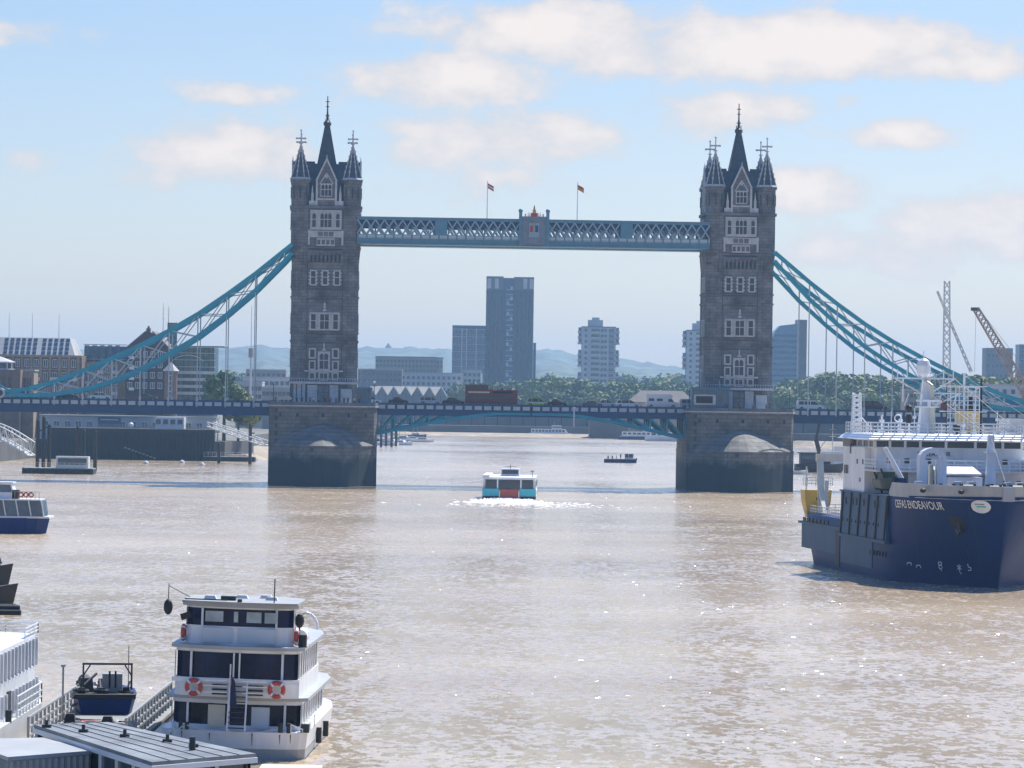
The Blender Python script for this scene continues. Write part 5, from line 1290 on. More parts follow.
g = foam('wake', '', (9.0, 26.0, 45), 9, 420, .12, .5); o = g.build('wake_foam', None, t.location.copy()+Vector((2,-10,0)), R(95)); tag(o, kind='stuff')
# --- small workboat with people
a_, b_ = onwater(604.5, 462.5), onwater(638, 463.5)
t = thing('workboat', 'small dark workboat with people on deck crossing midstream', 'boat', (a_.x, a_.y, 0), math.atan2(b_.y-a_.y, b_.x-a_.x)*.2)
g = mb('navy'); hull(g, 9.4, 3.0, 1.0, bow=.25); g.build('hull', t); g = mb('grey_paint'); g.box(.1, 9.2, -1.52, -1.44, .95, 1.1); g.box(.1,8.6,1.4,1.5,.95,1.1); g.build('gunwale', t)
g = mb('boat_white'); g.box(5.9, 8.4, -1.0, 1.0, 1.0, 1.5); g.box(5.7, 8.6, -1.2, 1.2, 2.55, 2.7)
for x in (5.9, 7.0, 8.3): g.box(x, x+.12, -1.0, 1.0, 1.5, 2.6)
g.build('wheelhouse', t); g = mb('glass_dark'); g.box(6.0, 8.3, -.92, .92, 1.5, 2.55); g.build('window', t)
for k, (dx, c_) in enumerate(((1.0,'cloth_navy'),(2.2,'cloth_red'),(3.4,'cloth_orange'),(4.6,'cloth_black'))):
    person((a_.x+dx, a_.y+.1*k, .95 if k == 3 else .45), rr.uniform(-2, 2), 'stand', c_, 'cloth_navy', f'person in {c_[6:]} standing on the small midstream workboat')
# --- boats along the far banks
def cruiser(px0, px1, pyw, label, lo, hi, nw, flip=False, mast=True, deck2=.0):
    a, b = onwater(px0, pyw), onwater(px1, pyw+.3); L = (b-a).length; s = L/24
    t = thing('river_boat', label, 'boat', (b.x if flip else a.x, a.y, 0), math.pi if flip else 0)
    g = mb(lo); hull(g, L, 5.5, 1.3*s+.3); g.build('hull', t); g = mb('boat_white'); g.box(L*.04, L*.9, -2.45, 2.45, 1.3*s+.25, 1.3*s+.5); g.build('rubbing_strake', t)
    z = 1.3*s+.5; g = mb(hi); g.xz([(L*.08,z),(L*.84,z),(L*.78,z+2.0),(L*.08,z+2.0)], -2.2, 2.2); g.build('cabin', t)
    for k in range(nw): q = mb('glass_dark'); x = L*(.1+.68*k/nw); q.box(x, x+L*.68/nw*.72, -2.25, 2.25, z+.7, z+1.6); q.build('window', t)
    g = mb('boat_white'); g.box(L*.5, L*.7, -1.5, 1.5, z+2, z+2+1.8+deck2); g.use('glass_dark'); g.box(L*.51, L*.705, -1.55, 1.55, z+2.7, z+3.3); g.build('wheelhouse', t)
    g = mb('grey_paint'); g.cyl(L*.55, 0, z+3.8, z+6, .08, n=5); g.build('mast', t); return t
cruiser(407, 445.5, 433.5, 'white and blue passenger boat moored on the far bank, left of centre', 'hull_blue', 'boat_white', 9, deck2=.6)
cruiser(527, 565, 436.5, 'white cabin boat on the far shore right of the dark barge', 'hull_panel', 'boat_white', 10)
cruiser(618, 656, 439.5, 'blue-hulled boat with white cabin near the right pier', 'hull_blue', 'boat_white', 7, deck2=.5)
cruiser(645, 690, 441, 'low white boat half behind the right pier', 'boat_white', 'boat_white', 7)
a, b = onwater(485, 435), onwater(517, 435.2); L = (b-a).length
t = thing('barge', 'low dark barge lying off the far sandy shore', 'barge', (a.x, a.y, 0)); g = mb('navy'); hull(g, L, 5, 1.7); g.build('hull', t); g = mb('grey_paint'); g.box(L*.1, L*.8, -2, 2, 1.7, 2.1); g.build('hatch', t); g = mb('boat_white'); g.box(L*.02, L*.12, -1.5, 1.5, 1.7, 3.2); g.build('wheelhouse', t)
a, b = onwater(565, 433.6), onwater(577, 433.6)
rr = random.Random(8)
YM = []
for k, hc in enumerate(('boat_white', 'navy', 'boat_white')):
    t = thing('yacht', 'small moored boat with mast in the marina beside the left pier', 'boat', (0, 0, -50)); g = mb(hc); hull(g, 9.5, 2.8, 1.1, bow=.45); g.build('hull', t)
    g = mb('boat_white'); g.xz([(2.5,1.1),(6.5,1.1),(6,1.9),(2.8,1.9)], -.9, .9); g.use('glass_dark'); g.box(3, 6, -.93, .93, 1.35, 1.65); g.build('cabin', t)
    g = mb('grey_paint'); g.cyl(5.2, 0, 1.1, 10.5 if k != 2 else 4, .11, .07, n=5); g.bar((5.2,0,2.4), (1.6,0,2.4), .18); g.build('mast', t); YM.append(t)
sp = [(379,448),(384,446),(389,449),(388,441),(394,444),(398,449.5),(402,445),(407,447.5),(411,446),(413,449),(406,441),(399,439.5),(392,438)]
for i, (px, py) in enumerate(sp):
    p = onwater(px, py-4); ang = rr.uniform(-.5, .5)+(math.pi if i%2 else 0); lb = f'small {("white yacht","dark blue yacht","white motor boat")[i%3]} moored behind the left pier'
    if i < 3: t = YM[i]; t.location = (p.x, p.y, 0); t.rotation_euler = (0, 0, ang); t['label'] = lb; t['group'] = f'{("white yachts","dark blue yachts","white motor boats")[i%3]} behind the left pier'
    else: dup(YM[i%3], (p.x, p.y, 0), ang, lb, f'{("white yachts","dark blue yachts","white motor boats")[i%3]} behind the left pier')
for (px, pyb, pyt) in ((381, 447, 421), (386, 446, 424), (391.5, 447, 419), (396, 446, 426)):
    p = onwater(px, pyb); g = mb('timber'); g.cyl(0, 0, -2, at(px, pyt, p.y).z, .45, n=8); tag(g.build('mooring_pile', None, (p.x, p.y, 0)), 'dark mooring pile among the yachts behind the left pier', 'pile', 'piles among the yachts')
# --- dark tug and crane pontoon behind the ship's stern
p = onwater(795, 472); t = thing('tug', 'black tug with dark crane arm moored between right pier and ship stern', 'tug', (p.x, p.y, 0), R(4))
g = mb('black'); hull(g, 12.5, 4.5, 2.1, bow=.25); g.build('hull', t); g = mb('dark_metal'); g.box(1.2, 5.5, -1.5, 1.5, 2.0, 4.8); g.box(.8, 5.9, -1.8, 1.8, 4.8, 5.1); g.use('glass_blue'); g.box(1.5, 5.2, -1.55, 1.55, 3.4, 4.3); g.build('wheelhouse', t)
g = mb('black'); g.bar((7.0,0,2), (5.3,0,8.5), 1.0, .9); g.bar((5.3,0,8.5), (6.2,0,13.6), .7, .7); g.bar((6.2,0,13.6), (4.6,0,14.0), .9, .5); g.box(6,9,-1.3,1.3,2,3.6); g.build('crane_arm', t)
g = mb('white_dirty'); g.cyl(9.6, 0, 2, 13, .14, .08, n=6); g.box(8.6, 10.6, -.05, .05, 9.2, 9.35); g.box(8.9,10.3,-.05,.05,11,11.1); g.build('mast', t)
p = onwater(822, 470); t = thing('workboat', 'white wheelhouse boat moored behind the ship A-frame', 'boat', (p.x, p.y, 0)); g = mb('grey_paint'); hull(g, 10, 3.6, 1.5); g.build('hull', t); g = mb('boat_white'); g.box(2, 7, -1.3, 1.3, 1.5, 4.6); g.box(3, 6, -1.0, 1.0, 4.6, 6.4); g.use('glass_dark'); g.box(2.2, 6.8, -1.33, 1.33, 3.1, 4.0); g.build('wheelhouse', t)
p = onwater(786, 474); t = thing('launch', 'little white launch tucked against the right pier', 'boat', (p.x, p.y, 0)); g = mb('boat_white'); hull(g, 5.5, 2.0, .9); g.build('hull', t); g = mb('glass_dark'); g.box(2, 3.6, -.7, .7, .9, 1.6); g.build('window', t)
# --- blue tour boat at the left edge
a, b = onwater(-72, 531), onwater(58, 531)
t = thing('tour_boat', 'navy tour boat with slanted dark saloon windows and white wheelhouse at left edge', 'boat', (a.x, a.y-2, 0)); L = b.x-a.x
g = mb('hull_blue'); hull(g, L, 5.6, 1.9, bow=.18, sheer=.1, fl=.9); g.build('hull', t)
g = mb('boat_white'); g.box(0, L+.2, -2.75, 2.75, 1.9, 2.12); g.build('rubbing_strake', t)
nw = 9
for k in range(nw):
    x = L-.35-(k+1)*1.55; q = mb('glass_blue'); q.xz([(x-.08,2.15),(x+1.4,2.15),(x+1.05,4.05),(x-.43,4.05)], -2.45, 2.45); q.build('window', t)
    q = mb('boat_white'); [q.xz([(x+1.36,2.15),(x+1.5,2.15),(x+1.15,4.05),(x+1.01,4.05)], a_, b_) for a_, b_ in ((-2.52,-2.4),(2.4,2.52))]; q.build('window_post', t)
g = mb('boat_white'); g.box(0, L-.9, -2.5, 2.5, 4.05, 4.2); g.build('roof', t)
x = L-6.6
g = mb('boat_white'); g.xz([(x-.4,4.2),(x+2.6,4.2),(x+1.9,6.1),(x-.2,6.1)], -1.5, 1.5); g.box(x-.6,x+2.2,-1.7,1.7,6.1,6.25); g.build('wheelhouse', t); g = mb('glass_blue'); g.xz([(x-.1,5.0),(x+2.1,5.0),(x+1.85,5.9),(x-.05,5.9)], -1.54, 1.54); g.build('windscreen', t)
for i in range(3): q = mb('red_paint'); q.torus((L-3.3+i*.62, -2.4, 4.75), .26, .09, n=12); q.build('life_ring', t)
g = mb('dark_metal'); g.box(L-4.5, L-3.7, -1.5, -.3, 4.2, 5.3); g.cyl(x, 0, 6.25, 7.2, .05, n=5); g.box(x-.3,x+.4,-.4,.4,6.6,6.75); g.build('deck_gear', t)
g = mb('grey_paint'); 
for k in range(8): g.box(L-4.6+k*.5, L-4.55+k*.5, -2.45, -2.4, 4.2, 5.1)
g.box(L-4.6, L-1.1, -2.46, -2.4, 5.08, 5.13); g.build('railing', t)
# --- black barges at the left edge
for (px, py, H_, lb, kd) in ((13, 586, 1.4, 'black workboat piled with deck gear at the left edge', 0), (18, 605.5, 1.2, 'black pointed barge hull between the gear boat and the log raft', 1)):
    p = onwater(px, py); L = 14
    t = thing('barge', lb, 'barge', (p.x-L, p.y, 0)); g = mb('black'); hull(g, L, 4, H_, bow=.22, sheer=.6); g.build('hull', t)
    if kd == 0:
        g = mb('dark_metal'); g.box(L-3.4, L-2.0, -.8, .8, H_, H_+1.0); g.cyl(L-2.8, 0, H_+1, H_+1.7, .35, n=8); g.torus((L-1.6, -1, H_+.8), .5, .16, n=12); g.bar((L-3, 0, H_+1.9), (L-1.0, 0, H_+.6), .14); g.build('winch', t)
        g = mb('grey_paint'); g.cyl(L-3.1, .6, H_, H_+2.4, .05, n=5); g.build('mast', t)
    else: g = mb('grey_paint'); g.box(2, L-2.2, -1.4, 1.4, H_, H_+.3); g.use('boat_white'); g.box(L-3.5, L-1.8, -1.0, 1.0, H_+.3, H_+.55); g.build('hatch', t)
p = onwater(21, 615); t = thing('timber_raft', 'raft of long dark timbers lying below the barges at the left edge', 'raft', (p.x-11, p.y, 0))
for k in range(6): g = mb('timber'); g.tube((0, k*.5, .15+.32*(k%2)), (11-.15*k, k*.5, .15+.32*(k%2)), .25, n=8); g.build('log', t)
# ================================================================ RESEARCH SHIP
SO = (39.95, 440.8, 0); SH = math.atan2(-.9943, .1062)
ship = thing('research_ship', 'navy-hulled research ship with white superstructure, yellow stern crane and white name lettering', 'ship', SO, SH)
#        x_wl, x_deck, hb_wl, hb_deck, z_deck
ST = [(-1.0,-4.2,6.2,7.6,5.3),(3,0,7.4,7.9,5.3),(9,8,7.9,7.9,5.3),(21,21,7.9,7.9,5.3),(21.02,21.02,7.9,7.9,8.3),(28,28,7.9,7.9,8.3),(38,38,7.9,7.9,8.35),(44,45,7.6,7.9,8.4),(47,49,6.7,7.75,8.45),(50,52.5,5.0,7.2,8.5),(52.5,55.5,3.3,6.2,8.55),(55,58.3,1.9,4.8,8.6),(57,60.7,.9,3.1,8.65),(58.3,62.3,.25,1.2,8.7),(58.7,62.9,.05,.15,8.7)]
LV = [-1.5, 0.0, 1.5, 3.0, 4.5, 6.0, 7.2, 8.0]
def hp(st, z, zt=None):
    xw, xd, bw, bd, zd = st; u = max(0, z)/max(zd, 8.4); e = u**1.5; b = bw+(bd-bw)*e
    if z < 0: b *= .93
    return (xw+(xd-xw)*u if xw > 40 else xw+(xd-xw)*min(1, max(0, z)/3.2), b)
rings = []
for st in ST:
    zs = [min(z, st[4]) for z in LV]+[st[4]]
    P = [hp(st, z) for z in zs]; rings.append([(p[0], p[1], z) for p, z in zip(P, zs)]+[(p[0], -p[1], z) for p, z in zip(P[::-1], zs[::-1])])
g = mb('navy'); g.loft(rings); hullo = g.build('hull', ship, smooth=False)
for p in hullo.data.polygons: p.use_smooth = abs(p.normal.z) < .6
def hsurf(sx, z, off=.03, side=-1):     # point on the hull side at deck coordinate sx
    for k in range(len(ST)-1):
        if ST[k][1] <= sx <= ST[k+1][1]+1e-6:
            u = (sx-ST[k][1])/max(1e-6, ST[k+1][1]-ST[k][1]); st = tuple(a*(1-u)+b*u for a, b in zip(ST[k], ST[k+1])); x, b = hp(st, z)
            st2 = tuple(a*(1-min(1, u+.05))+c*min(1, u+.05) for a, c in zip(ST[k], ST[k+1])); x2, b2 = hp(st2, z); d = Vector((x2-x+1e-6, b2-b)).normalized(); n_ = Vector((-d.y, d.x))
            if n_.y < 0: n_ = -n_
            return Vector((x+n_.x*off, side*(b+n_.y*off), z))
    return Vector((sx, side*.1, z))
# bulwark round the foredeck
g = mb('bulwark_grey'); sxs = [46.0, 47.5, 48.6, 50, 52, 54, 55.5, 57, 58.3, 59.6, 60.7, 61.6, 62.3, 62.8]
for side in (-1, 1):
    for k in range(len(sxs)-1):
        def q(sx, z, off):
            b = hsurf(sx, 8.3, off, side); t_ = (z-8.3)/1.4; return Vector((b.x+.25*t_*(sx > 50), b.y+side*.12*t_, z))
        a, b = sxs[k], sxs[k+1]; za = 9.7 if k else 8.75
        g.hexa([q(a,8.35,-.06),q(b,8.35,-.06),q(b,8.35,.05),q(a,8.35,.05),q(a,za,-.06),q(b,9.7,-.06),q(b,9.7,.05),q(a,za,.05)])
g.box(62.2, 63.15, -.55, .55, 8.3, 9.68); g.build('bulwark', ship)
g = mb('black')
for sx in (55.5, 60.0):
    for s in (-1, 1):
        p = hsurf(sx, 9.1, .05, s); g.ball(p.x, p.y+s*.1, 9.1, .3, 6, .75)
g.build('fairlead', ship)
# hull markings
g = mb('boat_white'); 
def patch(g, sx0, sx1, z0, z1, off=.05, skew=0.0, side=-1, n=4):
    for k in range(n):
        a, b = sx0+(sx1-sx0)*k/n, sx0+(sx1-sx0)*(k+1)/n
        g.face([hsurf(a, z0, off, side), hsurf(b, z0, off, side), hsurf(b+skew, z1, off, side), hsurf(a+skew, z1, off, side)])
for s in (-1, 1):
    g = mb('black'); patch(g, 57.6, 59.3, 5.4, 6.7, .04, -.25, s); g.build('anchor_pocket', ship)
    g = mb('dark_metal'); p = hsurf(58.5, 5.7, .2, s); g.box(p.x-.15, p.x+.15, p.y-.12, p.y+.12, 5.0, 6.4); g.bar((p.x-.5, p.y-.1, 5.5), (p.x, p.y, 5.0), .2); g.bar((p.x+.5, p.y+.1, 5.5), (p.x, p.y, 5.0), .2); g.build('anchor', ship)
g = mb('boat_white'); c0 = 61.7; ring_ = []
for k in range(20):
    a = k*math.pi/10; ring_.append(hsurf(61.3+.75*math.cos(a), 7.75+.62*math.sin(a), .09))
g.face(ring_); eo = g.build('emblem', ship); g = mb('turquoise'); patch(g, 61.0, 61.7, 7.68, 7.82, .12); g.use('dark_green'); patch(g, 60.9, 61.6, 7.95, 8.02, .12); g.build('emblem_mark', eo)
def wmark(sx, z, kind):
    g = mb('boat_white')
    def seg(a, b, w_=.08):
        pa, pb = hsurf(sx+a[0]*.6, z+a[1]*.62, .06), hsurf(sx+b[0]*.6, z+b[1]*.62, .06); g.bar(pa, pb, w_, w_)
    if kind == 0:
        for k in range(10): seg((.35*math.cos(k*.628), .22+.3*math.sin(k*.628)), (.35*math.cos((k+1)*.628), .22+.3*math.sin((k+1)*.628)))
        for k in range(10): seg((.35*math.cos(k*.628), -.32+.3*math.sin(k*.628)), (.35*math.cos((k+1)*.628), -.32+.3*math.sin((k+1)*.628)))
        seg((.1,-.6),(.2,-.95))
    elif kind == 1: seg((-.45,.3),(.45,-.25)); seg((-.45,-.3),(.4,.3)); seg((0,.5),(0,-.7)); seg((.1,-.7),(.3,-1))
    elif kind == 2: seg((-.3,.55),(-.1,0)); seg((-.1,0),(.4,0)); seg((.4,0),(.45,-.45)); seg((.45,-.45),(-.3,-.5))
    else: seg((-.5,.2),(.3,.25)); seg((.3,.25),(.5,-.2)); seg((-.5,.2),(-.7,-.1))
    g.build('hull_mark', ship)
wmark(54.6, 1.9, 0); wmark(57.2, 1.75, 1); wmark(58.6, 1.85, 2); wmark(50.2, 1.8, 3); wmark(51.6, 1.6, 3)
# lettering
def text_mesh(txt, size):
    cu = bpy.data.curves.new('txt', 'FONT'); cu.body = txt; cu.size = size; cu.offset = .008; cu.space_character = 1.05
    o = bpy.data.objects.new('txt', cu); C.objects.link(o); dg = bpy.context.evaluated_depsgraph_get(); me = bpy.data.meshes.new_from_object(o.evaluated_get(dg)); bpy.data.objects.remove(o)
    return me
me = text_mesh('CEFAS ENDEAVOUR', 1.08)
mx = max(v.co.x for v in me.vertices)
# arc length table along the flare at letter height
tab = [(47.9, 0.0)]; p0 = hsurf(47.9, 7.6); sx = 47.9; acc_ = 0
while sx < 61: sx += .1; p1 = hsurf(sx, 7.6); acc_ += (p1-p0).length; tab.append((sx, acc_)); p0 = p1
L_txt = 9.4
def s_at(d):
    for k in range(len(tab)-1):
        if tab[k][1] <= d <= tab[k+1][1]: return tab[k][0]+(tab[k+1][0]-tab[k][0])*(d-tab[k][1])/max(1e-6, tab[k+1][1]-tab[k][1])
    return tab[-1][0]
# the seen side shows the name from stern (left) to bow (right); spread so it keeps an even spacing on the curve
for v in me.vertices: v.co = hsurf(s_at(v.co.x/mx*L_txt+.3), 7.3+v.co.y, .07)
me.materials.clear(); me.materials.append(M['boat_white']); o = bpy.data.objects.new('name_lettering', me); C.objects.link(o); o.parent = ship
# side casing: water glare on the navy paint put in as lighter blue; dark ribs
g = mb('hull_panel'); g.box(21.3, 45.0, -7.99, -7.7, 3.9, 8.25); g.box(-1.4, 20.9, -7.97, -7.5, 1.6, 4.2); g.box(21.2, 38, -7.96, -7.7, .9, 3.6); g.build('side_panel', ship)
g = mb('black')
for k in range(6):
    x = 22.0+k*4.55; g.hexa([(x-.9,-8.12,3.9),(x-.4,-8.12,3.9),(x-.4,-7.9,3.9),(x-.9,-7.9,3.9),(x+.5,-8.12,8.3),(x+1.0,-8.12,8.3),(x+1.0,-7.9,8.3),(x+.5,-7.9,8.3)])
g.build_each('side_rib', ship)
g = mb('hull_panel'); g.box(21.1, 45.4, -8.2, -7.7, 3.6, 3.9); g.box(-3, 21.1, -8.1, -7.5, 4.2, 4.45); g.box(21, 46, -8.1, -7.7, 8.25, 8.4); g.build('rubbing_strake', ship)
g = mb('black')
for k in range(7): g.box(-.6+k*2.2, .9+k*2.2, -8.0, -7.9, 4.5, 4.9)
for k in range(11):
    if k % 3 != 2: g.box(22+k*1.9, 22.4+k*1.9, -8.06, -7.95, 7.0, 7.7)
for k in range(9): g.box(22.5+k*2.3, 22.8+k*2.3, -8.06, -7.95, 5.2, 5.5)
for k in range(6): g.box(37+k*1.5, 37.3+k*1.5, -8.0, -7.85, 2.3, 2.75)
g.box(18.5, 20.8, -8.0, -7.95, .3, 4.1); g.build_each('porthole', ship)
# superstructure
def tier(x0, x1, hw, z0, z1, m='boat_white'):
    g = mb(m); g.box(x0, x1, -hw, hw, z0, z1); return g
sup = tier(21.6, 33.0, 7.85, 8.3, 12.9).build('deckhouse', ship)
g = mb('boat_white'); g.box(33.0, 38.0, -4.4, 7.85, 8.3, 10.55); g.box(33, 36.0, -7.2, 7.85, 10.75, 12.9); g.build('forward_house', ship)
g = mb('white_dirty'); g.box(33.0, 39.2, -7.9, 7.9, 10.55, 10.75); g.build('promenade_deck', ship)
g = mb('boat_white')
g.box(24.5, 36.4, -7.6, 7.6, 12.9, 13.0); g.box(24.5, 36.4, -7.6, 7.6, 13.62, 13.75)
wx = [-7.55, -6.3, -5.9, -4.7, -4.3, -3.2, -2.8, -.6, -.2, 2.4, 2.8, 5.2, 5.6, 7.55]
for k in range(0, len(wx), 1):
    pass
for y in (-7.6, -6.1, -4.55, -3.0, -.4, 2.6, 5.4, 7.35): g.box(36.15, 36.42, y, y+.26, 12.95, 13.65)
for x in (24.5, 27.5, 30.5, 33.5, 36.1): [g.box(x, x+.25, s*7.62, s*7.4, 12.95, 13.65) for s in (-1, 1)]
wh = g.build('wheelhouse', ship); g = mb('glass_dark'); g.box(24.7, 36.3, -7.5, 7.5, 12.98, 13.65); g.build('window', wh)
g = mb('boat_white'); g.hexa([(21.5,-8.5,13.75),(37.8,-8.5,13.75),(37.8,8.5,13.75),(21.5,8.5,13.75),(22.5,-7.8,14.35),(36.8,-7.8,14.35),(36.8,7.8,14.35),(22.5,7.8,14.35)]); g.build('wheelhouse_roof', ship)
g = mb('grey_paint')
for k in range(9): g.box(21.6+k*.5, 21.75+k*.5, -7.95, -7.82, 12.9, 13.8)
g.box(21.4, 25, -8.0, -7.8, 13.7, 13.85); g.build('louvre_screen', ship)
g = mb('glass_dark')
for (x, z, w2, h2) in ((25.3, 12.2, .5, 1.1), (22.4, 10.1, .3, .9), (23.2, 10.1, .3, .9), (24.0, 10.1, .3, .9), (30.5, 9.4, .4, .4), (29, 11.2, .35, .5), (32, 11.2, .35, .5)): g.box(x, x+w2, -7.92, -7.8, z, z+h2)
for (y, z) in ((-3.6, 9.2), (-2.0, 9.2), (.2, 9.0), (1.8, 9.2), (3.5, 9.2), (5.2, 9.2), (6.6, 9.2)): g.box(37.95, 38.05, y, y+.45, z, z+.6)
for (y, z) in ((-6.2, 11.3), (-4.4, 11.3), (-2.2, 11.3), (5.6, 11.3)): g.box(35.95, 36.05, y, y+.5, z, z+.6)
g.build_each('porthole_window', ship)
for (y, x) in ((-1.2, 38.02), (2.8, 38.02)): g = mb('grey_paint'); g.box(x-.05, x+.05, y, y+.8, 8.4, 10.3); g.use('dark_metal'); g.box(x, x+.1, y+.65, y+.72, 9.2, 9.5); g.build('door', ship)
# short name on the wheelhouse front
me = text_mesh('ENDEAVOUR', .62)
mxx = max(v.co.x for v in me.vertices)
for v in me.vertices: v.co = Vector((36.07, -3.1+v.co.x/mxx*3.4, 12.15+v.co.y))
me.materials.clear(); me.materials.append(M['dark_metal']); o = bpy.data.objects.new('bridge_lettering', me); C.objects.link(o); o.parent = ship
def rail(name, pts, z, h=1.0, m='boat_white', step=1.1, r=.06, parent=ship):
    g = mb(m)
    for k in range(len(pts)-1):
        a, b = Vector((*pts[k], z)), Vector((*pts[k+1], z)); n = max(1, int((b-a).length/step))
        for i in range(n+1): p = a.lerp(b, i/n); g.box(p.x-r/2, p.x+r/2, p.y-r/2, p.y+r/2, z, z+h)
        for hh in (h, h*.62, h*.3): g.bar(a+Vector((0,0,hh)), b+Vector((0,0,hh)), r, r)
    return g.build(name, parent)
rail('roof_railing', [(22.5,-7.8),(36.8,-7.8),(36.8,7.8),(22.5,7.8),(22.5,-7.8)], 14.35, 1.05, r=.09)
rail('deck_railing', [(33.2,-7.8),(39.1,-7.8),(39.1,7.8),(33.2,7.8)], 10.75, 1.0, r=.08)
rail('stern_railing', [(21,-7.6),(-3.6,-7.2),(-3.6,7.2),(21,7.6)], 5.3, .9, 'white_dirty', r=.07)
# masts
g = mb('boat_white'); g.frus(28, -.6, .75, .75, 14.35, .35, .35, 20.0); g.box(27, 29.6, -1.5, .4, 17.0, 17.15); g.build('main_mast', ship)
g = mb('cream_paint'); g.tube((29.4,-.1,14.4), (29.0,-.2,19.2), .28, .22); g.tube((29,-.2,19.2),(28.4,-.9,19.8),.22,.2); g.build('exhaust', ship)
g = mb('boat_white'); g.box(27.6, 28.4, -4.0, 2.4, 19.9, 20.05); g.box(27.6, 28.4, -1.8, 3.0, 18.4, 18.55)
for (a, b) in (((28,-4,20),(28,-.6,18.2)), ((28,2.4,20),(28,-.6,18.2)), ((28,-3,20),(28,-3,17.6)), ((28,3,18.5),(28,-.6,16.8))): g.bar(a, b, .12)
for y in (-3.6, -2.6, 1.2, 2.2): g.cyl(28, y, 20.05, 20.9, .06, n=5)
for y in (-2.4, 1.0, 2.6): g.bar((28,y,18.4),(28,y-.4,17.2),.1)
g.build('yard', ship)
g = mb('boat_white'); g.lathe(28, -.9, [(.4,20.05),(.68,20.5),(.74,21.3),(.55,21.8),(.2,22.05)], 14); g.cyl(28, -.9, 22.1, 22.8, .05, n=5); g.build('radome', ship)
g = mb('boat_white'); g.cyl(29.5, -.6, 17.15, 17.6, .2, n=8); g.box(29.35, 29.65, -1.9, .7, 17.6, 17.8); g.build('radar_scanner', ship)
g = lattice_jib((23.5,-6.9,14.4), (23.5,-6.9,18.4), .9, .7, 'boat_white', 8, .14); g.bar((23.5,-6.9,16.5),(23.5,-5.0,14.4),.12); g.build('signal_mast', ship)
g = mb('boat_white'); g.cyl(34, -3.6, 14.35, 15.4, .07, n=5); g.use('black'); g.cyl(34, -3.6, 15.4, 16.3, .28, n=8); g.ball(34, -3.6, 16.9, .38, 6); g.build('shape_signal', ship)
g = mb('boat_white'); g.torus((35, -4.9, 15.9), .35, .06, 'x', 14); g.cyl(35, -4.9, 14.35, 15.5, .06, n=5); g.cyl(35, -5.6, 14.35, 16.6, .05, n=5); g.build('loop_aerial', ship)
g = mb('black'); g.ball(36, .9, 15.0, .42, 7); g.cyl(36, .9, 14.35, 14.8, .12, n=6); g.build('searchlight', ship)
g = mb('boat_white')      # ladder-like radar scaffold
for x in (25.6, 27.4):
    for y in (2.1, 3.0, 3.9, 5.1): g.box(x-.05, x+.05, y-.05, y+.05, 14.35, 19.3)
for k in range(11):
    z = 14.6+k*.45; g.box(25.6, 27.4, 2.1-.04, 2.1+.04, z, z+.06); g.box(27.36, 27.44, 2.1, 5.1, z, z+.07); g.box(25.56, 25.64, 2.1, 5.1, z, z+.07)
for z in (16.6, 19.2): g.box(25.2, 27.8, 1.4, 5.8, z, z+.1)
g.bar((27.4,2.1,16.7),(27.4,5.1,19.2),.08); g.box(27.3,27.5,3.4,3.6,14.35,20.6); g.build('lattice_tower', ship)
g = mb('black'); g.cyl(26.4, 5.5, 14.35, 20.0, .12, n=6); g.ball(26.4, 6.0, 17.4, .3, 6); g.cyl(26.4, 1.9, 14.3, 20.3, .06, n=5); g.build('whip_aerial', ship)
g = mb('yellow_paint'); g.box(21.8, 24.4, 3.9, 6.1, 12.9, 16.7); g.use('black'); g.box(21.9, 24.3, 4.0, 6.0, 16.7, 17.2); g.cyl(23.4, 5.0, 17, 18.2, .3, n=8)
fn = g.build('funnel', ship)
me = text_mesh('3', 1.5)
for v in me.vertices: v.co = Vector((24.44, 4.5+v.co.x, 15.2+v.co.y))
me.materials.clear(); me.materials.append(M['cream_paint']); o = bpy.data.objects.new('funnel_lettering', me); C.objects.link(o); o.parent = fn
# foredeck gear
g = mb('boat_white')
for (y0, y1) in ((-4.9, -4.1), (-3.1, -2.2)): g.box(44.4, 45.8, y0, y1, 8.3, 11.9)
n = 8
for k in range(n):
    a, b = math.pi*k/n, math.pi*(k+1)/n; c_, r0, r1 = -3.55, .9, 1.4
    g.hexa([(44.4, c_-r0*math.cos(a), 11.9+.7*math.sin(a)),(45.8, c_-r0*math.cos(a), 11.9+.7*math.sin(a)),(45.8, c_-r0*math.cos(b), 11.9+.7*math.sin(b)),(44.4, c_-r0*math.cos(b), 11.9+.7*math.sin(b)),
            (44.4, c_-r1*math.cos(a), 11.9+1.2*math.sin(a)),(45.8, c_-r1*math.cos(a), 11.9+1.2*math.sin(a)),(45.8, c_-r1*math.cos(b), 11.9+1.2*math.sin(b)),(44.4, c_-r1*math.cos(b), 11.9+1.2*math.sin(b))])
g.build('vent_arch', ship)
g = mb('cream_paint'); g.cyl(45, -3.6, 8.3, 11.4, .25, n=8); g.build('vent_pipe', ship)
g = mb('boat_white'); g.frus(46, 2.1, .5, .5, 8.3, .28, .28, 14.4); g.box(45.2, 46.8, 1.6, 2.6, 12.6, 12.8); g.build('fore_mast', ship)
g = mb('boat_white'); g.tube((40.5,-5.6,9.9), (40.5,-7.3,13.0), .28, .2); g.cyl(40.5, -5.6, 8.3, 9.9, .4, n=10); g.use('navy'); g.box(40.1, 40.9, -6.1, -5.2, 9.4, 10.0); g.build('davit', ship)
g = mb('boat_white'); g.box(40, 43, -1.5, 2.0, 8.3, 10.2); g.hexa([(39.5,-2.5,10.9),(43.5,-2.5,10.4),(43.5,1.8,10.4),(39.5,1.8,10.9),(39.5,-2.5,11.2),(43.5,-2.5,10.55),(43.5,1.8,10.55),(39.5,1.8,11.2)]); g.build('deck_shelter', ship)
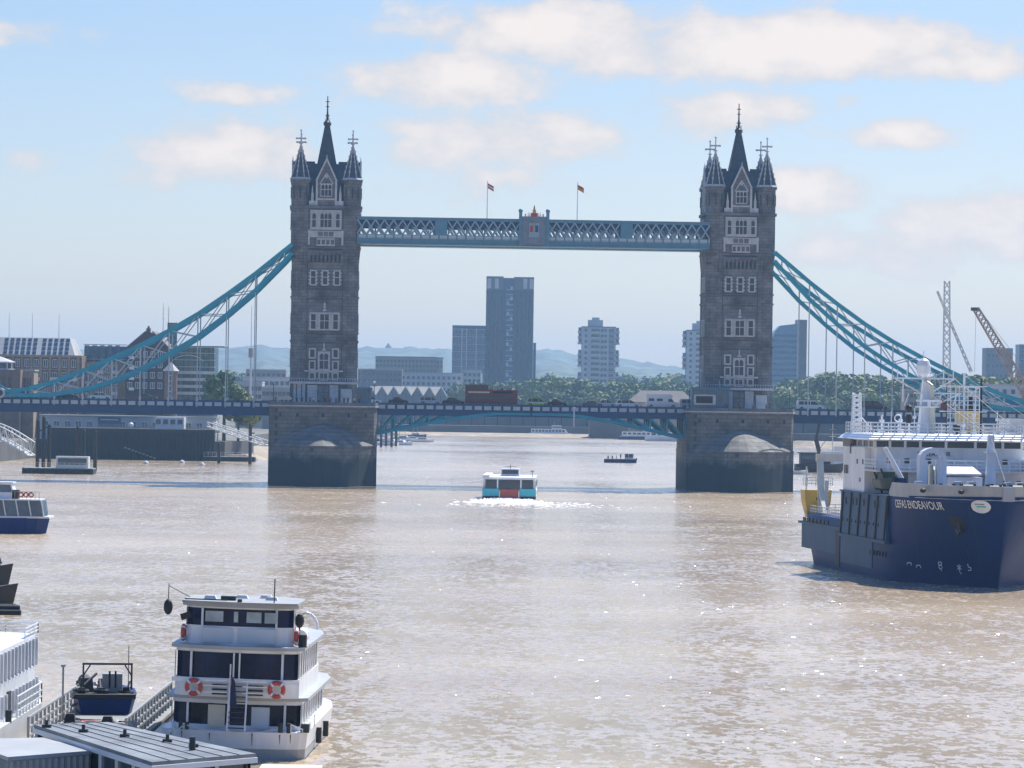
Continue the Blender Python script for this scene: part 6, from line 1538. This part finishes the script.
g = mb('dark_green'); hull(g, 6.0, 2.2, .9, z0=-.2); g.xf(lambda p: Vector((p.x+35.2, p.y-6.6, p.z+8.9))); g.box(36.2, 39.2, -7.2, -6.0, 9.7, 10.6); g.build('rescue_boat', ship)
g = mb('dark_metal'); g.bar((36,-6.6,8.4),(36,-7.6,10.9),.2); g.bar((40,-6.6,8.4),(40,-7.6,10.9),.2); g.build('boat_davit', ship)
g = mb('boat_white'); hull(g, 6.5, 2.6, 1.2, z0=-.3); g.xf(lambda p: Vector((p.x+33.5, p.y+8.6, p.z+10.6))); g.build('lifeboat', ship)
g = mb('white_dirty'); g.box(30, 34, 6.5, 8.8, 13.0, 14.6); g.box(28, 33, 7.0, 9.4, 14.7, 16.0); g.build('stores_box', ship)
for (x, y, s) in ((52.5,-3.6,1),(53.5,-1.8,1.2),(55.0,.4,1.1),(51.5,1.6,1),(54.5,2.8,1.2),(50.5,4.6,1)):
    g = mb('dark_metal'); g.tube((x,y-.5,9.2),(x,y+.5,9.2),.42*s,n=10); g.use('black'); g.box(x-.5,x+.5,y-.7,y-.55,8.4,9.75); g.box(x-.5,x+.5,y+.55,y+.7,8.4,9.75); g.build('winch', ship)
# stern gear
g = mb('cream_paint')
for s in (-1, 1): g.bar((7.5, s*6.9, 5.3), (4.6, s*6.6, 11.2), .7, .7)
g.bar((4.5,-7.0,11.4),(4.5,7.0,11.4),.9,.8); g.bar((5.5,-6.9,9.0),(9.5,-6.9,5.4),.4); g.bar((5.5,6.9,9.0),(9.5,6.9,5.4),.4); g.use('boat_white'); g.box(4.1,4.9,-6.5,-4,11.8,12.1); g.build('stern_gantry', ship, (-3.0,0,0))
g = mb('yellow_paint'); g.frus(2.6, -6.4, .9, 1.0, 5.3, 1.3, 1.4, 7.0); g.frus(2.6, -6.4, 1.3, 1.4, 7.0, 1.3, 1.5, 8.3); g.use('black'); g.box(1.2, 1.25, -7.0, -6.7, 6.4, 6.8); g.box(3.88, 3.95, -6.6, -6.3, 7.2, 7.5); g.build('stern_crane', ship, (-4.2,0,-.45))
g = mb('white_dirty'); g.box(3.95,4.05,-5.9,-5.5,5.4,8.9); g.cyl(2.2,-7.6,5.3,10.4,.09,n=6)
for k in range(8): g.box(3.96, 4.1, -6.0, -5.4, 5.6+k*.42, 5.66+k*.42)
g.build('ladder', ship, (-3.2,0,0)); rail('crane_railing', [(-1.8,-7.8),(.6,-7.8),(.6,-5.0),(-1.8,-5.0),(-1.8,-7.8)], 8.3, .9, 'boat_white', .9)
rr = random.Random(2)
for k in range(16):
    x, y = rr.uniform(6, 20), rr.uniform(-7, 5); h = rr.uniform(.4, 1.4); m_ = rr.choice(('dark_metal', 'yellow_paint', 'white_dirty', 'orange_red', 'grey_paint', 'cream_paint')); g = mb(m_)
    if k % 2: g.tube((x, y-.5, 5.3+h*.5), (x, y+.5, 5.3+h*.5), h*.5, n=10)
    else: g.frus(x, y, .45, .4, 5.3, .35, .3, 5.3+h)
    g.build('deck_gear', ship)
p = Vector(SO)
# ================================================================ FOREGROUND PASSENGER BOAT (seen from its stern)
bo = thing('party_boat', 'white three-deck passenger boat with dark windows and red life rings, seen from the stern', 'boat', (-12.85, 189.5, 0)); bo.rotation_euler = (0, R(1.2), R(-1.3))
def plan(hw, y0, y1, ch=.9, bow=6.0, n=7):   # plan polygon, ccw: stern chamfered, bow rounded
    P = [(hw*math.sin(q_), y0+1.5*ch*(1-math.cos(q_)**.8)) for q_ in [R(a_) for a_ in (-78,-62,-46,-32,-18,-6,6,18,32,46,62,78)]]
    for k in range(n+1):
        t = k/n*math.pi; P.append((hw*math.cos(t), y1-bow+bow*math.sin(t)))
    return P
mat('boat_bluegrey', (.50,.57,.63), .4, var=.06)
glassmat('glass_navy', (.006,.012,.045), .15, var=.9, scale=.45); M['glass_navy'].node_tree.nodes['Principled BSDF'].inputs['Specular IOR Level'].default_value = .25; glassmat('glass_daylight', (.30,.38,.42), .1)
g = mb('bulwark_grey'); pl = plan(3.35, .3, 25, .9, 9); g.prism(pl, -.6, .55, top=plan(3.4, 0, 26, .9, 9)); g.use('boat_white'); g.prism(plan(3.42, -.05, 26, .9, 9), .55, 1.35, top=plan(3.5, -.2, 26.3, .9, 9)); g.build('hull', bo)
g = mb('black'); g.prism(plan(3.42, .25, 25.1, .9, 9), -.3, .1); g.build('waterline_strip', bo)
def deck(z0, z1, hw, y0, y1, zw0, zw1, name, roofov=.25, nside=9, glass='glass_navy'):
    g = mb('boat_white'); g.prism(plan(hw, y0, y1, .7, 6), z0, zw0); g.prism(plan(hw-.02, y0+.02, y1-.02, .7, 6), zw1, z1)
    dk = g.build('deck', bo); g = mb(glass); g.prism(plan(hw-.08, y0+.08, y1-.08, .66, 6), zw0, zw1); g.build('window', dk)
    g = mb('boat_white')
    for k in range(nside):
        y = y0+.75+k*(y1-y0-6)/nside
        for s in (-1, 1): g.box(s*hw-.06*s, s*hw-.045*s, y-.16, y+.16, zw0, zw1)
    for s in (-1, 1): g.box(s*(hw-.85)-.05, s*(hw-.85)+.05, y0+.16, y0+.5, zw0, zw1)
    g.build_each('window_post', dk)
    g = mb('bulwark_grey'); g.prism(plan(hw+roofov, y0-roofov, y1+.1, .9, 6), z1, z1+.16); g.build('deck_edge', dk)
    return dk
d1 = deck(1.35, 2.75, 3.15, .9, 22, 1.55, 2.55, 'lower', .28)
d2 = deck(2.91, 5.15, 3.0, .3, 19, 3.78, 5.0, 'mid', .22)
d3 = deck(5.31, 7.1, 2.6, .9, 8, 6.2, 7.02, 'top', .2, 4)
g = mb('grey_paint'); g.prism(plan(2.8, .6, 7.4, .5, 2), 7.26, 7.36); g.use('dark_metal'); g.box(-1.0, -.3, 2, 2.6, 7.36, 7.56); g.cyl(1.6, 1.2, 7.36, 8.5, .03, n=5); g.box(-2.6, -.6, .9, .95, 7.4, 7.46); g.box(-.1,.1,.8,1.1,7.36,7.5); g.build('roof', bo)
for x0, x1 in ((-1.6,-.75),(-.25+.0,-.05),(.35,1.05),(1.2,1.75)):
    q = mb('glass_daylight'); q.box(x0-.0, x1, .93, .97, 6.4, 6.9); q.build('window_pane', bo)  # pale sky colour paints the daylight seen through the top deck
g = mb('boat_bluegrey'); g.box(-1.75, -.25, .86, 1.1, 5.42, 6.12); g.box(-.05, 1.75, .86, 1.1, 5.42, 6.12); g.build('stern_panel', bo)
g = mb('boat_white'); g.box(-.15, -.08, .18, .3, 3.78, 5.0); g.box(.12, .19, .18, .3, 3.78, 5.0); g.box(-3.0,3.0,.2,.3,3.6,3.8); g.build('centre_post', bo)
def ring_buoy(x, y, z, axis='y', parent=bo, R_=.32):
    g = mb('orange_red'); g.torus((x, y, z), R_, .11, axis, 20, 8); q = g.build('life_ring', parent)
    g = mb('boat_white')
    for k in range(4):
        a = k*math.pi/2+.78; c_ = Vector((math.cos(a)*R_, 0, math.sin(a)*R_)) if axis == 'y' else Vector((0, math.cos(a)*R_, math.sin(a)*R_)); g.ball(x+c_.x, y+c_.y, z+c_.z, .125, 6)
    g.build('grab_band', q)
ring_buoy(-1.95, .1, 3.35); ring_buoy(1.95, .1, 3.35); ring_buoy(2.68, 1.7, 5.8, 'x', R_=.3); ring_buoy(-2.68, 1.7, 5.8, 'x', R_=.3)
g = mb('black')
for k in range(3):
    z = 3.02+k*.2; g.box(-1.1, -.4, .24, .3, z, z+.08); g.box(.6, 1.3, .24, .3, z, z+.08)
g.build('vent_slots', bo)
g = mb('boat_white')
for s in (-1, 1):
    for z in (3.15, 3.45, 3.7): g.bar((s*.35, -.05, z), (s*1.5, -.05, z), .05)
for s in (-1, 1): g.bar((.0+s*.42+.15, -.5, 1.4), (.15+s*.42, .1, 3.7), .07)
g.build('stern_railing', bo)
g = mb('dark_metal')
for k in range(9): g.box(-.25, .55, -.45+k*.06, -.3+k*.06, 1.5+k*.24, 1.55+k*.24)
g.build('ladder', bo)
g = mb('cream_paint'); g.box(-1.3, -.5, .8, .88, 1.45, 2.5); g.use('boat_bluegrey'); g.box(.75, 1.6, .8, .88, 1.45, 2.45); g.build('door', bo)
g = mb('boat_white'); g.cyl(-.22, -.2, 1.35, 4.5, .035, n=6); stf = g.build('flag_staff', bo); g = mb('cloth_navy'); g.hexa([(-.2,-.22,2.6),(.15,-.3,2.4),(.15,-.26,2.4),(-.2,-.18,2.6),(-.2,-.22,4.0),(.02,-.3,3.7),(.02,-.26,3.7),(-.2,-.18,4.0)]); g.use('red_paint'); g.box(-.18,-.05,-.24,-.2,3.5,3.9); g.build('flag', stf)
g = mb('dark_metal'); g.cyl(2.2, .1, 1.35, 1.8, .12, n=8); g.cyl(2.6, .1, 1.35, 1.8, .12, n=8); g.box(3.1, 3.5, .6, 1.0, 1.35, 1.75); g.cyl(-2.5, .1, 1.35, 1.7, .1, n=8); g.cyl(-2.2, .1, 1.35, 1.7, .1, n=8); g.build('bollard', bo)
g = mb('boat_white'); P_ = [(2.7,.0,1.75),(3.2,.6,1.5),(3.42,2.5,1.75),(3.45,5,1.95)]
for k in range(3): g.bar(P_[k], P_[k+1], .06)
for p_ in P_: g.bar(p_, (p_[0],p_[1],1.3), .05)
g.build('side_rail', bo)
g = mb('boat_white')      # exhaust bend, rolled raft and davit on the starboard side of the top deck
for k in range(8): a, b = math.pi*k/8, math.pi*(k+1)/8; g.tube((2.9+.55*math.cos(a), 4.5, 6.0+.75*math.sin(a)), (2.9+.55*math.cos(b), 4.5, 6.0+.75*math.sin(b)), .1, n=8)
g.tube((2.75,3.0,5.7),(2.75,4.6,5.7),.35,n=12); g.build('life_raft', bo)
g = mb('black'); g.ball(2.75, 2.4, 6.5, .22, 6, 1.6); g.cyl(2.75, 2.4, 5.3, 6.3, .04, n=5); g.cyl(3.0, 1.4, 5.3, 5.9, .2, n=8); g.build('fender', bo)
g = mb('black'); g.bar((-2.3,1.0,6.7),(-2.75,.9,6.55),.12,.3); g.build('side_lamp', bo)
g = mb('black'); g.ball(0, 0, 0, .22, 8, 1.7); g.cyl(0, 0, .3, 1.1, .02, n=4); fd = g.build('hanging_fender', bo, (-3.4, 1.2, 7.0)); g2 = mb('grey_paint'); g2.bar((-3.4,1.2,8.0),(-2.4,1.3,7.5),.04); g2.build('fender_line', bo)
# ================================================================ WHITE BOAT AT THE LEFT EDGE
lb = thing('river_boat', 'white two-deck boat with long window rows cut by the left edge', 'boat', (-26.7, 183, 0), R(0))
g = mb('boat_white'); g.prism(plan(3.2, 0, 24.5, .5, 5), -.6, 1.55, top=plan(3.35, 0, 24.8, .5, 5)); g.build('hull', lb)
g = mb('boat_white'); g.prism(plan(3.0, .5, 22.5, .4, 3), 2.75, 3.45); g.prism(plan(2.95, .5, 22, .4, 2), 4.75, 4.95); g.box(-3, 3, .6, 22, 1.5, 1.75); g.build('deck', lb)
g = mb('glass_navy'); g.prism(plan(2.85, .7, 21.5, .4, 2), 1.7, 2.76); g.prism(plan(2.8, .7, 21.3, .4, 1.5), 3.44, 4.76); g.build('window', lb)
g = mb('boat_white')
for k in range(15):
    y = 1.0+k*1.38
    for s in (-1, 1): g.box(s*3.0-.1, s*3.0+.1, y, y+.16, 1.7, 2.8); g.box(s*2.95-.1, s*2.95+.1, y, y+.18, 3.4, 4.8)
g.build_each('window_post', lb)
rail('side_railing', [(3.3,10),(3.3,20),(2.6,22.5)], 1.55, 1.0, 'boat_white', 1.2, .06, lb); rail('roof_railing', [(2.9,16),(2.9,21.5),(-2,21.5)], 4.95, .5, 'boat_white', 1.5, .05, lb)
g = mb('cream_paint')
for k in range(5): g.box(-1+k*.45, -.6+k*.45, 16, 19.5, 4.95, 5.25+.05*(k%2))
g.build('stacked_boards', lb)
g = mb('dark_metal'); g.box(1.5, 2.1, 10, 10.6, 4.95, 5.3); g.box(3.0, 3.1, 8.3, 9.3, 1.6, 2.9); g.cyl(3.2, 7.5, 1.5, 2.1, .15, n=8); g.build('deck_gear', lb)
# ================================================================ PONTOON WITH BLUE BOAT
pt = thing('mooring_pontoon', 'grey working pontoon with white side rails under the small blue boat', 'pontoon', (-20.6, 186, 0))
g = mb('timber'); g.box(-1.6, 3.3, 0, 27, -.4, .7); g.build('float', pt); g = mb('deck_grey'); g.box(-1.7, 3.4, -.1, 27.1, .7, .85); g.build('deck', pt)
for x in (-1.45, 3.05):
    g = mb('grey_paint')
    for k in range(16): y = .2+k*1.65; g.box(x-.06, x+.06, y-.06, y+.06, .85, 2.1)
    for z in (1.25, 1.65, 2.1): g.box(x-.05, x+.05, .2, 25, z-.05, z+.05)
    g.build('side_railing', pt)
g = mb('grey_paint'); g.cyl(-1.4, 14.0, .85, 3.6, .05, n=6); g.cyl(-1.4, 14, 3.55, 3.65, .12, n=8); g.build('lamp_post', pt)
rr = random.Random(17)
for k in range(34):
    x, y = rr.uniform(-1.1, 2.7), rr.uniform(1.0, 14); m_ = rr.choice(('timber', 'cream_paint', 'red_paint', 'dark_metal', 'white_dirty', 'grey_paint')); g = mb(m_); h = rr.uniform(.15, .6)
    if k % 3 == 0: g.torus((x, y, .95), .35, .08, 'z', 14)
    elif k % 3 == 1: g.frus(x, y, rr.uniform(.2, .5), .3, .85, .2, .22, .85+h)
    else: g.bar((x-.8, y, .92), (x+.7, y+rr.uniform(-.6, .6), .95), .12)
    g.build('deck_gear', pt)
wb = thing('launch', 'small navy boat with open frame gantry resting on the grey pontoon', 'boat', (-20.35, 204.5, .85), R(97))
g = mb('navy'); hull(g, 7.5, 3.3, .95, bow=.35, z0=0.02, sheer=.25, fl=.85); g.build('hull', wb); g = mb('black'); g.box(.4, 6.4, -1.3, 1.3, .95, 1.0); g.tube((.05,-1.55,.92),(.05,1.55,.92),.14,n=8); g.build('rubbing_strake', wb)
g = mb('dark_metal'); 
for y in (-1.35, 1.1): g.bar((1.0,y,1.2),(1.0,y,2.55),.09); g.bar((1.0,y,2.4),(2.0,y,1.2),.07)
g.bar((1.0,-1.4,2.5),(1.0,1.15,2.5),.1); g.bar((1,-1.0,2.45),(1,-1.35,1.9),.07); g.bar((1,.75,2.45),(1,1.1,1.9),.07); g.build('gantry', wb)
g = mb('grey_paint'); g.box(1.6, 2.8, -.9, .1, 1.0, 1.95); g.use('timber'); g.box(1.58, 1.6, -.6, -.5, 1.25, 2.1); g.box(1.58,1.6,-.3,-.2,1.25,2.1); g.build('crate', wb)
g = mb('dark_metal'); g.frus(2.4, .9, .4, .35, .95, .3, .3, 1.7); g.ball(3, 1.0, 1.5, .35, 6); g.bar((.8,1.2,1.3),(2.6,.4,1.9),.1); g.cyl(1.5,-1.2,1.2,3.4,.02,n=4); g.build('deck_gear', wb)
gg = mb('cream_paint'); gg.box(-.7, .7, 0, 11, .6, .75); gg.use('white_dirty'); 
for k in range(8): gg.box(.62, .68, k*1.5, k*1.5+.06, .75, 1.6)
gg.build('gang_plank', pt, (4.3, 3, .1))
# ================================================================ ROOFS IN THE FOREGROUND
mat('roof_metal', (.16,.175,.19), .55, .1, var=.45, scale=.5, streak=1); mat('roof_light', (.34,.35,.35), .5, var=.12, scale=.6)
def quadprism(g, P, z0, z1): g.prism(P, z0, z1); return g
zt = 3.7
A, B, Cc, Dd = [onplane(*q, zt) for q in ((34,724.5),(108,722),(256,753.5),(152,762))]
cx_ = sum((A, B, Cc, Dd), Vector())/4
t = thing('pier_shelter', 'glazed pier shelter under a long grey metal roof at the bottom left', 'shelter', (cx_.x, cx_.y, 0.9))
P = [(p.x-cx_.x, p.y-cx_.y) for p in (Dd, Cc, B, A)]; shelter = t; zt_roof = zt
g = mb('roof_metal'); g.prism(P, zt-.9-.22, zt-.9); rf = g.build('roof', t)
g = mb('white_paint'); sc_ = [(x*1.015, y*1.015) for x, y in P]; g.prism(sc_, zt-.9-.34, zt-.9-.14); g.build('fascia', rf)
g = mb('grey_paint')
for k in range(1, 6):
    a, b = Vector(P[0]).lerp(Vector(P[1]), k/6), Vector(P[3]).lerp(Vector(P[2]), k/6); g.bar((a.x, a.y, zt-.885), (b.x, b.y, zt-.885), .035, .04)
g.build('roof_seam', rf)
g = mb('dark_metal'); g.cyl(P[1][0]*.45+P[0][0]*.2, P[1][1]*.45+P[0][1]*.2, zt-.9, zt-.4, .12, n=8); g.build('roof_vent', rf)
g = mb('glass_city'); g.prism([(x*.93, y*.93) for x, y in P], 0, zt-1.25); g.build('glazing', t)
g = mb('white_paint')
for k in range(4):
    a, b = Vector(P[k]), Vector(P[(k+1)%4]); n = 7 if (b-a).length > 8 else 3
    for i in range(n+1): q = (a.lerp(b, i/n))*.945; g.box(q.x-.06, q.x+.06, q.y-.06, q.y+.06, 0, zt-1.25)
g.build('frame', t)
for (u, c_) in ((.3, 'red_paint'), (.45, 'cloth_red')):
    q = Vector(P[0]).lerp(Vector(P[1]), u)*.95; g = mb(c_); g.box(q.x-.5, q.x+.5, q.y-.12, q.y-.02, .6, 1.9); g.build('poster', t)
zc = 3.4
A, B, Cc, Dd = [onplane(*q, zc) for q in ((-45,739),(43,737.5),(92,750.5),(8,757))]
cx_ = sum((A, B, Cc, Dd), Vector())/4
t = thing('kiosk_container', 'pale-roofed corrugated container kiosk in the bottom left corner', 'container', (cx_.x, cx_.y, .9)); P = [(p.x-cx_.x, p.y-cx_.y) for p in (Dd, Cc, B, A)]
g = mb('roof_light'); g.prism(P, zc-.9-.15, zc-.9); g.build('roof', t)
g = mb('grey_paint'); g.prism([(x*.97, y*.97) for x, y in P], 0, zc-.9-.15)
for k in range(4):
    a, b = Vector(P[k]), Vector(P[(k+1)%4]); n = int((b-a).length/.32)
    for i in range(n): q = a.lerp(b, (i+.5)/n)*.975; g.box(q.x-.07, q.x+.07, q.y-.07, q.y+.07, 0.02, zc-.9-.17)
g.build('wall', t)
t = thing('landing_stage', 'broad floating landing stage beneath shelter and kiosk', 'pontoon', (0, 0, 0)); g = mb('deck_grey'); g.prism([(-34,132),(-7.5,132),(-7.5,158),(-15,172),(-34,176)], -.4, .9); g.build('deck', t)
g = mb('cream_paint'); q0 = onplane(262, 764, 1.3); g.box(q0.x, q0.x+2.6, q0.y-3, q0.y, .9, 1.3); g.build('platform', t)
g = mb('black'); g.box(-7.6, -7.3, 133, 157, -.2, .8); g.build('fender', t)
# rigging of the research ship
g = mb('dark_metal')
for (a, b) in (((28,-.6,19.8),(23.5,-6.9,18.3)), ((28,2.2,20),(26.4,3.5,20.5)), ((28,-.6,19.8),(46,2.1,14.3)), ((28,-3.8,20),(36,-7.5,14.5)), ((28,2.3,20),(36,7.5,14.5)), ((46,2.1,14.2),(62,0,9.8)), ((24,-6.9,18.2),(-2,-6.5,11.6)), ((28,.2,18.3),(36.5,3.8,14.5)), ((26.5,3.5,20.4),(33,9,16))): g.bar(a, b, .045)
g.build('rigging', ship)
for (x, y, h) in ((33.5,-6.2,1.9),(31,-2.4,2.6),(34.5,1.9,1.4),(32.5,3.4,3.2),(30,6.4,2.4),(35.5,5.8,1.6),(27,-5.0,1.8),(24.6,-2.5,2.0)):
    g = mb('boat_white'); g.cyl(x, y, 14.35, 14.35+h, .06, n=5); g.box(x-.3, x+.3, y-.25, y+.25, 14.35, 14.75); g.cyl(x, y, 14.3+h*.6, 14.3+h*.6+.3, .2, n=8); g.build('roof_aerial', ship)
for (y, z) in ((-1.9,8.3),(-.6,8.3),(3.0,8.3),(4.2,8.3),(-5.8,8.3)):
    g = mb('white_dirty'); g.box(47.5, 48.5, y, y+.7, z, z+1.55); g.build('deck_locker', ship)
# rust runs and plate seams on the seen side of the hull
mat('rust', (.10,.045,.03), .9, var=.4)
rr = random.Random(4); g = mb('rust')
for k in range(26):
    sx = rr.uniform(23, 61); z = rr.choice((3.5, 8.0, 5.3, 2.2))+rr.uniform(-.4, .2); l = rr.uniform(.3, 1.3); w_ = rr.uniform(.02, .05)
    off = .1 if sx > 46 else .16
    g.face([hsurf(sx-w_, z, off), hsurf(sx+w_, z, off), hsurf(sx+w_*.3, z-l, off), hsurf(sx-w_*.3, z-l, off)])
g.build_each('rust_streak', ship)
g = mb('dark_metal')
for sx in (48.5, 51.5, 54.5, 57.5, 60.2):
    for k in range(7): g.face([hsurf(sx-.02, 1+k, .02), hsurf(sx+.02, 1+k, .02), hsurf(sx+.02, 2+k, .02), hsurf(sx-.02, 2+k, .02)])
g.build('plate_seam', ship)

# wear and loose gear on the passenger boat, pontoon and roofs
g = mb('rust')
for (x, z, l) in ((-2.4,1.3,.5),(-1.1,1.25,.35),(.9,1.3,.6),(2.2,1.28,.45),(2.7,1.3,.4),(-2.9,1.2,.3)): g.face([(x-.03,-.26,z),(x+.03,-.26,z),(x+.01,-.2,z-l),(x-.01,-.2,z-l)])
g.build_each('rust_streak', bo)
g = mb('cream_paint')
def rope(g, a, b, sag, r=.035, n=8):
    a, b = Vector(a), Vector(b); P_ = [a.lerp(b, k/n)-Vector((0,0,sag*math.sin(math.pi*k/n))) for k in range(n+1)]
    for k in range(n): g.tube(P_[k], P_[k+1], r, n=5)
rope(g, (-2.3,.1,1.6), (-4.2,-3.5,.95), .4); g.build('mooring_rope', bo)
g = mb('cream_paint'); rope(g, (2.4,.1,1.6), (-2.2,.0,1.55), .35); g.build('mooring_rope', bo)
for (x, y) in ((-2.6, 1.2), (2.9, 7.0), (2.95, 11.0)):
    g = mb('black'); g.tube((x*1.22, y, .35), (x*1.22, y, 1.1), .14, n=8); g.build('fender', bo)
for (x, y) in ((-1.6,3.2),(-.2,4.5),(1.3,3.6),(.9,5.2)):
    g = mb('white_dirty'); g.frus(x, y, .3, .3, 7.36, .22, .22, 7.52); g.build('roof_hatch', bo)
rr = random.Random(31)
for k in range(5):
    g = mb('dark_metal'); x, y = -18.0+k*1.6+rr.uniform(-.4,.4), 161.5-k*2.0; g.box(x-.18, x+.18, y-.15, y+.15, zt_roof, zt_roof+.12); g.cyl(x, y, zt_roof+.1, zt_roof+.3, .07, n=6); o = g.build('roof_fitting', shelter); o.matrix_parent_inverse = Matrix.Translation(-shelter.location)

rr = random.Random(77)
for k in range(14):
    x, y = rr.uniform(.6, 5.5), rr.uniform(-1.3, 1.3); m_ = rr.choice(('dark_metal', 'black', 'timber', 'cream_paint', 'orange_red', 'grey_paint')); g = mb(m_); h = rr.uniform(.25, .7)
    if k % 3 == 0: g.torus((x, y, 1.03+.12*(k%2)), .33, .09, 'z', 12); g.frus(x, y, .2, .2, .95, .2, .15, 1.3)
    elif k % 3 == 1: g.frus(x, y, .25, .2, .95, .18, .16, .95+h)
    else: g.bar((x-.4, y, 1.0), (x+.5, y+rr.uniform(-.4, .4), 1.0+h), .08)
    g.build('deck_gear', wb)
